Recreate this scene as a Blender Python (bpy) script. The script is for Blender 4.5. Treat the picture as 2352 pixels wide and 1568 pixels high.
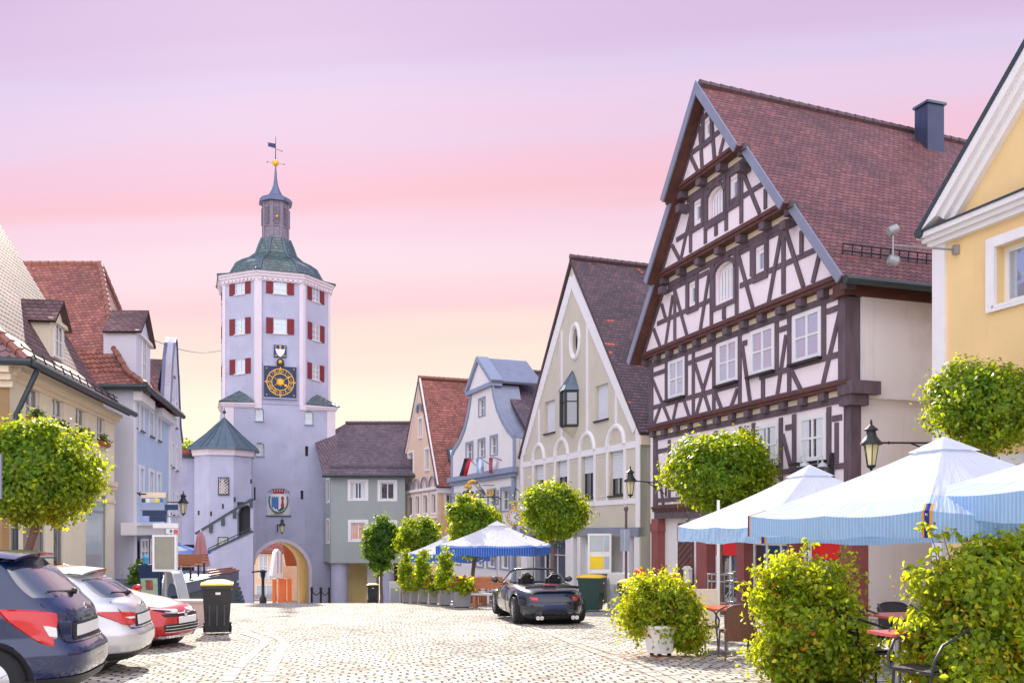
import bpy, bmesh, math, random
import numpy as np
from mathutils import Vector, Matrix
from mathutils.geometry import tessellate_polygon
sc = bpy.context.scene
for o in list(bpy.data.objects): bpy.data.objects.remove(o)
rad = math.radians
# ---------------------------------------------------------------- camera
FPX, CX, HZ, EYE = 2100.0, 1176.0, 1222.0, 1.5
cam = bpy.data.objects.new('camera', bpy.data.cameras.new('camera'))
sc.collection.objects.link(cam); sc.camera = cam
cam.location = (0, 0, EYE); cam.rotation_euler = (rad(90), 0, 0)
cam.data.sensor_width = 36; cam.data.lens = 36*FPX/2352
cam.data.shift_y = (HZ-784)/2352; cam.data.clip_end = 6000; cam.data.clip_start = .1
sc.render.resolution_x = 1024; sc.render.resolution_y = 682
# ---------------------------------------------------------------- light
SUN_AZ, SUN_EL = rad(-15), rad(34)          # azimuth from +Y towards +X
sd = Vector((math.sin(SUN_AZ)*math.cos(SUN_EL), math.cos(SUN_AZ)*math.cos(SUN_EL), math.sin(SUN_EL)))
sl = bpy.data.lights.new('sun', 'SUN'); sl.energy = 5.0; sl.angle = rad(.5); sl.color = (1, .93, .80)
so = bpy.data.objects.new('sun', sl); sc.collection.objects.link(so)
so.rotation_euler = sd.to_track_quat('Z', 'Y').to_euler(); so.location = (0, 0, 60)
w = bpy.data.worlds.new('World'); sc.world = w; w.use_nodes = True
nt = w.node_tree; N = nt.nodes; L = nt.links; N.clear()
def nd(t, tree=None, **k):
    n = (tree or nt).nodes.new(t)
    for a, b in k.items(): setattr(n, a, b)
    return n
out = nd('ShaderNodeOutputWorld'); bg = nd('ShaderNodeBackground'); L.new(bg.outputs[0], out.inputs[0])
sky = nd('ShaderNodeTexSky', sky_type='NISHITA'); sky.sun_disc = False; sky.sun_elevation = SUN_EL; sky.sun_rotation = SUN_AZ
tc = nd('ShaderNodeTexCoord'); sep = nd('ShaderNodeSeparateXYZ'); L.new(tc.outputs['Generated'], sep.inputs[0])
def math_(op, a, b=None, tree=None, clamp=False):
    n = (tree or nt).nodes.new('ShaderNodeMath'); n.operation = op; n.use_clamp = clamp
    for i, v in enumerate((a, b)):
        if v is None: continue
        if isinstance(v, (int, float)): n.inputs[i].default_value = v
        else: (tree or nt).links.new(v, n.inputs[i])
    return n.outputs[0]
# thin cloud veil: streaks nearly parallel to the horizon, tilted a little
xy = math_('DIVIDE', sep.outputs[2], math_('MAXIMUM', math_('ABSOLUTE', sep.outputs[1]), .25))
xx = math_('DIVIDE', sep.outputs[0], math_('MAXIMUM', math_('ABSOLUTE', sep.outputs[1]), .25))
el = math_('SUBTRACT', xy, math_('MULTIPLY', xx, .05))
cmb = nd('ShaderNodeCombineXYZ'); L.new(math_('MULTIPLY', xx, .75), cmb.inputs[0]); L.new(math_('MULTIPLY', el, 9.0), cmb.inputs[1])
ns = nd('ShaderNodeTexNoise'); ns.inputs['Scale'].default_value = 1.0; ns.inputs['Detail'].default_value = 3; ns.inputs['Roughness'].default_value = .45
L.new(cmb.outputs[0], ns.inputs['Vector'])
elw = math_('ADD', el, math_('MULTIPLY', math_('SUBTRACT', ns.outputs[0], .5), .15))
rp = nd('ShaderNodeValToRGB'); cr = rp.color_ramp; cr.interpolation = 'EASE'
def srgb(r, g, b): return tuple(((c/255)/12.92 if c <= 10 else ((c/255+.055)/1.055)**2.4) for c in (r, g, b))
def setramp(cr, stops):
    while len(cr.elements) > 1: cr.elements.remove(cr.elements[-1])
    cr.elements[0].position = stops[0][0]; cr.elements[0].color = (*stops[0][1], 1)
    for p, c in stops[1:]:
        e = cr.elements.new(p); e.color = (*c, 1)
setramp(cr, [(0, srgb(255, 247, 218)), (.14, srgb(255, 250, 226)), (.205, srgb(255, 232, 214)), (.25, srgb(254, 212, 216)), (.298, srgb(251, 222, 232)), (.335, srgb(249, 212, 228)),
             (.375, srgb(250, 197, 210)), (.415, srgb(246, 200, 220)), (.46, srgb(236, 208, 234)), (.51, srgb(226, 206, 238)), (.56, srgb(220, 192, 228)),
             (.66, srgb(200, 176, 220)), (.8, srgb(190, 182, 232)), (1, srgb(175, 185, 240))])
L.new(elw, rp.inputs[0])
mx = nd('ShaderNodeMix', data_type='RGBA'); mx.inputs[0].default_value = .94
sc_ = nd('ShaderNodeVectorMath', operation='SCALE'); sc_.inputs['Scale'].default_value = .10; L.new(sky.outputs[0], sc_.inputs[0])
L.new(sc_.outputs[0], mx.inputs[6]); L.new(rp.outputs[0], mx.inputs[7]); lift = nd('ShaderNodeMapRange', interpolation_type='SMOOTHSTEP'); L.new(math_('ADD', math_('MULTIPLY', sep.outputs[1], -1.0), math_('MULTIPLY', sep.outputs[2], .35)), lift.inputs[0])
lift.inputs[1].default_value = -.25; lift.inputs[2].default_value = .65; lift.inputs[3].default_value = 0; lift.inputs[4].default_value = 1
mb_ = nd('ShaderNodeMix', data_type='RGBA'); L.new(lift.outputs[0], mb_.inputs[0]); L.new(mx.outputs[2], mb_.inputs[6]); mb_.inputs[7].default_value = (1.72, 1.68, 1.88, 1); L.new(mb_.outputs[2], bg.inputs[0]); bg.inputs[1].default_value = .675  # added fill: sky behind the camera and overhead brightened to lift shaded facades
vs = sc.view_settings; vs.view_transform = 'Standard'; vs.look = 'None'; vs.exposure = 0.60; vs.gamma = 1
# ---------------------------------------------------------------- helpers
random.seed(7); rng = np.random.default_rng(11)
COL = sc.collection
def P(px, py, Y): return Vector(((px-CX)/FPX*Y, Y, EYE+(HZ-py)/FPX*Y))
def C(x0, y0, s): return lambda x, y: ((x0+x/s)/1.0884, (y0+y/s)/1.0884)
def G(Y):
    if Y <= 33: return -.0319*max(Y, -30)
    if Y <= 84: return -1.053-.078*(Y-33)
    return -1.053-.078*51
def GP(px, py):                     # ground point seen at a pixel of the photo
    Y = 3150/(py-1292); return Vector(((px-CX)/FPX*Y, Y, G(Y)))
def GX(px, Y): return Vector(((px-CX)/FPX*Y, Y, G(Y)))
def tag(o, label=None, cat=None, group=None, kind=None):
    if label: o['label'] = label
    if cat: o['category'] = cat
    if group: o['group'] = group
    if kind: o['kind'] = kind
    return o
def thing(name, label, cat, loc=(0, 0, 0), rz=0, group=None):
    o = bpy.data.objects.new(name, None); COL.objects.link(o); o.empty_display_size = .3
    o.location = loc; o.rotation_euler = (0, 0, rz)
    return tag(o, label, cat, group)
def mat_of(o): return Matrix.Translation(o.location) @ o.rotation_euler.to_matrix().to_4x4() @ Matrix.Diagonal((*o.scale, 1))
def wmat(o): return (wmat(o.parent) @ mat_of(o)) if o.parent else mat_of(o)
def dup(root, loc, rz, label=None, group=None, scale=None):
    def cp(o, par):
        c = o.copy(); COL.objects.link(c); c.parent = par
        for ch in [x for x in bpy.data.objects if x.parent == o]: cp(ch, c)
        return c
    r = cp(root, None); r.location = loc; r.rotation_euler = (0, 0, rz)
    if scale: r.scale = (scale,)*3
    if label: r['label'] = label
    if group: r['group'] = group
    return r
class MB:
    def __init__(s): s.v = []; s.f = []; s.uv = {}; s.smooth = set()
    def add(s, vs, fs, smooth=False, uvs=None):
        b = len(s.v); s.v += [tuple(v) for v in vs]
        for i, f in enumerate(fs):
            s.f.append([b+k for k in f]); n = len(s.f)-1
            if smooth: s.smooth.add(n)
            if uvs: s.uv[n] = uvs[i]
        return s
    def box(s, c, sz, R=None, taper=1.0):
        hx, hy, hz = sz[0]/2, sz[1]/2, sz[2]/2; vs = []
        for z in (-1, 1):
            t = taper if z > 0 else 1
            for x, y in ((-1, -1), (1, -1), (1, 1), (-1, 1)):
                v = Vector((x*hx*t, y*hy*t, z*hz))
                if R is not None: v = R @ v
                vs.append(v+Vector(c))
        return s.add(vs, [(3, 2, 1, 0), (4, 5, 6, 7), (0, 1, 5, 4), (1, 2, 6, 5), (2, 3, 7, 6), (3, 0, 4, 7)])
    def prism(s, pts, vec):
        n = len(pts); vec = Vector(vec); pts = [Vector(p) for p in pts]
        tris = tessellate_polygon([pts])
        vs = pts+[p+vec for p in pts]
        nor = Vector((0, 0, 0))
        for i in range(n): nor += pts[i].cross(pts[(i+1) % n])
        fl = nor.dot(vec) > 0
        fs = []
        for t in tris:
            tn = (pts[t[1]]-pts[t[0]]).cross(pts[t[2]]-pts[t[0]]).dot(vec) > 0
            a = t[::-1] if tn else t
            fs.append(tuple(a)); fs.append(tuple(k+n for k in a[::-1]))
        for i in range(n):
            j = (i+1) % n
            fs.append((i, j, j+n, i+n) if fl else (j, i, i+n, j+n))
        return s.add(vs, fs)
    def tube(s, path, r, n=8, caps=True, smooth=True):
        path = [Vector(p) for p in path]; rs = r if isinstance(r, (list, tuple)) else [r]*len(path)
        vs = []; up = None
        for i, p in enumerate(path):
            d = (path[min(i+1, len(path)-1)]-path[max(i-1, 0)])
            if d.length < 1e-9: d = Vector((0, 0, 1))
            d.normalize()
            if up is None: up = d.orthogonal().normalized()
            else:
                up = up-d*up.dot(d)
                up = up.normalized() if up.length > 1e-6 else d.orthogonal().normalized()
            b = d.cross(up)
            for k in range(n):
                a = 2*math.pi*k/n; vs.append(p+(up*math.cos(a)+b*math.sin(a))*rs[i])
        fs = [(i*n+k, i*n+(k+1) % n, (i+1)*n+(k+1) % n, (i+1)*n+k) for i in range(len(path)-1) for k in range(n)]
        s.add(vs, fs, smooth)
        if caps:
            b = len(s.v)-len(vs); s.f.append([b+k for k in range(n)][::-1]); s.f.append([b+(len(path)-1)*n+k for k in range(n)])
        return s
    def lathe(s, prof, c=(0, 0, 0), n=16, R=None, rot=0, smooth=True, sx=1, sy=1):
        vs = []
        for r, z in prof:
            for k in range(n):
                a = 2*math.pi*k/n+rot; v = Vector((r*math.cos(a)*sx, r*math.sin(a)*sy, z))
                if R is not None: v = R @ v
                vs.append(v+Vector(c))
        fs = [(i*n+k, i*n+(k+1) % n, (i+1)*n+(k+1) % n, (i+1)*n+k) for i in range(len(prof)-1) for k in range(n)]
        fs.append(tuple(range(n))[::-1]); m = (len(prof)-1)*n; fs.append(tuple(m+k for k in range(n)))
        return s.add(vs, fs, smooth)
    def ball(s, c, r, n=12, sx=1, sy=1, sz=1, R=None):
        m = max(6, n//2)
        pr = [(max(1e-4, r*math.sin(math.pi*i/m)), -r*math.cos(math.pi*i/m)*sz) for i in range(m+1)]
        return s.lathe(pr, c, n, R=R, sx=sx, sy=sy)
    def grid(s, fn, nu, nv, smooth=True, closeu=False):
        vs = [fn(i/nu, j/nv) for j in range(nv+1) for i in range(nu+1)]
        fs = [(j*(nu+1)+i, j*(nu+1)+i+1, (j+1)*(nu+1)+i+1, (j+1)*(nu+1)+i) for j in range(nv) for i in range(nu)]
        return s.add(vs, fs, smooth)
    def build(s, name, mat, parent=None, local=False, flat=False):
        me = bpy.data.meshes.new(name)
        v = s.v
        if parent is not None and not local:
            M = wmat(parent).inverted(); v = [tuple(M @ Vector(q)) for q in v]
        me.from_pydata(v, [], s.f); me.update()
        if s.uv:
            ul = me.uv_layers.new(name='UVMap')
            for pi, uvs in s.uv.items():
                p = me.polygons[pi]
                for k, li in enumerate(p.loop_indices): ul.data[li].uv = uvs[k]
        if s.smooth:
            for i in s.smooth: me.polygons[i].use_smooth = True
            try: me.set_sharp_from_angle(angle=rad(42))
            except Exception: pass
        for m in (mat if isinstance(mat, (list, tuple)) else [mat]): me.materials.append(m)
        o = bpy.data.objects.new(name, me); COL.objects.link(o)
        if parent is not None: o.parent = parent
        return o
# facade frame: a vertical plane between two plan points
class Fac:
    def __init__(s, A, B):
        s.o = Vector((A[0], A[1])); e = Vector((B[0], B[1]))-s.o; s.len = e.length; s.d = e.normalized()
        n = Vector((s.d.y, -s.d.x)); s.n = n if n.dot(-s.o) > 0 else -n
    def uz(s, px, py, e=0):
        r = Vector(((px-CX)/FPX, 1.0)); o = s.o+s.n*e
        # r*t = o + d*u
        det = r.x*(-s.d.y)+s.d.x*r.y
        t = (o.x*(-s.d.y)+s.d.x*o.y)/det; q = r*t
        return ((q-o).dot(s.d), EYE+(HZ-py)/FPX*t)
    inw = None
    def P(s, u, z, e=0):
        q = s.o+s.d*u+(s.n*e if e >= 0 or s.inw is None else s.inw*(-e)); return Vector((q.x, q.y, z))
    def poly(s, mb, pts, e0, e1):
        return mb.prism([s.P(u, z, e0) for u, z in pts], (s.P(0, 0, e1)-s.P(0, 0, e0)))
    def rect(s, mb, u0, u1, z0, z1, e0, e1): return s.poly(mb, [(u0, z0), (u1, z0), (u1, z1), (u0, z1)], e0, e1)
    def beam(s, mb, a, b, w, e0, e1):
        a = Vector(a); b = Vector(b); d = (b-a).normalized(); q = Vector((-d.y, d.x))*w/2
        return s.poly(mb, [a-q, b-q, b+q, a+q], e0, e1)
    def px(s, f, pts, e=0): return [s.uz(*f(x, y), e) for x, y in pts]
    def bb(s, f, quad, e=0):
        q = s.px(f, quad, e); us = sorted(p[0] for p in q); zs = sorted(p[1] for p in q)
        return ((us[0]+us[1])/2, (us[-1]+us[-2])/2, (zs[0]+zs[1])/2, (zs[-1]+zs[-2])/2)
def wall(F, name, outer, holes, e, mat, parent, depth=.28, back=None):
    """wall face with real openings: front at e, reveals and edges going back by depth"""
    def ccw(p): return p if sum(p[i][0]*p[(i+1) % len(p)][1]-p[(i+1) % len(p)][0]*p[i][1] for i in range(len(p))) > 0 else p[::-1]
    loops = [ccw(list(outer))]+[ccw(list(h))[::-1] for h in holes]
    flat = [p for l in loops for p in l]
    tris = tessellate_polygon([[Vector((u, z, 0)) for u, z in l] for l in loops])
    mb = MB(); vs = [F.P(u, z, e) for u, z in flat]; fs = []
    nn = Vector((F.n.x, F.n.y, 0))
    for t in tris:
        a = tuple(t)
        if (vs[a[1]]-vs[a[0]]).cross(vs[a[2]]-vs[a[0]]).dot(nn) < 0: a = a[::-1]
        fs.append(a)
    n = len(flat); vs += [F.P(u, z, e-depth) for u, z in flat]; b = 0
    for l in loops:
        for i in range(len(l)): fs.append((b+i, b+(i+1) % len(l), n+b+(i+1) % len(l), n+b+i))
        b += len(l)
    mb.add(vs, fs); return mb.build(name, mat, parent)
def rc(u0, u1, z0, z1): return [(u0, z0), (u1, z0), (u1, z1), (u0, z1)]
def arch(u0, u1, z0, z1, rise, n=8):
    """rect with an arched top"""
    c = (u0+u1)/2; h = (u1-u0)/2
    return [(u0, z0), (u1, z0), (u1, z1-rise)]+[(c+h*math.cos(math.pi*k/n), z1-rise+rise*math.sin(math.pi*k/n)) for k in range(1, n)]+[(u0, z1-rise)]
# ---------------------------------------------------------------- materials
MT = {}
def newmat(name):
    m = bpy.data.materials.new(name); m.use_nodes = True; t = m.node_tree; t.nodes.clear()
    o = t.nodes.new('ShaderNodeOutputMaterial'); b = t.nodes.new('ShaderNodeBsdfPrincipled'); t.links.new(b.outputs[0], o.inputs[0])
    return m, t, b, o
def mk(name, col, rough=.6, var=.12, scale=3.0, bump=.0, bscale=40, metal=0, spec=.5, dirt=0, coat=0, stretch=None, emit=None):
    m, t, b, o = newmat(name); MT[name] = m
    b.inputs['Roughness'].default_value = rough; b.inputs['Metallic'].default_value = metal; b.inputs['Specular IOR Level'].default_value = spec
    if coat: b.inputs['Coat Weight'].default_value = coat; b.inputs['Coat Roughness'].default_value = .03
    tc = t.nodes.new('ShaderNodeTexCoord'); mp = t.nodes.new('ShaderNodeMapping'); t.links.new(tc.outputs['Object'], mp.inputs[0])
    if stretch: mp.inputs['Scale'].default_value = stretch
    n = t.nodes.new('ShaderNodeTexNoise'); n.inputs['Scale'].default_value = scale; n.inputs['Detail'].default_value = 6; t.links.new(mp.outputs[0], n.inputs['Vector'])
    mr = t.nodes.new('ShaderNodeMapRange'); mr.inputs[1].default_value = .25; mr.inputs[2].default_value = .75; mr.inputs[3].default_value = 1-var; mr.inputs[4].default_value = 1+var*.6
    t.links.new(n.outputs[0], mr.inputs[0])
    v = t.nodes.new('ShaderNodeVectorMath'); v.operation = 'SCALE'; v.inputs[0].default_value = col[:3]; t.links.new(mr.outputs[0], v.inputs['Scale'])
    cs = v.outputs[0]
    if dirt:      # blotchy weathering with a shape of its own
        n2 = t.nodes.new('ShaderNodeTexNoise'); n2.inputs['Scale'].default_value = .55; n2.inputs['Detail'].default_value = 9; n2.inputs['Roughness'].default_value = .68
        t.links.new(tc.outputs['Object'], n2.inputs['Vector'])
        r2 = t.nodes.new('ShaderNodeMapRange'); r2.inputs[1].default_value = .53; r2.inputs[2].default_value = .72; r2.inputs[4].default_value = dirt; t.links.new(n2.outputs[0], r2.inputs[0])
        mm = t.nodes.new('ShaderNodeMix'); mm.data_type = 'RGBA'; t.links.new(r2.outputs[0], mm.inputs[0]); t.links.new(cs, mm.inputs[6]); mm.inputs[7].default_value = (col[0]*.5, col[1]*.47, col[2]*.42, 1)
        cs = mm.outputs[2]
        m4 = t.nodes.new('ShaderNodeMapping'); m4.inputs['Scale'].default_value = (2.6, 2.6, .16); t.links.new(tc.outputs['Object'], m4.inputs[0]); n4 = t.nodes.new('ShaderNodeTexNoise'); n4.inputs['Scale'].default_value = 1.6; n4.inputs['Detail'].default_value = 8; n4.inputs['Roughness'].default_value = .7; t.links.new(m4.outputs[0], n4.inputs['Vector'])
        r4 = t.nodes.new('ShaderNodeMapRange'); r4.inputs[1].default_value = .56; r4.inputs[2].default_value = .78; r4.inputs[4].default_value = min(1, dirt*1.6); t.links.new(n4.outputs[0], r4.inputs[0])
        m5 = t.nodes.new('ShaderNodeMix'); m5.data_type = 'RGBA'; t.links.new(r4.outputs[0], m5.inputs[0]); t.links.new(cs, m5.inputs[6]); m5.inputs[7].default_value = (col[0]*.62, col[1]*.6, col[2]*.58, 1); cs = m5.outputs[2]
    t.links.new(cs, b.inputs['Base Color'])
    if emit: b.inputs['Emission Color'].default_value = (*emit[0], 1); b.inputs['Emission Strength'].default_value = emit[1]
    if bump:
        n3 = t.nodes.new('ShaderNodeTexNoise'); n3.inputs['Scale'].default_value = bscale; n3.inputs['Detail'].default_value = 4; t.links.new(mp.outputs[0], n3.inputs['Vector'])
        bp = t.nodes.new('ShaderNodeBump'); bp.inputs['Strength'].default_value = bump; bp.inputs['Distance'].default_value = .02
        t.links.new(n3.outputs[0], bp.inputs['Height']); t.links.new(bp.outputs[0], b.inputs['Normal'])
    return m
def glassmat(name, col=(.05, .07, .1), rough=.02, refl=.65, metal=0):
    m, t, b, o = newmat(name); MT[name] = m; b.inputs['Metallic'].default_value = metal
    b.inputs['Base Color'].default_value = (*col, 1); b.inputs['Roughness'].default_value = rough; b.inputs['Specular IOR Level'].default_value = 1.0; b.inputs['IOR'].default_value = 1.9
    b.inputs['Coat Weight'].default_value = refl; b.inputs['Coat Roughness'].default_value = .01
    n = t.nodes.new('ShaderNodeTexNoise'); n.inputs['Scale'].default_value = 1.2; tc = t.nodes.new('ShaderNodeTexCoord'); t.links.new(tc.outputs['Object'], n.inputs['Vector'])
    bp = t.nodes.new('ShaderNodeBump'); bp.inputs['Strength'].default_value = .25; bp.inputs['Distance'].default_value = .02; t.links.new(n.outputs[0], bp.inputs['Height'])
    t.links.new(bp.outputs[0], b.inputs['Normal']); t.links.new(bp.outputs[0], b.inputs['Coat Normal'])
    return m
def rooftile(name, ca, cb, cc, w_=.17, h_=.16, rough=.45, bump=.9, patch=0, patchcol=(.5, .12, .06), spec=.5):
    """beaver-tail tiles: courses with rounded lower edges, colour per tile, uses UV in metres"""
    m, t, b, o = newmat(name); MT[name] = m; ml = lambda op, a, c=None, cl=False: math_(op, a, c, t, cl)
    uv = t.nodes.new('ShaderNodeUVMap'); uv.uv_map = 'UVMap'; sp = t.nodes.new('ShaderNodeSeparateXYZ'); t.links.new(uv.outputs[0], sp.inputs[0])
    wob = t.nodes.new('ShaderNodeTexNoise'); wob.inputs['Scale'].default_value = 1.3; t.links.new(uv.outputs[0], wob.inputs['Vector'])
    vv = ml('ADD', ml('DIVIDE', sp.outputs[1], h_), ml('MULTIPLY', wob.outputs[0], .5))
    row0 = ml('FLOOR', vv); uu = ml('ADD', ml('DIVIDE', sp.outputs[0], w_), ml('MULTIPLY', ml('MODULO', row0, 2), .5))
    fu = ml('SUBTRACT', ml('FRACT', uu), .5); arc = ml('MULTIPLY', ml('MULTIPLY', fu, fu), 1.3)
    v2 = ml('SUBTRACT', vv, arc); row = ml('FLOOR', v2); fv = ml('FRACT', v2)
    cb_ = t.nodes.new('ShaderNodeCombineXYZ'); t.links.new(ml('FLOOR', uu), cb_.inputs[0]); t.links.new(row, cb_.inputs[1])
    wn = t.nodes.new('ShaderNodeTexWhiteNoise'); wn.noise_dimensions = '2D'; t.links.new(cb_.outputs[0], wn.inputs['Vector'])
    rp = t.nodes.new('ShaderNodeValToRGB'); setramp(rp.color_ramp, [(0, ca), (.5, cb), (1, cc)]); t.links.new(wn.outputs[0], rp.inputs[0])
    big = t.nodes.new('ShaderNodeTexNoise'); big.inputs['Scale'].default_value = .45; big.inputs['Detail'].default_value = 7; t.links.new(uv.outputs[0], big.inputs['Vector'])
    mr = t.nodes.new('ShaderNodeMapRange'); mr.inputs[1].default_value = .3; mr.inputs[2].default_value = .7; mr.inputs[3].default_value = .68; mr.inputs[4].default_value = 1.25; t.links.new(big.outputs[0], mr.inputs[0])
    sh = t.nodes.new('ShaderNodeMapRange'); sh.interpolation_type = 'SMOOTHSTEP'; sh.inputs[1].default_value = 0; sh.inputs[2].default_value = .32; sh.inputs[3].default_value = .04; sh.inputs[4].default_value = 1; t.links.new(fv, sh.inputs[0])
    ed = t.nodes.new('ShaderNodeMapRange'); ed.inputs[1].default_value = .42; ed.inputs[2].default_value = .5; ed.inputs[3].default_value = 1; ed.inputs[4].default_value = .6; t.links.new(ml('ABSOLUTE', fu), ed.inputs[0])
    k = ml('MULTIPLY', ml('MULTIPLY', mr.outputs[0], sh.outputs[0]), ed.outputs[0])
    cs = rp.outputs[0]
    if patch:     # courses repaired with new red tiles
        pn = t.nodes.new('ShaderNodeTexNoise'); pn.inputs['Scale'].default_value = 1; mpp = t.nodes.new('ShaderNodeCombineXYZ')
        t.links.new(ml('MULTIPLY', ml('FLOOR', uu), .16), mpp.inputs[0]); t.links.new(ml('MULTIPLY', row, .9), mpp.inputs[1]); t.links.new(mpp.outputs[0], pn.inputs['Vector'])
        g = ml('GREATER_THAN', pn.outputs[0], 1-patch)
        mm = t.nodes.new('ShaderNodeMix'); mm.data_type = 'RGBA'; t.links.new(g, mm.inputs[0]); t.links.new(cs, mm.inputs[6]); mm.inputs[7].default_value = (*patchcol, 1); cs = mm.outputs[2]
    v = t.nodes.new('ShaderNodeVectorMath'); v.operation = 'SCALE'; t.links.new(cs, v.inputs[0]); t.links.new(k, v.inputs['Scale']); t.links.new(v.outputs[0], b.inputs['Base Color'])
    b.inputs['Roughness'].default_value = rough; b.inputs['Specular IOR Level'].default_value = spec
    bp = t.nodes.new('ShaderNodeBump'); bp.inputs['Strength'].default_value = bump; bp.inputs['Distance'].default_value = .035; bp.invert = False
    hh = ml('SUBTRACT', ml('MULTIPLY', sh.outputs[0], 1.0), ml('MULTIPLY', fv, .8)); t.links.new(hh, bp.inputs['Height']); t.links.new(bp.outputs[0], b.inputs['Normal'])
    return m
def leafmat(name, col, tcol, tw=.5, var=.35):
    m, t, b, o = newmat(name); MT[name] = m
    oi = t.nodes.new('ShaderNodeUVMap'); oi.uv_map = 'UVMap'; sp = t.nodes.new('ShaderNodeSeparateXYZ'); t.links.new(oi.outputs[0], sp.inputs[0])
    mr = t.nodes.new('ShaderNodeMapRange'); mr.inputs[3].default_value = 1-var; mr.inputs[4].default_value = 1+var; t.links.new(sp.outputs[0], mr.inputs[0])
    v = t.nodes.new('ShaderNodeVectorMath'); v.operation = 'SCALE'; v.inputs[0].default_value = col; t.links.new(mr.outputs[0], v.inputs['Scale'])
    v2 = t.nodes.new('ShaderNodeVectorMath'); v2.operation = 'SCALE'; v2.inputs[0].default_value = tcol; t.links.new(mr.outputs[0], v2.inputs['Scale'])
    t.links.new(v.outputs[0], b.inputs['Base Color']); b.inputs['Roughness'].default_value = .42; b.inputs['Specular IOR Level'].default_value = .35
    tr = t.nodes.new('ShaderNodeBsdfTranslucent'); t.links.new(v2.outputs[0], tr.inputs[0])
    ms = t.nodes.new('ShaderNodeMixShader'); ms.inputs[0].default_value = tw; t.links.new(b.outputs[0], ms.inputs[1]); t.links.new(tr.outputs[0], ms.inputs[2]); t.links.new(ms.outputs[0], o.inputs[0])
    return m
# ---------------------------------------------------------------- material palette
mk('lav_wall', (.46, .47, .62), .85, .12, .8, .3, 22, dirt=.34)
mk('lav_light', (.74, .66, .73), .8, .06, 1, .15, 25)
mk('stone_trim', (.72, .66, .62), .8, .12, 2, .3, 20)
mk('cream_wall', (.86, .78, .60), .85, .07, .9, .2, 30, dirt=.12)
mk('cream_trim', (.80, .68, .52), .8, .06)
mk('apricot_wall', (.80, .48, .22), .85, .08)
mk('white_wall', (.86, .83, .82), .85, .05, .8, .15, 30, dirt=.10)
mk('white_trim', (.84, .82, .84), .7, .04)
mk('offwhite', (.78, .77, .76), .6, .05)
mk('blue_wall', (.50, .63, .86), .85, .07, .8, .15, 30, dirt=.15)
mk('lilac_wall', (.70, .70, .82), .85, .07, .8, .15, 30, dirt=.15)
mk('beige_wall', (.62, .57, .47), .85, .06, .9, .2, 30, dirt=.12)
mk('beige_side', (.55, .53, .42), .85, .08, .9, .2, 30, dirt=.2)
mk('sage_wall', (.36, .40, .40), .85, .07, .8, .2, 30, dirt=.2)
mk('peach_wall', (.80, .58, .44), .85, .07, .8, .15, 30, dirt=.12)
mk('peach_side', (.82, .50, .30), .85, .08)
mk('yellow_wall', (.86, .62, .30), .85, .07, .9, .2, 30, dirt=.10)
mk('arch_yellow', (.93, .72, .32), .85, .10, 1, .2, 30, dirt=.3)
mk('blue_trim', (.29, .34, .47), .7, .08)
mk('timber', (.135, .095, .118), .75, .35, 6, .5, 60, stretch=(1, 1, .25))
mk('timber_red', (.12, .045, .035), .7, .35, 4, .4, 60)
mk('infill', (.92, .80, .86), .85, .05, .8, .15, 30)
mk('side_wall', (.84, .80, .80), .85, .07, .5, .2, 20, dirt=.3)
mk('red_stone', (.30, .09, .085), .7, .15, 2, .2, 30)
mk('shutter_red', (.19, .008, .014), .6, .15, 6)
mk('zinc', (.14, .17, .27), .45, .15, 2, .1, 20, metal=.4); mk('chimney_metal', (.05, .065, .13), .4, .15, 2, metal=.3)
mk('zinc_pale', (.29, .32, .42), .5, .12, 2, .1, 20, metal=.4)
mk('slate_metal', (.11, .16, .20), .42, .2, 2, .1, 20, metal=.5)
mk('lantern_wood', (.24, .20, .26), .65, .2, 5, .3, 30)
mk('gutter', (.055, .075, .085), .45, .15, 3, metal=.4)
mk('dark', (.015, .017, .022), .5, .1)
mk('black_iron', (.015, .018, .024), .45, .15, 6)
mk('grey_metal', (.35, .36, .38), .4, .1, 6, metal=.5)
mk('gold', (.85, .48, .05), .35, .1, 6, metal=.35)
mk('navy', (.012, .035, .11), .5, .1)
mk('brick_red', (.40, .10, .06), .8, .2)
mk('ridge_tile', (.30, .12, .09), .6, .3, 8, .3)
mk('ridge_dark', (.13, .085, .10), .6, .3, 8, .3)
mk('door_brown', (.16, .065, .055), .6, .2, 4)
mk('curtain', (.72, .74, .78), .8, .1, 8, stretch=(6, 6, .5))
mk('blind', (.72, .74, .80), .6, .04)
glassmat('glass', (.035, .05, .075)); glassmat('glass_blue', (.42, .52, .66), metal=.6); glassmat('glass_warm_reflection', (.75, .42, .28), .1, .3); glassmat('glass_pale', (.45, .55, .62), .08, .4)  # peach pane has a warm reflection painted into its base colour
rooftile('tile_brown', (.15, .05, .052), (.205, .072, .070), (.27, .10, .09), .20, .17, .5)
rooftile('tile_dark', (.075, .045, .06), (.11, .065, .075), (.17, .09, .09), .18, .17, .45, patch=.34, patchcol=(.55, .13, .07))
rooftile('tile_grey', (.10, .075, .10), (.15, .10, .13), (.21, .14, .16), .18, .2, .45)
rooftile('tile_red', (.21, .06, .05), (.31, .095, .07), (.40, .14, .10), .18, .2, .5)
rooftile('tile_green', (.045, .08, .08), (.07, .12, .12), (.11, .17, .17), .2, .26, .2, spec=.8)
rooftile('tile_mauve', (.15, .09, .10), (.20, .12, .125), (.25, .15, .145), .24, .21, .72, bump=.4, spec=.25)
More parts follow.
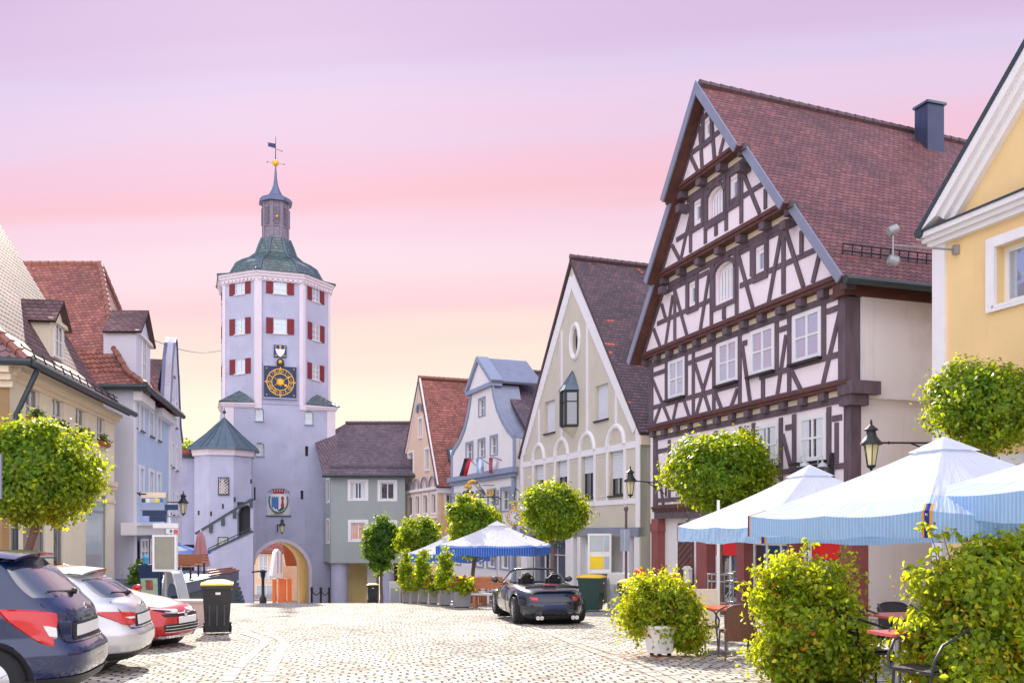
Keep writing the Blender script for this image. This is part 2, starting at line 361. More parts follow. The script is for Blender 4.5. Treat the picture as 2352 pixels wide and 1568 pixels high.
# ---------------------------------------------------------------- roof slab with UV in metres
def slab(mb, pts, udir, thick=.14):
    pts = [Vector(p) for p in pts]; n = Vector((0, 0, 0))
    for i in range(len(pts)): n += pts[i].cross(pts[(i+1) % len(pts)])
    n.normalize()
    if n.z < 0: pts = pts[::-1]; n = -n
    u = Vector(udir).normalized(); u = (u-n*u.dot(n)).normalized(); v = n.cross(u)
    if v.z < 0: v = -v
    m = len(pts); vs = pts+[p-n*thick for p in pts]
    uv = [(p.dot(u), p.dot(v)) for p in pts]
    tris = tessellate_polygon([pts]) if m > 4 else [tuple(range(m))]
    fs = []; us = []
    for t in tris:
        t = tuple(t)
        if (pts[t[1]]-pts[t[0]]).cross(pts[t[2]]-pts[t[0]]).dot(n) < 0: t = t[::-1]
        fs.append(t); us.append([uv[k] for k in t]); r = tuple(k+m for k in t[::-1]); fs.append(r); us.append([(0, 0)]*len(r))
    for i in range(m):
        j = (i+1) % m; fs.append((i, i+m, j+m, j)); us.append([(0, .05)]*4)
    return mb.add(vs, fs, uvs=us)
def ridge(mb, a, b, r=.11, step=.36):
    a = Vector(a); b = Vector(b); L_ = (b-a).length; n = max(1, int(L_/step)); d = (b-a)/n
    for i in range(n):
        p = a+d*i; mb.tube([p-d*.06, p+d*1.03], [r*1.15, r*.92], 7)
    return mb
def window(F, root, u0, u1, z0, z1, e=0, frame='white_trim', glass='glass', nx=2, rows=(.5,), fw=.07, bw=.045, recess=.12, sill=None, surround=None, sw=.12, se=.05, curtain=False, blind=0, archrise=0, name='window'):
    f = MB(); fr = F.rect; a, b = e-recess-.05, e-recess
    fr(f, u0, u0+fw, z0, z1, a, b); fr(f, u1-fw, u1, z0, z1, a, b); fr(f, u0+fw, u1-fw, z1-fw, z1, a, b); fr(f, u0+fw, u1-fw, z0, z0+fw, a, b)
    for i in range(1, nx):
        c = u0+(u1-u0)*i/nx; fr(f, c-bw*.8, c+bw*.8, z0+fw, z1-fw, a, b-.004)
    for r in rows:
        c = z0+(z1-z0)*r
        for i in range(nx):
            ua = u0+fw if i == 0 else u0+(u1-u0)*i/nx+bw*.8; ub = u1-fw if i == nx-1 else u0+(u1-u0)*(i+1)/nx-bw*.8
            fr(f, ua, ub, c-bw/2, c+bw/2, a, b-.008)
    o = f.build(name, MT[frame], root)
    g = MB(); fr(g, u0+.01, u1-.01, z0+.01, z1-.01, e-recess-.09, e-recess-.035); g.build('pane', MT[glass], o)
    if blind:
        bl = MB(); zb = z1-(z1-z0)*blind; k = max(2, int((z1-zb)/.09)); h = (z1-zb)/k
        for i in range(k): F.poly(bl, [(u0+.02, zb+i*h+.008), (u1-.02, zb+i*h+.008), (u1-.02, zb+(i+1)*h), (u0+.02, zb+(i+1)*h)], e-recess+.005, e-recess+.028)
        bl.build('blind', MT['blind'], o)
    if curtain:
        cb = MB()
        for s_ in (0, 1):
            ua = u0+fw+.01 if s_ == 0 else u1-fw-(u1-u0)*.26; fr(cb, ua, ua+(u1-u0)*.25, z0+fw, z1-fw, e-recess-.034, e-recess-.028)
        cb.build('curtain', MT['curtain'], o)
    if sill:
        s = MB(); fr(s, u0-.07, u1+.07, z0-.07, z0-.002, e-recess, e+.09); s.build('sill', MT[sill], o)
    if surround:
        s = MB(); fr(s, u0-sw, u0-.003, z0-sw*.6, z1+sw, e+.003, e+se); fr(s, u1+.003, u1+sw, z0-sw*.6, z1+sw, e+.003, e+se)
        fr(s, u0-.003, u1+.003, z1+.003, z1+sw, e+.003, e+se-.004); fr(s, u0-.003, u1+.003, z0-sw*.6, z0-.072 if sill else z0-.003, e+.003, e+se-.004); s.build('surround', MT[surround], o)
    return o
def textmesh(F, s, u, z, size, e, mat, parent, name='lettering', ext=.01, xs=1, align='CENTER'):
    cu = bpy.data.curves.new('t', 'FONT'); cu.body = s; cu.size = size; cu.extrude = ext; cu.align_x = align; cu.align_y = 'CENTER'; cu.resolution_u = 2
    ob = bpy.data.objects.new('t', cu); COL.objects.link(ob); dg = bpy.context.evaluated_depsgraph_get(); me = bpy.data.meshes.new_from_object(ob.evaluated_get(dg))
    bpy.data.objects.remove(ob)
    # text x runs to the viewer's right
    right = Vector((F.d.x, F.d.y, 0)); n = Vector((F.n.x, F.n.y, 0)); up = Vector((0, 0, 1))
    if up.cross(n).dot(right) < 0: right = -right
    o0 = F.P(u, z, e); mb = MB()
    mb.add([o0+right*v.co.x*xs+up*v.co.y+n*v.co.z for v in me.vertices], [tuple(p.vertices) for p in me.polygons])
    bpy.data.meshes.remove(me)
    return mb.build(name, MT[mat], parent)
I = lambda x, y: (x, y)
def base(x, y): return (x, y, G(y))
# ================================================================ ground
def ground_mat():
    m, t, b, o = newmat('setts'); MT['setts'] = m; ml = lambda op, a, c=None, cl=False: math_(op, a, c, t, cl)
    tc = t.nodes.new('ShaderNodeTexCoord'); nz = t.nodes.new('ShaderNodeTexNoise'); nz.inputs['Scale'].default_value = .9; nz.inputs['Detail'].default_value = 3; t.links.new(tc.outputs['Object'], nz.inputs['Vector'])
    sb = t.nodes.new('ShaderNodeVectorMath'); sb.operation = 'SUBTRACT'; t.links.new(nz.outputs['Color'], sb.inputs[0]); sb.inputs[1].default_value = (.5, .5, .5)
    s2 = t.nodes.new('ShaderNodeVectorMath'); s2.operation = 'SCALE'; s2.inputs['Scale'].default_value = .45; t.links.new(sb.outputs[0], s2.inputs[0])
    ad = t.nodes.new('ShaderNodeVectorMath'); t.links.new(tc.outputs['Object'], ad.inputs[0]); t.links.new(s2.outputs[0], ad.inputs[1])
    nf = t.nodes.new('ShaderNodeTexNoise'); nf.inputs['Scale'].default_value = 9; t.links.new(tc.outputs['Object'], nf.inputs['Vector'])
    sb2 = t.nodes.new('ShaderNodeVectorMath'); sb2.operation = 'SUBTRACT'; t.links.new(nf.outputs['Color'], sb2.inputs[0]); sb2.inputs[1].default_value = (.5, .5, .5)
    s3 = t.nodes.new('ShaderNodeVectorMath'); s3.operation = 'SCALE'; s3.inputs['Scale'].default_value = .07; t.links.new(sb2.outputs[0], s3.inputs[0])
    a2 = t.nodes.new('ShaderNodeVectorMath'); t.links.new(ad.outputs[0], a2.inputs[0]); t.links.new(s3.outputs[0], a2.inputs[1])
    mp = t.nodes.new('ShaderNodeMapping'); mp.inputs['Rotation'].default_value = (0, 0, rad(-8)); t.links.new(a2.outputs[0], mp.inputs[0])
    br = t.nodes.new('ShaderNodeTexBrick'); br.inputs['Scale'].default_value = 1; br.inputs['Brick Width'].default_value = .21; br.inputs['Row Height'].default_value = .17
    br.inputs['Mortar Size'].default_value = .018; br.inputs['Mortar Smooth'].default_value = .45; br.offset = .5; br.inputs['Color1'].default_value = (0, 0, 0, 1); br.inputs['Color2'].default_value = (1, 1, 1, 1); br.inputs['Mortar'].default_value = (.5, .5, .5, 1)
    t.links.new(mp.outputs[0], br.inputs[0])
    rp = t.nodes.new('ShaderNodeValToRGB'); setramp(rp.color_ramp, [(0, (.35, .30, .24)), (.3, (.54, .49, .41)), (.7, (.69, .64, .56)), (1, (.46, .45, .45))]); t.links.new(br.outputs['Color'], rp.inputs[0])
    sp = t.nodes.new('ShaderNodeTexNoise'); sp.inputs['Scale'].default_value = 45; sp.inputs['Detail'].default_value = 5; t.links.new(tc.outputs['Object'], sp.inputs['Vector'])
    mr = t.nodes.new('ShaderNodeMapRange'); mr.inputs[1].default_value = .3; mr.inputs[2].default_value = .7; mr.inputs[3].default_value = .8; mr.inputs[4].default_value = 1.12; t.links.new(sp.outputs[0], mr.inputs[0])
    bg_ = t.nodes.new('ShaderNodeTexNoise'); bg_.inputs['Scale'].default_value = .35; bg_.inputs['Detail'].default_value = 6; t.links.new(tc.outputs['Object'], bg_.inputs['Vector'])
    m2 = t.nodes.new('ShaderNodeMapRange'); m2.inputs[1].default_value = .3; m2.inputs[2].default_value = .7; m2.inputs[3].default_value = .70; m2.inputs[4].default_value = 1.12; t.links.new(bg_.outputs[0], m2.inputs[0])
    v = t.nodes.new('ShaderNodeVectorMath'); v.operation = 'SCALE'; t.links.new(rp.outputs[0], v.inputs[0]); t.links.new(ml('MULTIPLY', mr.outputs[0], m2.outputs[0]), v.inputs['Scale'])
    mm = t.nodes.new('ShaderNodeMix'); mm.data_type = 'RGBA'; t.links.new(br.outputs['Fac'], mm.inputs[0]); t.links.new(v.outputs[0], mm.inputs[6]); mm.inputs[7].default_value = (.045, .034, .024, 1)
    t.links.new(mm.outputs[2], b.inputs['Base Color']); b.inputs['Roughness'].default_value = .8; b.inputs['Specular IOR Level'].default_value = .25
    h = ml('ADD', ml('MULTIPLY', ml('SUBTRACT', 1, br.outputs['Fac']), 1.0), ml('MULTIPLY', sp.outputs[0], .25))
    bp = t.nodes.new('ShaderNodeBump'); bp.inputs['Strength'].default_value = 1.0; bp.inputs['Distance'].default_value = .045; t.links.new(h, bp.inputs['Height']); t.links.new(bp.outputs[0], b.inputs['Normal'])
ground_mat()
g = MB(); ys = [-60, -30, 0, 8, 14, 20, 26, 33, 40, 48, 56, 64, 74, 84, 120, 300, 1500, 4000]; xs = [-3000, -400, -60, -20, -8, 0, 8, 20, 60, 400, 3000]
g.add([(x, y, G(y)) for y in ys for x in xs], [(j*len(xs)+i, j*len(xs)+i+1, (j+1)*len(xs)+i+1, (j+1)*len(xs)+i) for j in range(len(ys)-1) for i in range(len(xs)-1)])
tag(g.build('ground', MT['setts']), kind='structure')
# granite gutter strips laid in the paving
mk('granite', (.42, .38, .32), .75, .45, 14, .4, 30)
def strip(pts, wdt, segl=.42, h=.012):
    mb = MB(); pts = [Vector((p[0], p[1])) for p in pts]; dense = []
    for a, b in zip(pts[:-1], pts[1:]):
        n = max(1, int((b-a).length/segl)); dense += [a+(b-a)*i/n for i in range(n)]
    dense.append(pts[-1])
    for a, b in zip(dense[:-1], dense[1:]):
        d = (b-a); q = Vector((-d.y, d.x)).normalized()*wdt/2; a2 = a+d*.07; b2 = b-d*.07
        c = [a2-q, b2-q, b2+q, a2+q]; r = random.uniform(-.003, .003)
        mb.add([(p.x, p.y, G(p.y)+.002) for p in c]+[(p.x*1, p.y, G(p.y)+h+r) for p in c], [(0, 1, 5, 4), (1, 2, 6, 5), (2, 3, 7, 6), (3, 0, 4, 7), (4, 5, 6, 7)])
    return mb
def gl(pts): return [tuple(GP(*p))[:2] for p in pts]
def smooth(pts, n=6):
    pts = [Vector(p) for p in pts]; r = []
    for i in range(len(pts)-1):
        p0 = pts[max(i-1, 0)]; p1 = pts[i]; p2 = pts[i+1]; p3 = pts[min(i+2, len(pts)-1)]
        for k in range(n):
            t = k/n; r.append(.5*((2*p1)+(-p0+p2)*t+(2*p0-5*p1+4*p2-p3)*t*t+(-p0+3*p1-3*p2+p3)*t**3))
    r.append(pts[-1]); return r
for pts in ([(488, 1620), (540, 1545), (585, 1500), (607, 1482), (600, 1470), (560, 1458)], [(590, 1620), (620, 1545), (645, 1500), (652, 1480), (630, 1465), (585, 1452)]):
    tag(strip(smooth(gl(pts)), .15).build('gutter_strip', MT['granite']), kind='structure')
for pts in ([(1130, 1412), (1190, 1430), (1280, 1462), (1400, 1500), (1500, 1535), (1640, 1600)], [(1250, 1452), (1340, 1490), (1450, 1530), (1560, 1580)]):
    tag(strip(smooth(gl(pts)), .14, .26).build('kerb_strip', MT['granite']), kind='structure')
# ================================================================ half-timbered house
F = Fac((5.24, 34.6), (8.80, 24.0)); c3 = C(1580, 180, 2.178); c1 = C(1580, 840, 5.2267); c2 = C(1900, 640, 3.92); c4 = C(1580, 800, 2.24)
TH = thing('half_timbered_house', 'tall half-timbered house with dark beams, white infill and steep brown tiled roof', 'house', (F.P(5.9, 0).x, F.P(5.9, 0).y, G(29)))
U0, U1, UC = .30, 11.40, 5.88; ZD, ZC, ZB, ZA, ZA2, ZT = 2.43, 5.42, 8.12, 10.63, 12.98, 15.62
ROOFK = (ZT-ZB)/(UC+.0)     # slope
def half(z): return (ZT-z)/((ZT-8.05)/6.0)-.18
ES = {0: 0.0, 1: .18, 2: .40, 3: .70, 4: 1.0}
tb = {}
win_ = []
def mnz(pts): return sum(p[1] for p in pts)/len(pts)
lv = [(0, ZD, ZC-.28), (1, ZC, ZB-.28), (2, ZB, ZA-.25), (3, ZA, ZA2-.25), (4, ZA2, ZT-.25)]
beams = {
 4: (c3, dict(rail=[[(330, 445), (505, 300)]], post=[[(385, 530), (372, 300)], [(452, 480), (432, 215)], [(362, 545), (322, 460)], [(480, 450), (515, 318)]])),
 3: (c3, dict(rail=[[(245, 920), (390, 820)], [(415, 825), (515, 765)], [(525, 718), (600, 675)], [(610, 670), (740, 600)], [(330, 695), (382, 662)], [(515, 570), (580, 528)], [(605, 505), (660, 480)], [(275, 752), (308, 728)]],
     post=[[(325, 980), (318, 670)], [(407, 930), (397, 620)], [(522, 860), (510, 510)], [(605, 820), (592, 460)], [(600, 530), (698, 770)], [(713, 755), (746, 625)], [(270, 1015), (318, 790)], [(262, 1020), (222, 945)], [(462, 890), (460, 835)]])),
 2: (c3, dict(rail=[[(140, 1370), (300, 1298)], [(300, 1298), (440, 1240)], [(590, 1165), (655, 1135)], [(655, 1130), (815, 1050)], [(830, 1040), (1025, 965)], [(180, 1200), (300, 1142)], [(360, 1115), (420, 1090)], [(585, 985), (645, 958)], [(740, 900), (910, 818)]],
     post=[[(243, 1470), (228, 1120)], [(305, 1290), (298, 1090)], [(360, 1260), (354, 1050)], [(440, 1385), (430, 1020)], [(578, 1320), (568, 925)], [(658, 1110), (653, 890)], [(740, 1085), (735, 845)], [(835, 1205), (822, 790)],
           [(235, 1185), (305, 1445)], [(225, 1215), (185, 1490)], [(165, 1265), (188, 1350)], [(122, 1400), (158, 1500)], [(425, 1090), (375, 1405)], [(575, 970), (662, 1285)], [(815, 885), (748, 1255)], [(842, 865), (938, 1170)], [(945, 855), (910, 1005)], [(1030, 975), (988, 1150)], [(505, 1345), (505, 1275)]])),
 1: (c1, dict(rail=[[(275, 505), (432, 455)], [(740, 355), (795, 335)], [(835, 310), (1055, 240)], [(1450, 100), (1510, 80)], [(275, 930), (1390, 630)]],
     post=[[(448, 870), (456, 325)], [(712, 800), (720, 225)], [(803, 1080), (812, 175)], [(1068, 1025), (1084, 75)], [(1412, 935), (1420, -20)],
           [(280, 580), (512, 1140)], [(372, 935), (283, 1180)], [(592, 870), (535, 1135)], [(690, 850), (768, 1090)], [(833, 365), (1038, 1030)], [(1048, 315), (838, 1060)], [(1098, 745), (1198, 1000)], [(1385, 690), (1285, 975)], [(1450, 125), (1560, 910)]])),
 '1b': (c2, dict(rail=[[(0, 1195), (300, 1100)], [(320, 1090), (790, 960)], [(190, 725), (272, 700)], [(660, 545), (795, 500)]],
     post=[[(168, 1125), (172, 600)], [(286, 1365), (298, 560)], [(625, 975), (637, 420)], [(35, 1435), (35, 1210)], [(262, 770), (170, 1395)], [(320, 1135), (418, 1335)], [(788, 555), (618, 1275)]])),
 0: (c4, dict(rail=[[(140, 738), (205, 722)], [(862, 605), (902, 592)], [(1125, 555), (1178, 540)], [(140, 1000), (640, 985)], [(640, 870), (1190, 815)], [(140, 900), (640, 870)]],
     post=[[(210, 1000), (212, 670)], [(470, 980), (475, 620)], [(610, 960), (612, 595)], [(682, 940), (685, 575)], [(832, 900), (842, 545)], [(908, 880), (915, 525)], [(1105, 860), (1108, 485)], [(848, 640), (900, 850)], [(1170, 570), (1130, 800)], [(140, 750), (178, 1030)], [(320, 1040), (300, 660)]])),
}
hole = {4: [], 3: [], 2: [], 1: [], 0: []}
spec = []   # (storey, u0,u1,z0,z1, kind)
def addw(st, f, quad, kind):
    u0, u1, z0, z1 = F.bb(f, quad, ES[st]); spec.append((st, u0, u1, z0, z1, kind)); hole[st].append(rc(u0, u1, z0, z1) if kind != 'door' else arch(u0, u1, z0, z1, .3, 6))
addw(4, c3, [(395, 275), (432, 250), (432, 345), (398, 365)], 'small')
addw(3, c3, [(535, 590), (582, 565), (582, 690), (540, 706)], 'small'); addw(3, c3, [(338, 722), (382, 700), (382, 810), (342, 828)], 'small')
addw(3, c3, [(412, 660), (502, 600), (505, 765), (420, 808)], 'door')
addw(2, c3, [(674, 978), (726, 950), (728, 1080), (678, 1102)], 'small'); addw(2, c3, [(312, 1165), (350, 1148), (352, 1260), (315, 1276)], 'small')
addw(2, c3, [(452, 1065), (556, 1010), (562, 1215), (460, 1258)], 'door')
wh = []
for f, q in ((c1, [(480, 345), (700, 270), (690, 790), (475, 835)]), (c1, [(1125, 95), (1390, 18), (1385, 578), (1120, 655)]), (c4, [(665, 58), (800, 20), (800, 282), (665, 318)]), (c2, [(325, 575), (605, 465), (600, 970), (325, 1055)])):
    u0, u1, z0, z1 = F.bb(f, q, ES[1]); wh.append((u0, u1, z0, z1))
z0 = sum(q[2] for q in wh)/4; z1 = sum(q[3] for q in wh)/4
for q in wh: spec.append((1, q[0], q[1], z0, z1, 'big')); hole[1].append(rc(q[0], q[1], z0, z1))
wh = []
for f, q in ((c4, [(695, 600), (823, 570), (818, 820), (695, 800)]), (c4, [(938, 545), (1092, 512), (1086, 775), (938, 805)])):
    wh.append(F.bb(f, q, 0))
for f, xa, xb in ((c4, 225, 305), (c4, 488, 600)):
    ua = F.uz(*f(xa, 650))[0]; ub = F.uz(*f(xb, 650))[0]; wh.append((ua, ub, 0, 0))
z0 = wh[1][2]; z1 = wh[1][3]
for q in wh: spec.append((0, q[0], q[1], z0, z1, 'big')); hole[0].append(rc(q[0], q[1], z0, z1))
for st, za, zb in lv:
    e = ES[st]
    if st < 2: outl = rc(U0, U1, za, zb+.28)
    elif st < 4: outl = [(UC-half(za), za), (UC+half(za), za), (UC+half(zb+.2), zb+.2), (UC-half(zb+.2), zb+.2)]
    else: outl = [(UC-half(za), za), (UC+half(za), za), (UC, ZT-.4)]
    wl = wall(F, 'wall', outl, hole[st], e, MT['infill'], TH, .3)
    fr = MB(); W = .175
    # sill and head plates
    hb = half(za) if st > 1 else None
    ua, ub = (U0, U1) if st < 2 else (UC-hb, UC+hb)
    F.rect(fr, ua, ub, za+.0, za+.09, e+.002, e+.045)
    if st < 4:
        ha = (U0, U1) if st < 2 else (UC-half(zb), UC+half(zb)); F.rect(fr, ha[0], ha[1], zb-.12, zb+.12, e+.002, e+.045)
    if st < 2:
        F.rect(fr, U0-.002, U0+.3, za, zb+.1, e+.001, e+.05); F.rect(fr, U1-.30, U1+.002, za, zb+.1, e+.001, e+.05)
    if st > 1:
        for s_ in (-1, 1):
            zt = zb if st < 4 else ZT-.3
            F.beam(fr, (UC+s_*(half(za)-.10), za), (UC+s_*(max(half(zt), .0)-.10), zt), .2, e+.002, e+.03)
    keys = [st] + (['1b'] if st == 1 else [])
    for kk in keys:
        f, dct = beams[kk]
        for i, (a, b) in enumerate(dct['post']):
            p = F.uz(*f(*a), e); q = F.uz(*f(*b), e); ww = W if abs(p[0]-q[0]) < .25 else W*.82
            if abs(p[0]-q[0]) < .3 and st < 4: mx_ = (p[0]+q[0])/2; p = (mx_, min(p[1], q[1])); q = (mx_, max(F.uz(*f(*a), e)[1], F.uz(*f(*b), e)[1]))
            F.beam(fr, p, q, ww, e+.003+i*.0004, e+.036+i*.0011)
        for i, (a, b) in enumerate(dct['rail']):
            p = F.uz(*f(*a), e); q = F.uz(*f(*b), e); z = (p[1]+q[1])/2
            F.rect(fr, p[0], q[0], z-W*.45, z+W*.45, e+.002, e+.0345-i*.0008)
    # frames round the openings
    for s_, u0, u1, z0, z1, k in spec:
        if s_ != st or k == 'big': continue
        F.rect(fr, u0-.14, u0-.002, z0-.1, z1+.1, e+.001, e+.062); F.rect(fr, u1+.002, u1+.14, z0-.1, z1+.1, e+.001, e+.062); F.rect(fr, u0-.14, u1+.14, z1+.101, z1+.25, e+.001, e+.061)
        F.rect(fr, u0-.14, u1+.14, z0-.24, z0-.101, e+.001, e+.061)
    fr.build('timber_frame', MT['timber'], TH)
    # jetty: moulded sill beam, joist ends and pale soffit strips
    if True:
        j = MB(); e0 = e; below = ES[st-1] if st else -.12
        ua, ub = (U0-.05, U1+.05) if st < 2 else (UC-half(za)-.1, UC+half(za)+.1)
        F.rect(j, ua, ub, za-.06, za+.03, below, e0+.10); F.rect(j, ua, ub, za-.155, za-.061, below, e0+.055)
        j.build('jetty_beam', MT['timber_red'], TH)
        n = 13 if st < 2 else (13 if st == 2 else (7 if st == 3 else 4)); 
        for i in range(n):
            u = ua+.18+(ub-ua-.36)*i/(n-1); jj = MB(); F.rect(jj, u-.13, u+.13, za-.37, za-.156, below-.05, e0+.03)
            if st: jj.build('joist_end', MT['timber'], TH)
        if st:
            s = MB(); F.rect(s, ua+.2, ub-.2, za-.309, za-.157, below-.2, below+.05); s.build('soffit_strip', MT['cream_trim'], TH)
            s = MB(); F.rect(s, ua+.2, ub-.2, za-.50, za-.31, below-.2, below+.048); s.build('head_plate', MT['timber'], TH)
for st, u0, u1, z0, z1, k in spec:
    e = ES[st]
    if k == 'big': window(F, TH, u0, u1, z0, z1, e+.09, 'white_trim', 'glass_blue' if st else 'glass', 2, (.5,), .13, .05, .06, sill='dark', curtain=(st == 0))
    elif k == 'small': window(F, TH, u0, u1, z0, z1, e+.06, 'white_trim', 'glass_blue', 1, (), .12, .05, .10)
    else:
        d = MB(); a = arch(u0+.03, u1-.03, z0, z1-.02, .3, 6); F.poly(d, a, e-.22, e-.14); dd = d.build('loading_door', MT['white_trim'], TH)
        s = MB()
        for i in range(1, 6): u = u0+(u1-u0)*i/6; F.rect(s, u-.008, u+.008, z0+.03, z1-.22, e-.14, e-.132)
        s.build('plank_joints', MT['zinc_pale'], dd)
        s = MB(); n = 8; c = (u0+u1)/2; h = (u1-u0)/2+.09
        ap = [F.P(c+h*math.cos(math.pi*q/n), z1-.3+.36*math.sin(math.pi*q/n), e+.04) for q in range(n+1)]; s.tube(ap, .07, 6); s.build('arch_head', MT['timber'], dd)
# roof: three steps of verge, each standing further out than the one below
nF = Vector((F.n.x, F.n.y, 0)); dF = Vector((F.d.x, F.d.y, 0)); back = -18.0
rs = MB(); vb = MB(); sf = MB(); pe_ = []
ze = 8.02; RT = ZT-.12; KS = (RT-ze)/6.05
def rz(s_, q): return F.P(UC+s_*q[0], q[1], q[2])
segs = [(RT, 12.66, 1.42), (12.66, 10.42, 1.12), (10.42, ze-.1, .82)]
for s_ in (-1, 1):
    ex = lambda z: (RT-z)/KS
    for i, (zt, zb_, e_) in enumerate(segs):
        pts = [F.P(UC+s_*ex(zt), zt, e_), F.P(UC+s_*ex(zb_), zb_, e_), F.P(UC+s_*ex(zb_), zb_-(.35 if i == 0 else 0), back), F.P(UC+s_*ex(zt), zt-(.8 if i == 0 else .35 if i == 1 else 0), back)]
        slab(rs, pts, nF, .16)
        o1 = (UC+s_*ex(zt), zt); o2 = (UC+s_*ex(zb_), zb_); dn = Vector((s_*KS, 1)).normalized() if False else Vector((s_*math.sin(math.atan(KS)), math.cos(math.atan(KS))))
        q = dn*.05; q2 = dn*-.20
        F.poly(vb, [(o1[0]+q.x, o1[1]+q.y) if i else (UC, RT+.10), (o2[0]+q.x, o2[1]+q.y), (o2[0]+q2.x, o2[1]+q2.y), (o1[0]+q2.x, o1[1]+q2.y) if i else (UC, RT-.34)], e_+.002, e_+.05)
        q3 = dn*-.165; q4 = dn*-.19
        F.poly(sf, [(o1[0]+q3.x, o1[1]+q3.y), (o2[0]+q3.x, o2[1]+q3.y), (o2[0]+q4.x, o2[1]+q4.y), (o1[0]+q4.x, o1[1]+q4.y)], 0.3, e_-.002)
        if i: # purlin ends
            pl_ = MB(); F.rect(pl_, o1[0]-s_*.5-.13, o1[0]-s_*.5+.13, zt-.52, zt-.28, .6, e_-.01); pe_.append(pl_)
            pl_ = MB(); F.rect(pl_, o1[0]-.09, o1[0]+.09, zt-.10, zt+.07, e_-.1, e_+.12); pe_.append(pl_)
rf = rs.build('roof', MT['tile_brown'], TH); vb.build('verge_board', MT['zinc_pale'], rf); sf.build('eaves_soffit', MT['timber_red'], rf)
for q in pe_: q.build('purlin_end', MT['timber'], rf)
ridge(MB(), F.P(UC, RT+.04, 1.3), F.P(UC, RT-.76, back)).build('ridge_tiles', MT['ridge_dark'], rf)
# snow guard and gutter on the right-hand eave
sg = MB(); ue = UC+6.1
for k in range(3): sg.tube([F.P(ue-.62+.02*k, ze+.62+.17*k, .3), F.P(ue-.62+.02*k, ze+.62+.17*k, back)], .022, 5)
for k in range(60): sg.tube([F.P(ue-.62, ze+.58, .3-.3*k), F.P(ue-.58, ze+.98, .3-.3*k)], .018, 4)
sg.build('snow_guard', MT['black_iron'], rf)
gg = MB(); gg.tube([F.P(ue+.12, ze-.18, .8), F.P(ue+.12, ze-.18, back)], .11, 8); gg.build('gutter', MT['gutter'], rf)
# side wall (gable-end return), corner post and ground floor
pR = F.P(U1, 0); FS = Fac((pR.x, pR.y), (pR.x-nF.x*18, pR.y-nF.y*18))
b1 = MB(); FS.rect(b1, .26, 18, G(24)-.6, 5.0, -.3, -.02); b1.build('side_wall_lower', MT['side_wall'], TH)
b2 = MB(); FS.rect(b2, .215, 18, 5.0, 7.62, -.3, .10); b2.build('side_wall_upper', MT['side_wall'], TH)
b3 = MB(); FS.rect(b3, -.4, 18, 7.62, 8.0, -.3, .18); b3.build('eaves_board', MT['timber_red'], TH)
b4 = MB(); FS.rect(b4, -.19, .21, 5.45, 7.62, -.2, .03); FS.rect(b4, -.25, .66, 5.08, 5.42, -.3, .28); FS.rect(b4, -.2, .36, 4.80, 5.078, -.3, .18); FS.rect(b4, -.02, .255, 2.43, 4.80, -.3, .01); b4.build('corner_post', MT['timber'], TH)
FL = Fac((F.P(U0, 0).x, F.P(U0, 0).y), (F.P(U0, 0).x-nF.x*18, F.P(U0, 0).y-nF.y*18))
b5 = MB(); FL.rect(b5, 0, 18, -2, 8.0, -.3, 0); b5.build('side_wall', MT['side_wall'], TH)
# ground floor: red sandstone piers, shop windows, doors
gf = MB(); cz = lambda x: F.uz(x, 1300, 0)[0]
piers = [(1497, 1512), (1600, 1624), (1693, 1710), (1808, 1826), (1930, 1968)]
pu = [(cz(a), min(cz(b), 11.39)) for a, b in piers]
zb = lambda: -1.75
for i_, (a, b) in enumerate(pu):
    gf = MB(); F.rect(gf, a, b, -1.9, ZD-.42, -.5, .02)
    if i_ < 2: F.rect(gf, a-.05, b+.05, ZD-.9, ZD-.6, -.45, .06)
    gf.build('sandstone_pier', MT['red_stone'], TH)
l = MB(); F.rect(l, U0, U1, ZD-.42, ZD-.156, -.5, 0); l.build('lintel', MT['timber'], TH)
F.rect(l2 := MB(), pu[0][1], pu[1][0], -1.9, ZD-.42, -.35, -.28); l2.build('white_pier', MT['white_trim'], TH)
dm = MB(); ua, ub = cz(1545), cz(1578); F.rect(dm, ua, ub, -1.8, ZD-.6, -.28, -.2); door = dm.build('panelled_door', MT['door_brown'], TH)
dl = MB()
for k in range(14):
    z = -1.3+k*.24; F.beam(dl, (ua+.05, z-.35), (ub-.05, z+.25), .03, -.2, -.19)
dl.build('door_planks', MT['dark'], door)
sh = MB(); F.rect(sh, pu[1][1], pu[4][0], 1.2, ZD-.42, -.4, -.2); sh.build('shop_fascia', MT['red_stone'], TH)
rdm = mk('sign_red', (.75, .01, .015), .4, .05)
FA = [(pu[1][1]+.2, pu[2][0]-.05), (pu[3][1]+.3, pu[4][0]-.25)]
for a, b in FA:
    s = MB(); F.rect(s, a, b, .75, 1.19, -.3, -.22); s.build('fascia_sign', rdm, TH)
for (a, b) in ((pu[1][1]+.05, pu[2][0]), (pu[2][1]+.02, pu[3][0]-.02), (pu[3][1], pu[4][0])):
    window(F, TH, a, b, -1.3, 1.19, -.3, 'white_trim', 'glass', 3 if b-a > 2 else 2, (), .08, .06, .0, name='shop_window')
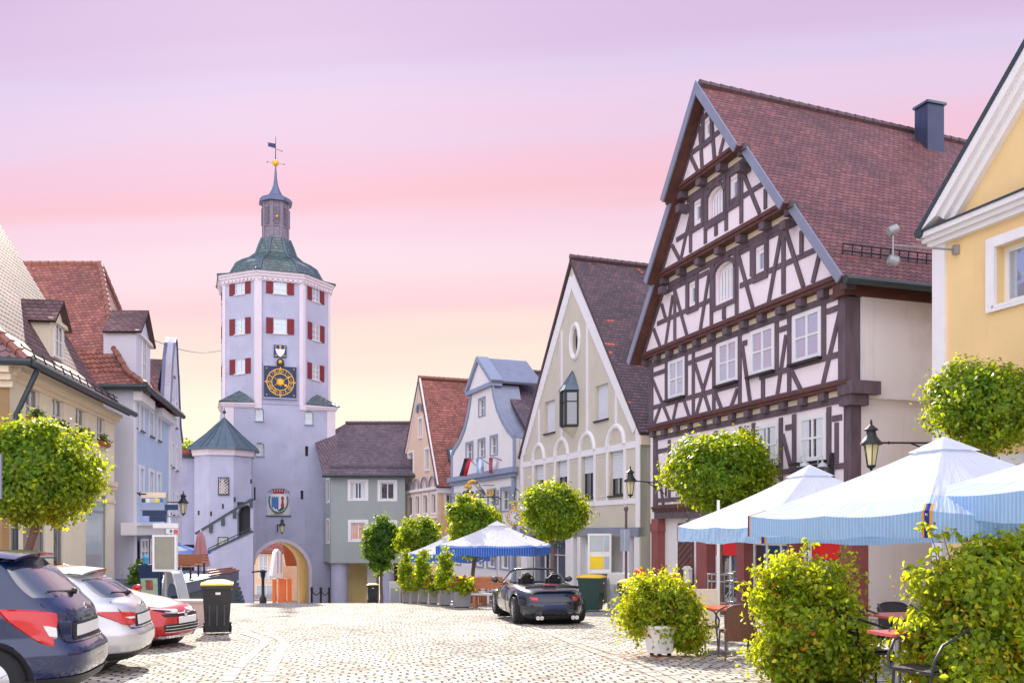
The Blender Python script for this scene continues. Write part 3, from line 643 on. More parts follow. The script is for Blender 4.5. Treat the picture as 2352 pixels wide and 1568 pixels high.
# yellow-lit shop interior items are seen as reflections only
# metal chimney on the right slope
best = None
for e10 in range(-175, -20, 5):
    for u10 in range(2, 45):
        q = F.P(UC+u10/10, RT-.5-u10/10*KS, e10/10); d_ = abs(q.x/q.y*FPX+CX-2133)+abs(HZ-(q.z-EYE)/q.y*FPX-352)
        if best is None or d_ < best[0]: best = (d_, u10/10, e10/10, q.z)
cc = F.P(UC+best[1], 0, best[2]); zch = best[3]
ch = MB(); Rz = Matrix.Rotation(math.atan2(nF.y, nF.x), 3, 'Z')
ch.box((cc.x, cc.y, zch+.3), (.68, .56, 2.5), Rz); chm = ch.build('chimney', MT['chimney_metal'], rf)
ct = MB(); ct.box((cc.x, cc.y, zch+1.60), (.80, .68, .08), Rz)
for a in (-.55, 0, .55): ct.box(Vector((cc.x, cc.y, zch+.3))+Rz @ Vector((a*.6, -.29, 0)), (.025, .025, 2.5), Rz)
ct.build('chimney_cap', MT['slate_metal'], chm)
# ================================================================ beige house with the steep plastered gable
cb = C(1240, 620, 2.7045)
F = Fac((.43, 47.3), (4.97, 35.5)); BH = thing('gabled_house', 'beige plastered house with white banded steep gable, oval window and small oriel', 'house', (2.7, 41.4, G(41)))
ap = F.uz(*cb(517, 80)); el_ = F.uz(*cb(165, 1385)); er = F.uz(*cb(975, 1200)); be = F.uz(*cb(190, 1470)); bf = F.uz(*cb(970, 1330))
ZE = (el_[1]+er[1])/2; ZBAND = (be[1]+bf[1])/2; UL, UR, UA, ZP = el_[0]+.15, er[0], ap[0], ap[1]
def bx(x, y): return F.uz(*cb(x, y))
ow = []
for q in ([(330, 1040), (398, 1022), (398, 1240), (330, 1255)], [(672, 935), (760, 908), (756, 1150), (672, 1170)]): ow.append(F.bb(cb, q))
bw_ = []
for xa, xb in ((262, 324), (412, 483), (580, 660), (768, 862)): bw_.append((bx(xa, 1450)[0], bx(xb, 1450)[0]))
c3b = C(980, 1180, 3.734)
zsill = F.uz(*c3b(2090, 215))[1]; ztop = ZBAND-.05
oc = bx(539, 630); ov = [(oc[0]+.34*math.cos(2*math.pi*k/20), oc[1]+.58*math.sin(2*math.pi*k/20)) for k in range(20)]
holes = [rc(*q) for q in ow]+[rc(a, b, zsill, ztop) for a, b in bw_]+[ov]
wall(F, 'wall', [(UL, 1.7), (UR, 1.7), (UR, ZE), (UA, ZP-.1), (UL, ZE)], holes, 0, MT['beige_wall'], BH)
for q in ow: window(F, BH, *q, 0, 'black_iron', 'glass', 1, (), .05, blind=.97, sill='black_iron', recess=.16)
for i, (a, b) in enumerate(bw_): window(F, BH, a, b, zsill, ztop, 0, 'black_iron', 'glass', 2, (), .08, recess=.16, sill='black_iron', blind=(.42, .42, .42, .62)[i])
o = window(F, BH, oc[0]-.33, oc[0]+.33, oc[1]-.57, oc[1]+.57, 0, 'black_iron', 'glass', 2, (.35, .65), .05, recess=.16, name='oval_window')
wb = MB()
def band(a, b, w_, e1=.03, fx=0): F.beam(wb, a, b, w_, .001+fx, e1+fx)
wb_ring = [F.P(oc[0]+.46*math.cos(2*math.pi*k/24), oc[1]+.76*math.sin(2*math.pi*k/24), .02) for k in range(25)]
wb.tube(wb_ring, .10, 6)
sl_ = (ZP-ZE)/(UA-UL); sr_ = (ZP-ZE)/(UR-UA)
for s_, us, k in ((-1, UL, sl_), (1, UR, sr_)):     # raking bands
    band((us-s_*.28, ZE-.05), (UA-s_*-.0, ZP-.85), .55, .06, .0015*(s_+1))
band((UL, ZBAND+.05), (UR, ZBAND+.05), .26, .035, .001); band((UL, zsill-.28), (UR, zsill-.28), .2, .035, .001)
band((UL+.12, 1.7), (UL+.12, ZE), .34, .04, .003); band((UR-.14, 1.7), (UR-.14, ZE), .34, .04, .003)
for i, (a, b) in enumerate(bw_):
    c = (a+b)/2; r = (b-a)/2+.14
    wb.tube([F.P(c+r*math.cos(math.pi*k/10), ZBAND+.15+r*1.05*math.sin(math.pi*k/10), .02) for k in range(11)], .11, 6)
    band((a-.16, zsill-.2), (a-.16, ZBAND), .18, .045, .004); band((b+.16, zsill-.2), (b+.16, ZBAND), .18, .045, .004)
for x, yt, i in ((290, 1090, 0), (443, 560, 1), (615, 460, 2), (810, 920, 3)):
    u = (bw_[i][0]+bw_[i][1])/2; t = bx(x, yt)[1]; band((u, ZBAND+.15+(bw_[i][1]-bw_[i][0])*.6), (u, t), .17, .035, .002)
wb.build('white_bands', MT['white_trim'], BH)
lb = MB()   # grey lines inside the bands
def line(pts, closed=True):
    q = [bx(*p) for p in pts]
    for a, b in zip(q, q[1:]+([q[0]] if closed else [])): F.beam(lb, a, b, .045, .001, .016)
line([(533, 250), (608, 435), (608, 1290), (560, 1385), (500, 1390), (455, 1330), (455, 510)]); line([(635, 500), (800, 890), (800, 1250), (745, 1350), (680, 1362), (632, 1290)])
line([(430, 615), (430, 1320), (395, 1410), (340, 1420), (300, 1350), (298, 1080)]); line([(825, 950), (948, 1225), (948, 1320), (880, 1325), (830, 1250)])
line([(275, 1110), (275, 1355), (250, 1440), (200, 1448)])
for i in range(3):
    a = bw_[i][1]+.40; b = bw_[i+1][0]-.40
    for p, q in (((a, zsill), (a, ZBAND-.2)), ((b, zsill), (b, ZBAND-.2)), ((a, zsill), (b, zsill)), ((a, ZBAND-.2), (b, ZBAND-.2))): F.beam(lb, p, q, .045, .001, .017)
lb.build('grey_lines', MT['stone_trim'], BH)
# oriel with pointed metal hood
o0 = bx(522, 1100); b0 = bx(522, 830)[1]; z1 = bx(522, 975)[1]; z0 = bx(522, 1205)[1]; zt = bx(522, 1285)[1]
orl = [F.P(o0[0]-.52, 0, 0), F.P(o0[0]-.26, 0, .5), F.P(o0[0]+.26, 0, .5), F.P(o0[0]+.52, 0, 0)]
def atz(p, z): return Vector((p.x, p.y, z))
fo = MB()
for p in orl: fo.box(atz(p, (z0+z1)/2), (.12, .12, z1-z0))
for zz in (z0, z1): fo.prism([atz(p, zz-.05) for p in orl], (0, 0, .1))
for a, b in zip(orl[:-1], orl[1:]): zz = z0+(z1-z0)*.7; fo.tube([atz(a, zz), atz(b, zz)], .03, 4)
oo = fo.build('oriel', MT['black_iron'], BH)
gg = MB(); gg.prism([atz(p+(F.P(o0[0], 0, .2)-p)*.08, z0+.06) for p in orl], (0, 0, z1-z0-.12)); gg.build('oriel_glass', MT['glass'], oo)
hd = MB(); tip = atz(F.P(o0[0], 0, .05), b0); ring = [atz(F.P(o0[0], 0, .2)+(p-F.P(o0[0], 0, .2))*1.3, z1+.04) for p in orl]
hd.add(ring+[tip], [(0, 1, 4), (1, 2, 4), (2, 3, 4), (3, 0, 4), (3, 2, 1, 0)])
for p in ring: hd.tube([p, tip], .02, 4)
hd.build('oriel_roof', MT['slate_metal'], oo)
cs = MB(); tp = atz(F.P(o0[0], 0, .0), zt); cs.add([atz(p, z0-.08) for p in orl]+[tp], [(0, 1, 4), (1, 2, 4), (2, 3, 4), (0, 3, 2, 1)]); cs.build('oriel_corbel', MT['beige_wall'], oo)
# roof
nF = Vector((F.n.x, F.n.y, 0)); r = MB(); bk = -11
slab(r, [F.P(UR+.25, ZE-.25, .12), F.P(UA, ZP+.08, .12), F.P(UA, ZP+.08, bk), F.P(UR+.25, ZE-.25, bk)], nF)
slab(r, [F.P(UL-.25, ZE-.25, .12), F.P(UA, ZP+.08, .12), F.P(UA, ZP+.08, bk), F.P(UL-.25, ZE-.25, bk)], nF)
rf = r.build('roof', MT['tile_dark'], BH); ridge(MB(), F.P(UA, ZP+.14, .1), F.P(UA, ZP+.14, bk)).build('ridge_tiles', MT['ridge_dark'], rf)
pR = F.P(UR, 0); FS = Fac((pR.x, pR.y), (pR.x-nF.x*12, pR.y-nF.y*12)); b = MB(); FS.rect(b, .01, 11, -2.5, ZE-.35, -.3, 0); b.build('side_wall', MT['beige_side'], BH)
b = MB(); FS.rect(b, -.02, 11, ZE-.72, ZE-.36, -.2, .12); b.build('eaves_moulding', MT['cream_trim'], BH)
pL = F.P(UL, 0); FL = Fac((pL.x, pL.y), (pL.x-nF.x*12, pL.y-nF.y*12)); b = MB(); FL.rect(b, .01, 11, -2.5, ZE-.35, -.3, 0); b.build('side_wall', MT['beige_side'], BH)
# shopfront
sf = MB(); zc = 1.7; F.rect(sf, UL, UR, zc-.35, zc-.002, -.3, .08); sf.build('shop_cornice', MT['zinc_pale'], BH)
pi = MB()
for xa, xb in ((1198, 1212), (1300, 1318), (1327, 1334), (1432, 1446), (1458, 1469)): 
    a = F.uz(xa, 1300)[0]; b_ = F.uz(xb, 1300)[0]; pm = MB(); F.rect(pm, a, b_, -2.6, zc-.36, -.3, .03); pm.build('pier', MT['white_trim'], BH)
bkw = MB(); F.rect(bkw, UL, UR, -2.6, zc, -1.6, -1.5); bkw.build('recessed_wall', MT['white_wall'], BH)
for xa, xb, e_ in ((1214, 1240, -.3), (1240, 1298, -.5), (1318, 1327, -.3), (1334, 1352, -.3), (1440, 1457, -.6)):
    a = F.uz(xa, 1300)[0]; b_ = F.uz(xb, 1300)[0]; window(F, BH, a, b_, -2.0, zc-.75, e_, 'white_trim', 'glass', 3 if b_-a > 1.5 else 1, (.82,), .08, .05, 0, name='shop_window')
a = F.uz(1240, 1250)[0]; b_ = F.uz(1299, 1250)[0]; s = MB(); F.rect(s, a, b_, zc-.95, zc-.45, -.2, -.1); s.build('shop_awning_box', MT['navy'], BH)
# ================================================================ white house with blue trim and curved gable
cw = C(780, 860, 2.24); F = Fac((-4.0, 59.5), (.55, 48.2)); WH = thing('curved_gable_house', 'white house with blue-grey trim and a sweeping curved gable', 'house', (-1.6, 53.8, G(54)))
bx = lambda x, y, e=0: F.uz(*cw(x, y), e)
prof = [(785, 745), (785, 620), (800, 585), (830, 540), (858, 470), (875, 400), (888, 320), (893, 270), (1012, 225), (1022, 290), (1040, 360), (1070, 430), (1100, 480), (1135, 520), (1135, 690)]
pq = [bx(*p) for p in prof]; zc = (pq[0][1]+pq[-1][1])/2; pq[0] = (pq[0][0], zc); pq[-1] = (pq[-1][0], zc); UL, UR = pq[0][0], pq[-1][0]
tri = [bx(880, 270), bx(940, 80), bx(1015, 212)]; zt = (tri[0][1]+tri[2][1])/2
w1 = [F.bb(cw, q) for q in ([(862, 548), (905, 540), (905, 655), (862, 655)], [(930, 530), (972, 520), (972, 640), (930, 640)], [(998, 512), (1042, 503), (1042, 628), (998, 628)])]
za = sum(q[2] for q in w1)/3; zb_ = sum(q[3] for q in w1)/3; wt = F.bb(cw, [(933, 302), (972, 292), (972, 405), (933, 412)])
h1 = [rc(q[0]+.12, q[1]-.12, za+.1, zb_-.12) for q in w1]+[rc(wt[0]+.12, wt[1]-.1, wt[2]+.1, wt[3]-.12)]
wall(F, 'wall', pq, h1, 0, MT['white_wall'], WH)
for q in h1: window(F, WH, q[0][0], q[1][0], q[0][1], q[2][1], 0, 'white_trim', 'glass', 2, (.5,), .05, recess=.1, surround='blue_trim', sw=.12, se=.04)
cf = C(1120, 1160, 9.8); w2 = [F.bb(cf, q) for q in ([(150, 700), (320, 660), (320, 1130), (150, 1130)], [(690, 620), (880, 590), (880, 1100), (690, 1100)], [(975, 590), (1190, 560), (1190, 1090), (975, 1090)], [(1290, 545), (1550, 515), (1540, 1200), (1290, 1240)])]
z1 = w2[3][3]-.1; z0 = w2[3][2]+.12; h2 = [rc(q[0]+.16, q[1]-.16, z0+.1, z1-.1) for q in w2]
zg0 = F.uz(*c3b(1060, 915))[1]; h3 = [rc(F.uz(*c3b(x0, 850))[0], F.uz(*c3b(x1, 850))[0], zg0+.1, zg0+1.9) for x0, x1 in ((600, 640), (790, 850), (895, 965), (1020, 1095))]
wall(F, 'wall_lower', rc(UL, UR, -4.2, zc), h2+h3, -.001, MT['white_wall'], WH)
for q in h2+h3: window(F, WH, q[0][0], q[1][0], q[0][1], q[2][1], 0, 'white_trim', 'glass', 2, (.55,), .06, recess=.12, surround='blue_trim', sw=.16, se=.05)
t = MB(); F.rect(t, UL-.25, UR+.3, zc-.30, zc-.002, -.1, .28); F.rect(t, UL-.2, UR+.2, zc-.52, zc-.301, -.1, .14); F.rect(t, UR-.35, UR+.01, -4.2, zc-.53, -.1, .06); F.rect(t, UL-.01, UL+.3, -4.2, zc-.53, -.1, .06)
t.build('cornice', MT['blue_trim'], WH)
t = MB()
for a, b in zip(pq[1:8], pq[2:8]): F.beam(t, a, b, .3, .003, .07)
F.beam(t, pq[0], pq[1], .3, .002, .06); t.build('gable_edging', MT['blue_trim'], WH); t = MB()
for a, b in zip(pq[8:13], pq[9:14]): F.beam(t, a, b, .3, .003, .07)
F.beam(t, pq[13], pq[14], .3, .002, .06); t.build('gable_edging', MT['blue_trim'], WH)
pd = MB(); F.poly(pd, [(tri[0][0], zt), (tri[2][0], zt), (tri[1][0], tri[1][1]-.1)], -.3, .05); p_ = pd.build('gable_top', MT['white_wall'], WH)
t = MB(); F.rect(t, tri[0][0]-.15, tri[2][0]+.15, zt-.22, zt+.02, -.5, .2); F.beam(t, (tri[0][0]-.2, zt), tri[1], .26, -.5, .22); F.beam(t, (tri[2][0]+.2, zt), tri[1], .26, -.5, .221); t.build('pediment_edging', MT['blue_trim'], p_)
nF = Vector((F.n.x, F.n.y, 0)); r = MB(); um = tri[1][0]; zr = F.uz(*cw(1150, 178), -3)[1]
slab(r, [tuple(F.P(tri[2][0]+.25, zt+.05, .15)), tuple(F.P(um, tri[1][1]+.05, .15)), tuple(F.P(um, tri[1][1]+.05, -3)), tuple(F.P(tri[2][0]+.25, zt+.05, -3))], nF)
slab(r, [tuple(F.P(tri[0][0]-.25, zt+.05, .15)), tuple(F.P(um, tri[1][1]+.05, .15)), tuple(F.P(um, tri[1][1]+.05, -3)), tuple(F.P(tri[0][0]-.25, zt+.05, -3))], nF); rt = r.build('pediment_roof', MT['zinc_pale'], WH)
cv = MB(); rp_ = [pq[i] for i in (8, 9, 10, 11, 12, 13)]
for a, b in zip(rp_[:-1], rp_[1:]): slab(cv, [F.P(a[0]+.02, a[1], .06), F.P(b[0]+.02, b[1], .06), F.P(b[0]+.02, b[1], -1.6), F.P(a[0]+.02, a[1], -1.6)], nF, .1)
lp_ = [pq[i] for i in (1, 2, 3, 4, 5, 6, 7)]; cv2 = MB()
for a, b in zip(lp_[:-1], lp_[1:]): slab(cv2, [F.P(a[0]-.02, a[1], .06), F.P(b[0]-.02, b[1], .06), F.P(b[0]-.02, b[1], -1.6), F.P(a[0]-.02, a[1], -1.6)], nF, .1)
cv.build('curved_coping', MT['zinc_pale'], WH); cv = MB(); cv2.build('curved_coping', MT['zinc_pale'], WH)
zE = pq[13][1]-.1; r = MB()
slab(r, [F.P(UR+.25, zE, -.9), F.P(um, zr, -.9), F.P(um, zr, -13), F.P(UR+.25, zE, -13)], nF); slab(r, [F.P(UL-.25, zE, -.9), F.P(um, zr, -.9), F.P(um, zr, -13), F.P(UL-.25, zE, -13)], nF)
rf = r.build('roof', MT['tile_grey'], WH); ridge(MB(), F.P(um, zr+.06, -.9), F.P(um, zr+.06, -13)).build('ridge_tiles', MT['ridge_dark'], rf)
for uu, nm in ((UR, 'side_wall'), (UL, 'side_wall')):
    p_ = F.P(uu, 0); q_ = Fac((p_.x, p_.y), (p_.x-nF.x*13, p_.y-nF.y*13)); b = MB(); q_.rect(b, .31, 13, -4.5, zE, -.15, .15); b.build(nm, MT['white_wall'], WH)
# ================================================================ peach house with red roof
F = Fac((-8.56, 69.5), (-4.95, 60.5)); PH = thing('peach_gabled_house', 'narrow peach house with white window frames and bright red tiled roof', 'house', (-6.7, 65, G(65)))
bx = lambda x, y, e=0: F.uz(*cw(x, y), e)
apx = bx(605, 190); UL, UR = bx(488, 900)[0], bx(703, 900)[0]; el_ = bx(478, 815); er = bx(700, 778); ZE = (el_[1]+er[1])/2-.1
up = [F.bb(cw, q) for q in ([(542, 612), (568, 606), (568, 720), (542, 724)], [(636, 592), (657, 586), (657, 702), (636, 708)], [(600, 420), (618, 414), (618, 520), (600, 526)])]
lo = [(bx(a, 900)[0], bx(b, 900)[0]) for a, b in ((503, 525), (541, 564), (581, 604), (624, 650), (671, 696))]; zl0 = bx(600, 952)[1]; zl1 = bx(600, 850)[1]
gz = bx(600, 1200)[1]
wall(F, 'wall', [(UL, -4.4), (UR, -4.4), (UR, ZE), (apx[0], apx[1]-.15), (UL, ZE)], [rc(*q) for q in up]+[rc(a, b, zl0, zl1) for a, b in lo], 0, MT['peach_wall'], PH)
for q in up: window(F, PH, *q, 0, 'white_trim', 'glass', 1, (), .09, recess=.08, surround='white_trim', sw=.16, se=.06, sill='stone_trim')
for a, b in lo: window(F, PH, a, b, zl0, zl1, 0, 'white_trim', 'glass', 1, (), .08, recess=.08, surround='white_trim', sw=.15, se=.06)
t = MB(); F.rect(t, UL, UR, zl1+.30, zl1+.48, 0, .2); F.rect(t, UL, UR, zl0-.32, zl0-.18, 0, .12)
F.beam(t, (UL-.1, ZE-.1), (apx[0], apx[1]-.1), .35, .001, .1); F.beam(t, (UR+.1, ZE-.1), (apx[0], apx[1]-.1), .35, .001, .101); F.rect(t, UL, UL+.25, -4.4, ZE, .001, .05); t.build('mouldings', MT['white_trim'], PH)
t = MB()
for a, b in lo:
    c = (a+b)/2; rr = (b-a)/2+.16; t.tube([F.P(c+rr*math.cos(math.pi*k/8), zl1+.5+rr*math.sin(math.pi*k/8), .14) for k in range(9)], .07, 5)
c = (up[2][0]+up[2][1])/2; t.tube([F.P(c+.55*math.cos(math.pi*k/8), up[2][3]+.45+.55*math.sin(math.pi*k/8), .14) for k in range(9)], .1, 5)
t.build('lunette_hoods', MT['zinc_pale'], PH)
nF = Vector((F.n.x, F.n.y, 0)); r = MB()
slab(r, [F.P(UR+.3, ZE-.15, .15), F.P(apx[0], apx[1], .15), F.P(apx[0], apx[1], -14), F.P(UR+.3, ZE-.15, -14)], nF); slab(r, [F.P(UL-.3, ZE-.15, .15), F.P(apx[0], apx[1], .15), F.P(apx[0], apx[1], -14), F.P(UL-.3, ZE-.15, -14)], nF)
rf = r.build('roof', MT['tile_red'], PH); ridge(MB(), F.P(apx[0], apx[1]+.06, .1), F.P(apx[0], apx[1]+.06, -14), .13).build('ridge_tiles', MT['ridge_tile'], rf)
# skylight on the right slope
def onslope(ef, zf): k = (apx[1]-ZE+.15)/(UR+.3-apx[0]); return F.P(apx[0]+(apx[1]-zf)/k, zf, ef)
z_a, z_b = F.uz(*cw(745, 592), -1)[1], F.uz(*cw(745, 665), -1)[1]
nn = Vector((F.d.x*.75, F.d.y*.75, .6)); s = MB(); s.prism([onslope(-1.0, z_b)+nn*.08, onslope(-2.9, z_b)+nn*.08, onslope(-2.9, z_a)+nn*.08, onslope(-1.0, z_a)+nn*.08], nn*.08); sk = s.build('skylight', MT['gutter'], rf)
s = MB(); s.prism([onslope(-1.15, z_b+.15)+nn*.17, onslope(-2.75, z_b+.15)+nn*.17, onslope(-2.75, z_a-.15)+nn*.17, onslope(-1.15, z_a-.15)+nn*.17], nn*.02); s.build('pane', MT['glass_blue'], sk)
p_ = F.P(UR, 0); FS = Fac((p_.x, p_.y), (p_.x-nF.x*14, p_.y-nF.y*14)); wsa = FS.uz(*cw(750, 900))[0]; wsb = FS.uz(*cw(775, 900))[0]
wall(FS, 'side_wall', rc(.29, 14, -4.4, ZE-.2), [rc(wsa, wsb+.3, zl0, zl1)], 0, MT['peach_side'], PH); window(FS, PH, wsa, wsb+.3, zl0, zl1, 0, 'white_trim', 'glass', 2, (), .09, recess=.1, surround='white_trim', sill='stone_trim')
t = MB(); FS.rect(t, -.02, 14, ZE-.55, ZE-.2, -.1, .12); t.build('eaves_moulding', MT['white_trim'], PH)
p_ = F.P(UL, 0); FS = Fac((p_.x, p_.y), (p_.x-nF.x*14, p_.y-nF.y*14)); b = MB(); FS.rect(b, .31, 14, -4.4, ZE-.2, -.15, .15); b.build('side_wall', MT['peach_side'], PH)
# ================================================================ grey-green house on pillars
Y0 = 66.0; x0 = P(759.7, 0, Y0).x; x1 = P(930, 0, Y0).x; F = Fac((x0, Y0), (x1, Y0)); SH = thing('overhanging_house', 'plain grey-green house on round pillars beside the gate tower, slate-coloured roof', 'house', ((x0+x1)/2, Y0, G(Y0)))
zo = P(0, 1292, Y0).z; ze = P(0, 1086, Y0).z; bx = lambda x, y: F.uz(*cw(x, y))
ws = [F.bb(cw, q) for q in ([(200, 757), (316, 757), (316, 882), (200, 882)], [(367, 760), (478, 760), (478, 884), (367, 884)], [(202, 983), (316, 983), (316, 1112), (202, 1112)], [(372, 985), (478, 985), (478, 1112), (372, 1112)])]
hs = [rc(a+.22, b-.22, c+.2, d-.2) for a, b, c, d in ws]
wall(F, 'wall', rc(0, F.len, zo, ze), hs, 0, MT['sage_wall'], SH)
for i, q in enumerate(hs): window(F, SH, q[0][0], q[1][0], q[0][1], q[2][1], 0, 'white_trim', 'glass' if i != 2 else 'glass_warm_reflection', 2, (), .08, recess=.08, surround='white_trim', sw=.22, se=.04, curtain=(i == 0))
xb = P(740, 0, 69.6).x; F2 = Fac((xb, 69.6), (x0, Y0)); zt2 = F2.uz(*cw(78, 548))[1]
sw_ = [F2.bb(cw, q) for q in ([(82, 760), (98, 760), (98, 882), (82, 882)], [(82, 985), (98, 985), (98, 1110), (82, 1110)])]
wall(F2, 'side_wall', [(0, zo), (F2.len-.01, zo), (F2.len-.01, ze), (.9, zt2-.3), (0, zt2)], [rc(*q) for q in sw_], 0, MT['sage_wall'], SH)
for q in sw_: window(F2, SH, *q, 0, 'white_trim', 'glass', 1, (), .12, recess=.06, surround='white_trim', sw=.14, se=.03)
f = MB(); f.prism([(x0, Y0+.02, zo-.02), (x1, Y0+.02, zo-.02), (x1, 73, zo-.02), (xb, 73, zo-.02), (xb+.02, 69.6, zo-.02)], (0, 0, .3)); f.build('overhang_floor', MT['sage_wall'], SH)
for px_, rr in ((780, .62), (890, .5)):
    xx_ = P(px_, 0, Y0+.8).x; m = MB(); m.lathe([(rr, G(Y0)-.1), (rr, zo-.021)], (xx_, Y0+.85, 0), 20); m.build('pillar', MT['lav_wall'], SH)
b = MB(); b.box((P(760, 0, 70.5).x, 70.5, (G(70)+zo)/2-.02), (.8, 1.5, zo-G(70)-.02)); b.build('rear_pier', MT['lav_wall'], SH)
b = MB(); xq = P(798, 0, 69).x; b.box((xq+.4, 70.1, (G(69)+zo)/2-.02), (1.9, .3, zo-G(69)-.02)); b.build('passage_wall', MT['arch_yellow'], SH)
b = MB(); b.box((xq+2.0, 68.6, (G(69)+zo)/2-.02), (.7, 1.2, zo-G(69)-.02)); b.build('white_pier', MT['white_wall'], SH)
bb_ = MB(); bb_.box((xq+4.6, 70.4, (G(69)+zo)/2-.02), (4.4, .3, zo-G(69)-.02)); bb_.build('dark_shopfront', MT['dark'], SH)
Fs = Fac((xq+2.3, 69.8), (xq+6.8, 69.8))
for k in range(3): window(Fs, SH, .1+1.45*k, 1.4+1.45*k, G(69)+.15, zo-.3, .1, 'grey_metal', 'glass', 1, (.8,), .06, recess=0, name='shop_window')
Yr = 70.5; zr = P(0, 972, Yr).z; xr = P(794.6, 0, Yr).x; r = MB(); yb = 2*Yr-Y0
slab(r, [(x0-.5, Y0-.4, ze-.1), (x1+3, Y0-.4, ze-.1), (x1+3, Yr, zr), (xr, Yr, zr)], (1, 0, 0)); slab(r, [(x0-.5, yb, ze-.1), (x1+3, yb, ze-.1), (x1+3, Yr, zr), (xr, Yr, zr)], (1, 0, 0))
slab(r, [(x0-.5, Y0-.4, ze-.1), (xb-.5, 69.2, zt2+.2), (xr, Yr, zr)], (.3, -1, 0)); 
rf = r.build('roof', MT['tile_grey'], SH); ridge(MB(), (xr, Yr, zr+.06), (x1+3, Yr, zr+.06), .13).build('ridge_tiles', MT['ridge_dark'], rf)
g_ = MB(); g_.tube([(x0-.5, Y0-.5, ze-.22), (x1+3, Y0-.5, ze-.22)], .12, 8)
for k in range(2): g_.tube([(x0-.2, Y0+.1+.1*k, ze+.42+.13*k), (x1+3, Y0+.1+.1*k, ze+.42+.13*k)], .03, 4)
g_.build('gutter', MT['gutter'], rf)
# ================================================================ yellow house on the right
F = Fac((9.72, 21.0), (9.72+.343*13, 8.0)); YH = thing('yellow_gabled_house', 'ochre yellow house with thick white gable mouldings at the right edge', 'house', (11.5, 16, G(16)))
cy = C(2200, 180, 1.911); bx = lambda x, y, e=0: F.uz(*cy(x, y), e)
zc = (bx(250, 835)[1]+bx(688, 690)[1])/2; zc2 = (bx(250, 770, .4)[1]+bx(688, 590, .4)[1])/2; ul = .0
wq = F.bb(cy, [(505, 790), (900, 640), (900, 1060), (505, 1140)]); a_ = bx(508, 1000)[0]; z0_ = bx(505, 1140)[1]; z1_ = bx(508, 785)[1]; ww = 1.75
h = [rc(a_+.28, a_+.28+ww, z0_+.05, z1_-.32)]; zl = 2.0; h.append(rc(a_+.28, a_+.28+ww, zl-.9, zl+.9))
p1 = bx(235, 775, .3); p2 = bx(688, 0, .3); kk = (p2[1]-p1[1])/(p2[0]-p1[0]); half_ = 6.0
wall(F, 'wall', [(0, -1.5), (12, -1.5), (12, zc+.25), (half_, zc+.25+kk*(half_-.3)), (.3, zc+.25)], h, 0, MT['yellow_wall'], YH)
for q in h: window(F, YH, q[0][0], q[1][0], q[0][1], q[2][1], 0, 'offwhite', 'glass_blue', 2, (), .11, recess=.2, surround='white_trim', sw=.22, se=.09, sill='white_trim')
t = MB(); F.rect(t, -.08, 12, zc-.0, zc+.11, 0, .16); F.rect(t, -.14, 12, zc+.111, zc+.21, 0, .26); F.rect(t, -.2, 12, zc+.211, zc+.33, 0, .36); t.build('cornice', MT['white_trim'], YH)
t = MB(); F.rect(t, -.1, 12, zc+.332, zc+.37, 0, .4); t.build('cornice_flashing', MT['gutter'], YH)
t = MB(); a = Vector((.05, zc+.30)); d = Vector((1, kk*1.02)).normalized(); q = Vector((-d.y, d.x)); Ln = 8.5
for k, (w0, w1_, ee) in enumerate(((-.36, -.22, .16), (-.219, -.08, .28), (-.079, .1, .40))):
    F.poly(t, [a+q*w0+d*.45, a+d*Ln+q*w0, a+d*Ln+q*w1_, a+q*w1_+d*.45 if k < 2 else a+q*w1_], -.1, ee)
t.build('raking_cornice', MT['white_trim'], YH)
t = MB(); F.poly(t, [a+q*.102, a+d*Ln+q*.102, a+d*Ln+q*.2, a+q*.2], -.3, .43)
r = MB(); e1 = F.P(a.x+q.x*.2, a.y+q.y*.2, .40); e2 = F.P((a+d*Ln+q*.2).x, (a+d*Ln+q*.2).y, .40); nF = Vector((F.n.x, F.n.y, 0)); slab(r, [e1, e2, e2-nF*11, e1-nF*11], nF, .05); rf = r.build('roof', MT['tile_red'], YH); t.build('verge_flashing', MT['gutter'], rf)
g_ = MB(); g_.tube([e1+nF*.02-Vector((0, 0, .12)), e1-nF*11-Vector((0, 0, .12))], .12, 8); g_.build('gutter', MT['gutter'], rf)
t = MB(); ub_ = F.uz(2175, 800)[0]; F.rect(t, -.02, ub_, -.55+G(21)+1.0, zc, -.1, .07); t.build('corner_pilaster', MT['white_trim'], YH)
t = MB(); F.rect(t, -.06, 12, -1.6, G(21)+.95, 0, .10); t.build('granite_plinth', MT['zinc_pale'], YH)
p_ = F.P(0, 0); FS = Fac((p_.x, p_.y), (p_.x-nF.x*11, p_.y-nF.y*11)); b = MB(); FS.rect(b, .31, 11, -1.6, zc+.3, -.15, .15); b.build('side_wall', MT['yellow_wall'], YH)
fl = MB(); q0 = bx(370, 850, 0); fl.tube([F.P(q0[0], q0[1], 0), F.P(q0[0]-.25, q0[1]+.02, 1.55)], .025, 6); fl.box(F.P(q0[0], q0[1], .05), (.12, .12, .2)); fa = F.P(q0[0]-.25, q0[1]+.02, 1.55)
fl.tube([fa+Vector((0, 0, -.25)), fa+Vector((0, 0, .25))], .02, 6)
for s_ in (-1, 1): fl.tube([fa+Vector((-.1, 0, .3*s_)), fa+Vector((.08, 0, .36*s_)), fa+Vector((.14, 0, .38*s_))], [.1, .12, .04], 10)
tag(fl.build('floodlight_bracket', MT['grey_metal']), 'twin grey floodlights on a long arm at the corner of the yellow house', 'floodlight')
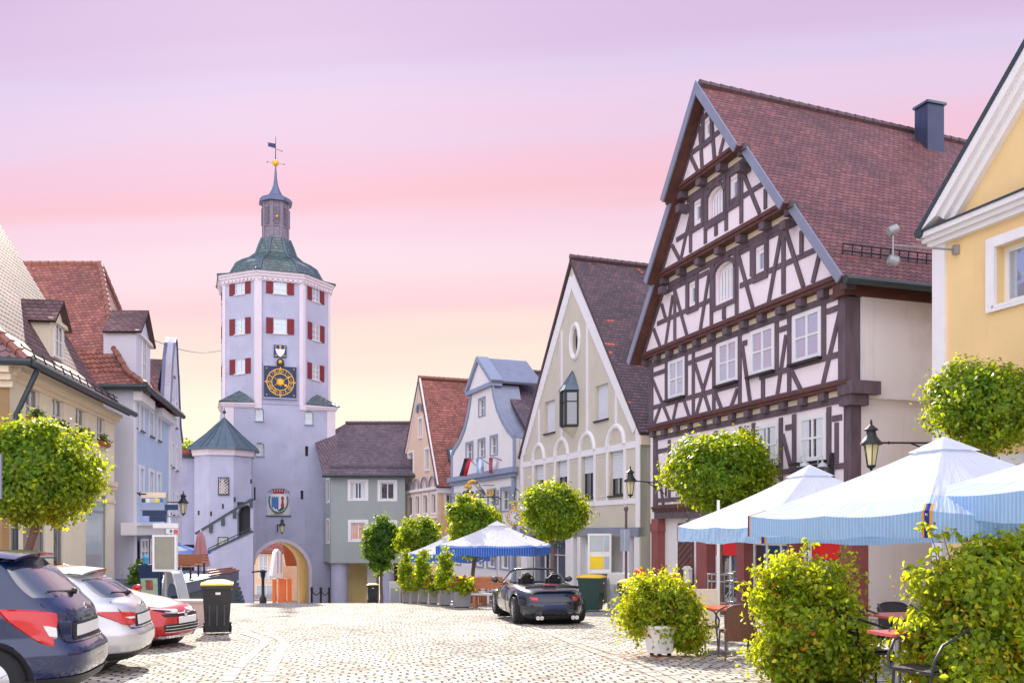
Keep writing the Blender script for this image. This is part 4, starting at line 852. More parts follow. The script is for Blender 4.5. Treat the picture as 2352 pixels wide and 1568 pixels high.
# ================================================================ gate tower
TC = Vector((P(633, 0, 72).x, 72.0)); TA = math.atan2(-.944, .33); AP = 4.0; CRd = AP/math.cos(math.pi/8)
TW = thing('gate_tower', 'tall pale gate tower with octagonal upper storeys, red shutters, clock and green tiled roof', 'tower', (TC.x, TC.y, G(70)))
def octfac(k, ap=AP):
    a = TA+k*math.pi/4; n = Vector((math.cos(a), math.sin(a))); d = Vector((-n.y, n.x)); h = ap*math.tan(math.pi/8); c = TC+n*ap
    return Fac(tuple(c-d*h), tuple(c+d*h)) if True else None
class FacN(Fac):
    def __init__(s, c, n, half_):
        s.n = n; s.d = Vector((-n.y, n.x)); s.o = c-s.d*half_; s.len = 2*half_
def of(k, ap=AP):
    a = TA+k*math.pi/4; n = Vector((math.cos(a), math.sin(a))); return FacN(TC+n*ap, n, ap*math.tan(math.pi/8))
def sqf(k, hw=4.07):
    a = TA+k*math.pi/2; n = Vector((math.cos(a), math.sin(a))); return FacN(TC+n*hw, n, hw)
F = sqf(0); zt = lambda y, Y=67.8: P(0, y, Y).z
zCor = (F.uz(550, 925)[1]+F.uz(740, 930)[1])/2; zCl0 = zt(914); zOct1 = of(0).uz(642, 622)[1]
gb = G(68)-.5
# lower square block with the pointed gateway
ac = F.uz(645.5, 1300)[0]; aw = 2.02; zsp = F.uz(645, 1313)[1]; zap = F.uz(645.6, 1244)[1]
def gothic(c, w_, z0, zs, za, n=9):
    r = ((za-zs)**2+w_**2)/(2*w_); pts = [(c-w_, z0), (c-w_, zs)]; aa = math.asin(min(1, (za-zs)/r))
    L_ = [(c-w_+r-r*math.cos(aa*k/n), zs+r*math.sin(aa*k/n)) for k in range(1, n)]
    return pts+L_+[(c, za)]+[(2*c-u, z) for u, z in L_[::-1]]+[(c+w_, zs), (c+w_, z0)]
gz = gothic(ac, aw, gb, zsp, zap)
def tw(q, a=0): return arch(F.uz(q[0], q[2])[0], F.uz(q[1], q[2])[0], F.uz(q[0], q[3])[1], F.uz(q[0], q[2])[1], a) if a else rc(F.uz(q[0], q[2])[0], F.uz(q[1], q[2])[0], F.uz(q[0], q[3])[1], F.uz(q[0], q[2])[1])
tws = [tw((585.5, 606, 935, 966), .22), tw((700, 720, 943, 974), .22), tw((586.5, 607, 1016, 1046), .2), tw((701, 708, 1024, 1047)), tw((690.5, 697, 1126, 1146)), tw((583.5, 587, 1118, 1148)), tw((613.5, 666.5, 1120, 1183), .42)]
# wall outline has the gateway as a notch open at the ground
outer = [(0, gb), *gz[:1], *gz[1:-1], gz[-1], (F.len, gb), (F.len, zCor), (0, zCor)]
wall(F, 'lower_wall', outer, tws, 0, MT['lav_wall'], TW, .5)
rim = MB(); gi = gothic(ac, aw, gb, zsp, zap); go = gothic(ac, aw+.26, gb, zsp, zap+.24)
for i in range(len(gi)-1): F.poly(rim, [gi[i], gi[i+1], go[i+1], go[i]], -.02, .05)
rim.build('gateway_rim', MT['lav_light'], TW)
tn = MB(); g2 = gothic(ac, aw+.004, gb, zsp, zap+.004); vs = [F.P(u, z, -.5) for u, z in g2]+[F.P(u, z, -7.9) for u, z in g2]; n = len(g2)
tn.add(vs, [(i, i+1, n+i+1, n+i) for i in range(n-1)]); tn.build('gateway_vault', MT['arch_yellow'], TW)
FB = sqf(2); acb = FB.len-ac; g3 = gothic(acb, aw, gb, zsp, zap)
wall(FB, 'rear_wall', [(0, gb)]+g3+[(FB.len, gb), (FB.len, zCor), (0, zCor)], [], 0, MT['lav_wall'], TW, .6)
for k in (1, 3):
    f = sqf(k); m = MB(); f.rect(m, 0, f.len, gb, zCor, -.4, -.001); m.build('side_wall', MT['lav_wall'], TW)
for i, q in enumerate(tws[:3]):
    us = [p[0] for p in q]; zs = [p[1] for p in q]; window(F, TW, min(us)+.03, max(us)-.03, min(zs), max(zs)-.03, 0, 'offwhite', ('glass_pale', 'glass_pale', 'glass')[i], 2, (.5,), .05, recess=.22, sill='blue_trim')
for q in tws[3:6]:
    us = [p[0] for p in q]; zs = [p[1] for p in q]; m = MB(); F.rect(m, min(us), max(us), min(zs), max(zs), -.5, -.35); m.build('slit', MT['dark'], TW)
# pilaster strips on the block and the two green corner roofs
st = MB()
cl, cr_ = F.uz(608, 880)[0], F.uz(679, 880)[0]; zb_ = zCor
F.rect(st, cl-.70, cl-.22, zCor-.1, zOct1-.2, .0, .06)
F.rect(st, 0, .75, zCor-2.6, zCor-.4, 0, .05); F.rect(st, F.len-.62, F.len, zCor-5.0, zCor-.4, 0, .05)
F.rect(st, 0, cl-.22, zCor-.39, zCor, 0, .07); F.rect(st, cr_+.3, F.len, zCor-.39, zCor, 0, .07)
st.build('pilaster_bands', MT['lav_light'], TW)
for side in (0, 1):
    c_ = F.P(0 if side == 0 else F.len, 0); s_ = -1 if side == 0 else 1
    a = F.P((cl-.75) if side == 0 else (cr_+.75), zCor, .25); b = F.P(-.3 if side == 0 else F.len+.3, zCor, .3)
    g_ = sqf(3 if side == 0 else 1); c = F.P(-.3 if side == 0 else F.len+.3, zCor, -3.6); ap_ = F.P(1.35 if side == 0 else F.len-1.35, zCor+1.15, -1.45)
    m = MB(); slab(m, [a, b, ap_], (F.d.x, F.d.y, 0), .12); slab(m, [b, c, ap_], (F.n.x, F.n.y, 0), .12); m.build('corner_roof', MT['tile_green'], TW)
    m = MB(); 
    for k_, o_ in ((0, .08), (1, .16)):
        u0, u1 = (-.05-o_, cl-.75) if side == 0 else (cr_+.75, F.len+.05+o_); F.rect(m, u0, u1, zCor-.3+.14*k_, zCor-.16+.14*k_, -4.2, .08+o_)
    m.build('corner_cornice', MT['lav_light'], TW)
fl_ = MB(); fl_.prism([sqf(k).P(0, zCor-.1, 0) for k in range(4)], (0, 0, .08)); fl_.build('ledge', MT['lav_light'], TW)
# octagon
zO0 = zCor-.3; zO1 = of(0).uz(642, 634)[1]
rows = {0: [(628.5, 658, 640, 676), (631, 656, 731, 767)], 7: [(541, 562, 641, 677), (541.5, 562, 731, 768), (542, 562, 824, 859)], 1: [(716, 734, 655, 694), (716, 735, 744, 783), (716, 734, 836, 873)]}
def owin(k, q):
    f = of(k); u0 = f.uz(q[0], q[2])[0]; u1 = f.uz(q[1], q[2])[0]; c = (u0+u1)/2; z1 = f.uz((q[0]+q[1])/2, q[2]+1)[1]; z0 = f.uz((q[0]+q[1])/2, q[3]-1)[1]; return (c-.48, c+.48, z0, z1)
zr = {}
for k in range(8):
    f = of(k); src = rows.get(k) or rows[7]
    qs = [owin(k, q) for q in rows[k]] if k in rows else [(f.len/2-.48, f.len/2+.48, z[2], z[3]) for z in [owin(7, q) for q in rows[7]]]
    wall(f, 'octagon_wall', rc(0, f.len, zO0, zO1), [rc(*q) for q in qs], 0, MT['lav_wall'], TW, .35)
    for q in qs:
        w_ = window(f, TW, *q, 0, 'offwhite', 'glass_blue', 2, (.33, .66), .07, recess=.04, sill='stone_trim')
        for s_ in (-1, 1):
            m = MB(); c = (q[0]+q[1])/2; f.rect(m, c+s_*.51 if s_ > 0 else c-.51-.5, c+.51+.5 if s_ > 0 else c-.51, q[2]-.03, q[3]+.03, .015, .06); m.build('shutter', MT['shutter_red'], w_)
for k in range(8):       # white corner strips
    f = of(k); v = f.P(f.len, 0); m = MB(); 
    f2 = of(k+1) if k < 7 else of(0)
    f.rect(m, f.len-.26, f.len+.02, zO0, zO1-.02, .001, .05); f2.rect(m, -.02, .26, zO0, zO1-.02, .002, .051); m.build('corner_strip', MT['lav_light'], TW)
cm = MB()
for r0, z0, z1 in ((AP+.08, zO1-.45, zO1-.28), (AP+.15, zO1-.28, zO1-.12), (AP+.24, zO1-.12, zO1+.08), (AP+.34, zO1+.08, zO1+.26)):
    R_ = r0/math.cos(math.pi/8); cm.lathe([(R_, z0), (R_, z1)], (TC.x, TC.y, 0), 8, rot=TA+math.pi/8, smooth=False)
for k in range(8):
    f = of(k)
    for i in range(9): u = f.len*(i+.5)/9; f.rect(cm, u-.1, u+.1, zO1-.40, zO1-.2, .09, .2)
cm.build('dentil_cornice', MT['lav_light'], TW)
# bell-shaped green roof
prf = [(133, 617), (110, 603), (95, 587), (80, 581), (63, 576), (48, 568), (41, 556), (36, 549), (33, 545)]
Yc = 72; sc_p = Yc/FPX
prf = [(zO1+.26 if i == 0 else zt(y, 71), r*sc_p) for i, (r, y) in enumerate(prf)]; prf[0] = (zO1+.25, (AP+.42)/math.cos(math.pi/8))
dz = zO1+.25-prf[1][0]; base_r = prf[0][1]; top_z = prf[-1][0]
hh = [(zO1+.25+(z-prf[1][0])*1.0+.35 if i else z, r) for i, (z, r) in enumerate(prf)]
hh = [(zO1+.25, base_r)]+[(zO1+.25+.25+(z-prf[1][0])*(top_z-zO1-.5)/(top_z-prf[1][0]), r) for z, r in prf[1:]]
m = MB(); lng = 0
for (z0, r0), (z1, r1) in zip(hh[:-1], hh[1:]):
    L_ = math.hypot(z1-z0, (r0-r1)*.92)
    for k in range(8):
        a0 = TA+math.pi/8+k*math.pi/4; a1 = a0+math.pi/4
        pts = [(TC.x+r0*math.cos(a0), TC.y+r0*math.sin(a0), z0), (TC.x+r0*math.cos(a1), TC.y+r0*math.sin(a1), z0), (TC.x+r1*math.cos(a1), TC.y+r1*math.sin(a1), z1), (TC.x+r1*math.cos(a0), TC.y+r1*math.sin(a0), z1)]
        h0 = r0*math.sin(math.pi/8); h1 = r1*math.sin(math.pi/8)
        m.add(pts, [(0, 1, 2, 3)], uvs=[[(-h0, lng), (h0, lng), (h1, lng+L_), (-h1, lng+L_)]])
    lng += L_
rf = m.build('roof', MT['tile_green'], TW); hp = MB()
for k in range(8):
    a0 = TA+math.pi/8+k*math.pi/4; hp.tube([(TC.x+r*math.cos(a0), TC.y+r*math.sin(a0), z+.02) for z, r in hh], .11, 6)
hp.build('hip_tiles', MT['tile_green'] if False else MT['slate_metal'], rf)
# lantern
z0 = top_z; z1 = zt(459, 71); R0 = 31.5*sc_p; ln = MB(); ln.lathe([(R0, z0-.4), (R0, z0+.1), (R0*.96, z0+.12), (R0*.96, z1)], (TC.x, TC.y, 0), 8, rot=TA+math.pi/8, smooth=False); lnt = ln.build('lantern', MT['lantern_wood'], TW)
zmid = zt(515, 71); lv_ = MB(); pos = MB()
for k in range(8):
    a = TA+k*math.pi/4; n_ = Vector((math.cos(a), math.sin(a))); f = FacN(TC+n_*R0*.96*math.cos(math.pi/8), n_, R0*.96*math.sin(math.pi/8))
    for i in range(9):
        zz = zmid+.2+(z1-zmid-.5)*i/9; lv_.add([f.P(.2, zz, .01), f.P(f.len-.2, zz, .01), f.P(f.len-.2, zz-.10, .14), f.P(.2, zz-.10, .14), f.P(.2, zz+.16, .01), f.P(f.len-.2, zz+.16, .01)], [(0, 1, 2, 3), (3, 2, 5, 4), (0, 3, 4), (1, 5, 2)])
    f.rect(pos, -.02, .14, z0, z1, .0, .05); f.rect(pos, f.len-.14, f.len+.02, z0, z1, .001, .051); f.rect(pos, .141, f.len-.141, zmid-.08, zmid+.05, .0, .06)
lv_.build('louvres', MT['lantern_wood'], lnt); pos.build('lantern_posts', MT['lantern_wood'], lnt)
bl = MB(); f = of(0); n_ = f.n; b_ = TC+n_*(R0+.12); bl.ball((b_.x, b_.y, zt(498, 71)), .10, 10); bl.build('finial_ball', MT['gold'], lnt)
ca = MB(); R1 = 39*sc_p; sp_ = [(R1, z1-.02), (R1*1.0, z1+.18), (R1*.82, z1+.42), (24*sc_p, zt(446, 71)), (16*sc_p, zt(438, 71)), (10*sc_p, zt(427, 71)), (5.5*sc_p, zt(414, 71)), (4*sc_p, zt(402, 71)), (1.3*sc_p, zt(370, 71))]
ca.lathe(sp_, (TC.x, TC.y, 0), 8, rot=TA+math.pi/8, smooth=False); cap = ca.build('spire', MT['zinc'], TW)
b = MB(); b.ball((TC.x, TC.y, zt(363, 71)), .26, 14); b.build('gilded_ball', MT['gold'], cap)
v = MB(); zz = zt(363, 71); v.tube([(TC.x, TC.y, zz+.2), (TC.x, TC.y, zt(302, 71))], [.045, .02], 6); v.tube([(TC.x-.66, TC.y, zz+.1), (TC.x+.66, TC.y, zz-.1)], .012, 5)
for s_ in (-1, 1): v.ball((TC.x+.66*s_, TC.y, zz-.1*s_), .05, 6)
zv = zt(324, 71); v.prism([(TC.x-.02, TC.y-.02, zv-.15), (TC.x-.62, TC.y-.02, zv+.02), (TC.x-.55, TC.y-.02, zv+.1), (TC.x-.64, TC.y-.02, zv+.16), (TC.x-.55, TC.y-.02, zv+.22), (TC.x-.64, TC.y-.02, zv+.32), (TC.x-.02, TC.y-.02, zv+.2)], (0, .04, 0))
v.tube([(TC.x, TC.y, zv-.2), (TC.x+.5, TC.y, zv-.38)], .02, 5); v.ball((TC.x+.5, TC.y, zv-.38), .05, 6); v.build('weather_vane', MT['navy'], cap)
# clock
F0 = of(0); cx, czc = F0.uz(643.5, 878); S = 1.17
pn = MB(); F0.rect(pn, cx-S, cx+S, czc-S, czc+S, .09, .16); ck = pn.build('clock', MT['navy'], TW)
rcs = MB(); F0.rect(rcs, cx-S-.08, cx+S+.08, czc-S-.07, czc-S-.001, .0, .22); rcs.build('clock_sill', MT['lav_wall'], ck); rcs = MB(); F0.rect(rcs, cx-S-.05, cx+S+.05, czc+S+.001, czc+S+.33, .06, .1); rcs.build('clock_surround', MT['lav_wall'], ck)
rg = MB()
def ring(mb, r, w_, n=40):
    for k in range(n):
        a, b = 2*math.pi*k/n, 2*math.pi*(k+1)/n; F0.poly(mb, [(cx+(r-w_)*math.cos(a), czc+(r-w_)*math.sin(a)), (cx+(r+w_)*math.cos(a), czc+(r+w_)*math.sin(a)), (cx+(r+w_)*math.cos(b), czc+(r+w_)*math.sin(b)), (cx+(r-w_)*math.cos(b), czc+(r-w_)*math.sin(b))], .161, .19)
ring(rg, .98, .026); ring(rg, .62, .026)
rg.build('chapter_rings', MT['gold'], ck)
sgn = 1 if Vector((F0.d.x, F0.d.y)).x > 0 else -1
def clk(mb, ang, strokes, e0=.161, e1=.185, w_=.04):    # strokes: (x0,y0,x1,y1) in numeral box, y outward
    c, s = math.sin(ang), math.cos(ang)
    for x0, y0, x1, y1 in strokes:
        a = (cx+sgn*(c*y0+s*x0), czc+(s*y0-c*x0)); b = (cx+sgn*(c*y1+s*x1), czc+(s*y1-c*x1)); F0.beam(mb, a, b, w_, e0, e1)
def roman(s):
    w_ = {'I': .07, 'V': .14, 'X': .15}; tot = sum(w_[c] for c in s); x = -tot/2; r = []
    for c in s:
        q = w_[c]; a, b = x+.015, x+q-.015; m = x+q/2
        r += [(m, .66, m, .95)] if c == 'I' else ([(a, .95, m, .66), (b, .95, m, .66)] if c == 'V' else [(a, .66, b, .95), (b, .66, a, .95)]); x += q
    return r
nm = MB()
for h_, s in enumerate(['XII', 'I', 'II', 'III', 'IIII', 'V', 'VI', 'VII', 'VIII', 'IX', 'X', 'XI']): clk(nm, h_*math.pi/6, roman(s), w_=.03)
nm.build('numerals', MT['gold'], ck)
dm = MB()
for h_ in range(12): a = (h_+.5)*math.pi/6; dm.ball(F0.P(cx+.8*math.sin(a), czc+.8*math.cos(a), .18), .045, 6)
for sx in (-1, 1):
    for sz in (-1, 1): dm.ball(F0.P(cx+sx*.98, czc+sz*.98, .18), .06, 8)
for a in range(4): t_ = a*math.pi/2; clk(dm, t_, [(0, 1.0, 0, 1.12)], w_=.08)
dm.build('clock_studs', MT['gold'], ck)
hd = MB(); clk(hd, rad(58), [(0, -.5, 0, .85)], .2, .22, .03); clk(hd, rad(58), [(0, .62, 0, .8)], .2, .225, .11); clk(hd, rad(123), [(0, -.5, 0, .55)], .225, .245, .035); clk(hd, rad(123), [(0, .36, 0, .54)], .225, .25, .16)
for k in range(16): a = k*math.pi/8; clk(hd, a, [(0, 0, 0, .29)], .19, .2, .05)
hd.lathe([(.2, 0), (.2, .05)], F0.P(cx, czc, .2), 16, R=Vector((0, 0, 1)).rotation_difference(Vector((F0.n.x, F0.n.y, 0))).to_matrix()); hd.build('clock_hands', MT['gold'], ck)
mo = MB(); uz_ = F0.uz(643.5, 833); F0.poly(mo, arch(uz_[0]-.26, uz_[0]+.26, uz_[1]-.25, uz_[1]+.28, .26), .1, .3); moh = mo.build('moon_ball_housing', MT['dark'], ck)
mo = MB(); mo.ball(F0.P(uz_[0]-.02, uz_[1], .32), .14, 10, sz=1.2); mo.build('moon_ball', MT['gold'], moh)
# dated board above the clock
bu, bz = F0.uz(643.5, 807); pn = MB(); F0.rect(pn, bu-.46, bu+.46, bz-.46, bz+.46, .02, .08); bd = pn.build('dated_board', MT['navy'], TW)
sh_ = MB(); sp = [(-.36, .2), (-.1, .14), (0, .24), (.1, .14), (.36, .2), (.3, -.1), (.12, -.36), (0, -.42), (-.12, -.36), (-.3, -.1)]; F0.poly(sh_, [(bu+a, bz+b) for a, b in sp], .081, .1); sh_.build('white_shield', MT['white_trim'], bd)
for s, x, z, q in (('A', -.34, .33, .22), ('B', .34, .33, .22), ('18', -.32, -.33, .2), ('06', .32, -.33, .2)): textmesh(F0, s, bu+x, bz+z, q, .09, 'gold', bd)
stt = MB(); F0.poly(stt, [(bu+(.12 if k % 2 == 0 else .05)*math.sin(k*math.pi/5), bz+.34+(.12 if k % 2 == 0 else .05)*math.cos(k*math.pi/5)) for k in range(10)], .081, .1); stt.build('star', MT['gold'], bd)
# painted coat of arms in its niche
q = tws[6]; us = [p[0] for p in q]; zs = [p[1] for p in q]; nu, nz0, nz1 = (min(us)+max(us))/2, min(zs), max(zs); nw = (max(us)-min(us))/2; nh = nz1-nz0
mk('render_pale', (.66, .66, .68), .8, .1); mk('arms_blue', (.06, .18, .48), .7, .08); mk('arms_red', (.42, .05, .05), .7, .1); mk('arms_green', (.02, .14, .08), .7, .1)
m = MB(); F.rect(m, nu-nw, nu+nw, nz0, nz1, -.4, -.15); ca_ = m.build('coat_of_arms', MT['render_pale'], TW)
m = MB(); F.rect(m, nu-nw-.06, nu+nw+.06, nz0-.08, nz0, -.15, .08); m.build('niche_sill', MT['gutter'], ca_)
def N_(x, y): return (nu+x*nw, nz0+y*nh)
def shp(pts, mat, nm_, e0=-.149, e1=-.14, par=None): m = MB(); F.poly(m, [N_(*p) for p in pts], e0, e1); return m.build(nm_, MT[mat], par or ca_)
shd = [(-.62, .74), (0, .79), (.62, .74), (.6, .35), (.35, .2), (0, .13), (-.35, .2), (-.6, .35)]
def clip(poly, a, b, c):     # keep ax+by<=c
    r = []
    for i in range(len(poly)):
        p, q_ = poly[i], poly[(i+1) % len(poly)]; dp, dq = a*p[0]+b*p[1]-c, a*q_[0]+b*q_[1]-c
        if dp <= 0: r.append(p)
        if dp*dq < 0: t = dp/(dp-dq); r.append((p[0]+(q_[0]-p[0])*t, p[1]+(q_[1]-p[1])*t))
    return r
shp(shd, 'white_trim', 'shield')
lz = MB(); left = clip(shd, 1, 0, 0)
for i in range(0, 5):
    for j in range(0, 12):
        cx_, cy_ = -.60+.16*i+.08*(j % 2), .16+.055*j
        if True:
            d_ = [(cx_+.01, cy_-.055), (cx_+.08, cy_), (cx_-.01, cy_+.055), (cx_-.08, cy_)]
            d_ = clip(clip(d_, 1, 0, 0), -1, 0, .6)
            if len(d_) > 2 and .16+.3*abs(cx_) < cy_ < .7: F.poly(lz, [N_(*p) for p in d_], -.139, -.134)
lz.build('blue_lozenges', MT['arms_blue'], ca_)
twr = MB()
for a in ([(.2, .27), (.5, .27), (.5, .42), (.46, .42), (.44, .58), (.48, .6), (.48, .66), (.35, .72), (.22, .66), (.22, .6), (.26, .58), (.24, .42), (.2, .42)],): F.poly(twr, [N_(*p) for p in a], -.139, -.133)
twr.build('painted_tower', MT['arms_red'], ca_); shp([(.0, .14), (.35, .2), (.58, .3), (.45, .3), (.2, .28), (.0, .2)], 'arms_green', 'painted_hill', -.138, -.131)
cw_ = MB()
F.rect(cw_, *N_(-.5, 0)[:1], N_(.5, 0)[0], N_(0, .80)[1], N_(0, .88)[1], -.149, -.14)
for k in range(5): F.rect(cw_, N_(-.5+.22*k, 0)[0], N_(-.5+.22*k+.13, 0)[0], N_(0, .88)[1], N_(0, .96)[1], -.149, -.14)
cw_.build('mural_crown', MT['arms_red'], ca_)
wr = MB()
for s_ in (-1, 1):
    ps = [N_(s_*.05, .08), N_(s_*.45, .14), N_(s_*.7, .28), N_(s_*.8, .5), N_(s_*.74, .66)]
    wr.tube([F.P(u, z, -.13) for u, z in ps], .025, 5)
    for i in range(12):
        t = i/11*3.99; k = int(t); f_ = t-k; u = ps[k][0]*(1-f_)+ps[k+1][0]*f_; z = ps[k][1]*(1-f_)+ps[k+1][1]*f_
        for d_ in (-1, 1): wr.tube([F.P(u, z, -.13), F.P(u+s_*.1*(1 if d_ > 0 else -.3), z+.13, -.13)], [.035, .01], 4)
wr.build('laurel', MT['arms_green'], ca_)
textmesh(F, '19', *N_(-.74, .83), .3, -.14, 'arms_blue', ca_); textmesh(F, '91', *N_(.74, .83), .3, -.14, 'arms_blue', ca_); textmesh(F, '· RENOV ·', *N_(0, .055), .2, -.14, 'arms_red', ca_)
# ================================================================ stair turret and outside stair
YT = 64.0; tc_ = Vector((P(515, 0, YT).x, YT)); Rt = 67*YT/FPX; sT = YT/FPX
ST = thing('stair_turret', 'low octagonal stair turret with pointed slate-coloured metal roof built against the gate tower', 'turret', (tc_.x, tc_.y, G(YT)))
ze = P(0, 1032, YT-1.5).z; oa = -math.pi/2+rad(12); m = MB(); m.lathe([(Rt, G(YT)-.5), (Rt, ze)], (tc_.x, tc_.y, 0), 8, rot=oa+math.pi/8, smooth=False); m.build('turret_wall', MT['lav_wall'], ST)
m = MB(); m.lathe([(Rt+.15, ze-.4), (Rt+.22, ze-.01)], (tc_.x, tc_.y, 0), 8, rot=oa+math.pi/8, smooth=False); m.build('turret_cornice', MT['lav_light'], ST)
m = MB(); za = P(0, 960, YT).z; m.lathe([(Rt+.5, ze), (Rt+.48, ze+.1), (Rt*.62, ze+1.15), (.05, za)], (tc_.x, tc_.y, 0), 8, rot=oa+math.pi/8, smooth=False); tr = m.build('turret_roof', MT['slate_metal'], ST)
m = MB()
for k in range(24):
    a = oa+k*math.pi/12; cc = math.cos(math.pi/8)/math.cos(((a-oa) % (math.pi/4))-math.pi/8) if False else 1
    kk = ((k*15) % 45); fac = math.cos(rad(22.5))/math.cos(rad(kk-22.5)) if kk else math.cos(rad(22.5))/math.cos(rad(22.5))
    aa = oa+math.pi/8+k*math.pi/12; m.tube([(tc_.x+r*fac*math.cos(aa), tc_.y+r*fac*math.sin(aa), z+.02) for r, z in ((Rt+.48, ze+.1), (Rt*.62, ze+1.15), (.05, za))], .035, 4)
m.build('standing_seams', MT['slate_metal'], tr)
m = MB(); m.tube([(tc_.x, tc_.y, za-.1), (tc_.x, tc_.y, za+.75)], .03, 6); m.ball((tc_.x, tc_.y, za+.42), .13, 8); m.build('finial', MT['gutter'], tr)
n_ = Vector((math.cos(oa+0*math.pi/4), math.sin(oa))); F = FacN(tc_+n_*Rt*math.cos(math.pi/8), n_, Rt*math.sin(math.pi/8))
def lattice(F, root, q, name='lattice_window'):
    a, b, c, d = F.bb(C(440, 780, 2.0625), q); m = MB(); F.rect(m, a, b, c, d, .0, .02); o = m.build(name, MT['glass'], root); l = MB()
    for k in range(-3, 6):
        for s_ in (-1, 1):
            u0 = a+(b-a)*k/3; p0 = Vector((u0, c)); p1 = Vector((u0+s_*(d-c), d))
            if s_ > 0: u0 = a+(b-a)*k/3
            # clip to the box
            t0, t1 = 0.0, 1.0; dx = p1.x-p0.x
            ta, tb_ = (a-p0.x)/dx, (b-p0.x)/dx; lo_, hi_ = min(ta, tb_), max(ta, tb_); t0 = max(0, lo_); t1 = min(1, hi_)
            if t1-t0 > .03: F.beam(l, p0+(p1-p0)*t0, p0+(p1-p0)*t1, .035, .02, .05)
    l.build('lattice', MT['stone_trim'], o); s = MB(); F.rect(s, a-.06, b+.06, c-.1, c, 0, .08); F.rect(s, a-.06, a, c, d, 0, .06); F.rect(s, b, b+.06, c, d, 0, .06); F.rect(s, a-.06, b+.06, d, d+.06, 0, .06); s.build('surround', MT['gutter'], o)
lattice(F, ST, [(222, 855), (270, 855), (270, 936), (222, 936)])
sl = MB(); cs_ = C(440, 780, 2.0625)
for x, y in ((387, 872), (303, 965), (242, 1000), (181, 1038), (117, 1034)):
    u, z = F.uz(*cs_(x, y)); F.rect(sl, u-.06, u+.06, z-.16, z+.16, 0.001, .012)
sl.build('slits', MT['dark'], ST)
# outer stair: rising wall with sloping coping and arched doorway recess, in front of the turret
F = Fac((P(445, 0, 60.6).x, 60.6), (P(583, 0, 61.0).x, 61.0)); SW = thing('stair_wall', 'sloping plastered wall of the outside stair leading up to the turret beside the archway', 'staircase', (F.P(3, 0).x, 61.5, G(61.5)))
B = lambda x, y: F.uz(*cs_(x, y))
low = [B(165, 1240), B(390, 1135), B(397, 1135), B(397, 1500), B(165, 1500)]
m = MB(); F.poly(m, low, 0, -.35); m.build('lower_parapet', MT['lav_wall'], SW)
m = MB(); F.beam(m, B(160, 1236), B(392, 1129), .14, .06, -.4); m.build('coping', MT['gutter'], SW)
F2 = Fac((P(445, 0, 61.75).x, 61.75), (P(583, 0, 62.0).x, 62.0)); B2 = lambda x, y: F2.uz(*cs_(x, y))
nich = [B2(315, 1200), B2(383, 1165), B2(383, 1010), B2(372, 992), B2(350, 990), B2(326, 1010), B2(315, 1040)]
wall(F2, 'upper_wall', [B2(103, 1300), B2(103, 1145), B2(390, 970), B2(399, 970), B2(399, 1300)], [nich], 0, MT['lav_wall'], SW, .6)
m = MB(); F2.rect(m, B2(305, 0)[0], B2(395, 0)[0], B2(0, 1215)[1], B2(0, 975)[1], -.75, -.65); m.build('doorway_recess', MT['dark'], SW)
m = MB(); F2.beam(m, B2(100, 1141), B2(392, 962), .13, .1, -.62); m.build('upper_coping', MT['gutter'], SW)
m = MB()
for x, y in ((181, 1105), (243, 1068), (303, 1030), (388, 975)): u, z = B2(x, y); F2.rect(m, u-.1, u+.1, z-.42, z+.1, 0, .16)
m.build('brackets', MT['gutter'], SW); lattice(F2, SW, [(220, 1162), (265, 1162), (265, 1210), (220, 1210)])
m = MB(); h0, h1 = B(165, 1218), B(385, 1112); m.tube([F.P(*h0, -.1), F.P(*h1, -.1)], .035, 5)
for k in range(6): p0 = Vector(h0)+(Vector(h1)-Vector(h0))*k/5; m.tube([F.P(p0.x, p0.y, -.1), F.P(p0.x, p0.y-.45, -.1)], .025, 4)
m.build('handrail', MT['gutter'], SW)
m = MB(); F2.rect(m, B2(103, 0)[0], B2(397, 0)[0], G(62)-.6, B2(0, 1300)[1]+.002, 0, -.4); m.build('base_wall', MT['lav_wall'], SW)
# plain wall joining the turret to the left-hand row
F = Fac((P(395, 0, 63.5).x, 63.5), (P(470, 0, 64.5).x, 64.5)); m = MB(); zz = P(0, 1052, 64).z
LW = thing('link_wall', 'plain pale wall with a dark doorway between the left-hand houses and the stair turret', 'wall', (F.P(2, 0).x, 64, G(64)))
dq = rc(F.uz(450, 1300)[0]-.0, F.uz(486, 1300)[0], G(64)-.3, F.uz(415, 1262)[1]); dq = rc(F.uz(416, 1300)[0], F.uz(449, 1300)[0], G(64)-.5, F.uz(415, 1250)[1])
wall(F, 'wall', [(0, G(64)-.6), (dq[0][0], G(64)-.6), (dq[0][0], dq[2][1]), (dq[1][0], dq[2][1]), (dq[1][0], G(64)-.6), (F.len, G(64)-.6), (F.len, zz), (0, zz)], [], 0, MT['lav_wall'], LW, .4)
m = MB(); F.rect(m, dq[0][0]-.2, dq[1][0]+.2, G(64)-.6, dq[2][1]+.2, -.6, -.5); m.build('doorway', MT['dark'], LW)
m = MB(); F.rect(m, 0, F.len, zz, zz+.28, -.4, .15); m.build('coping', MT['gutter'], LW)
m = MB(); F.rect(m, 0, F.len-.3, zz+.281, zz+.62, -1.2, -.3); m.build('roof_edge', MT['brick_red'], LW)
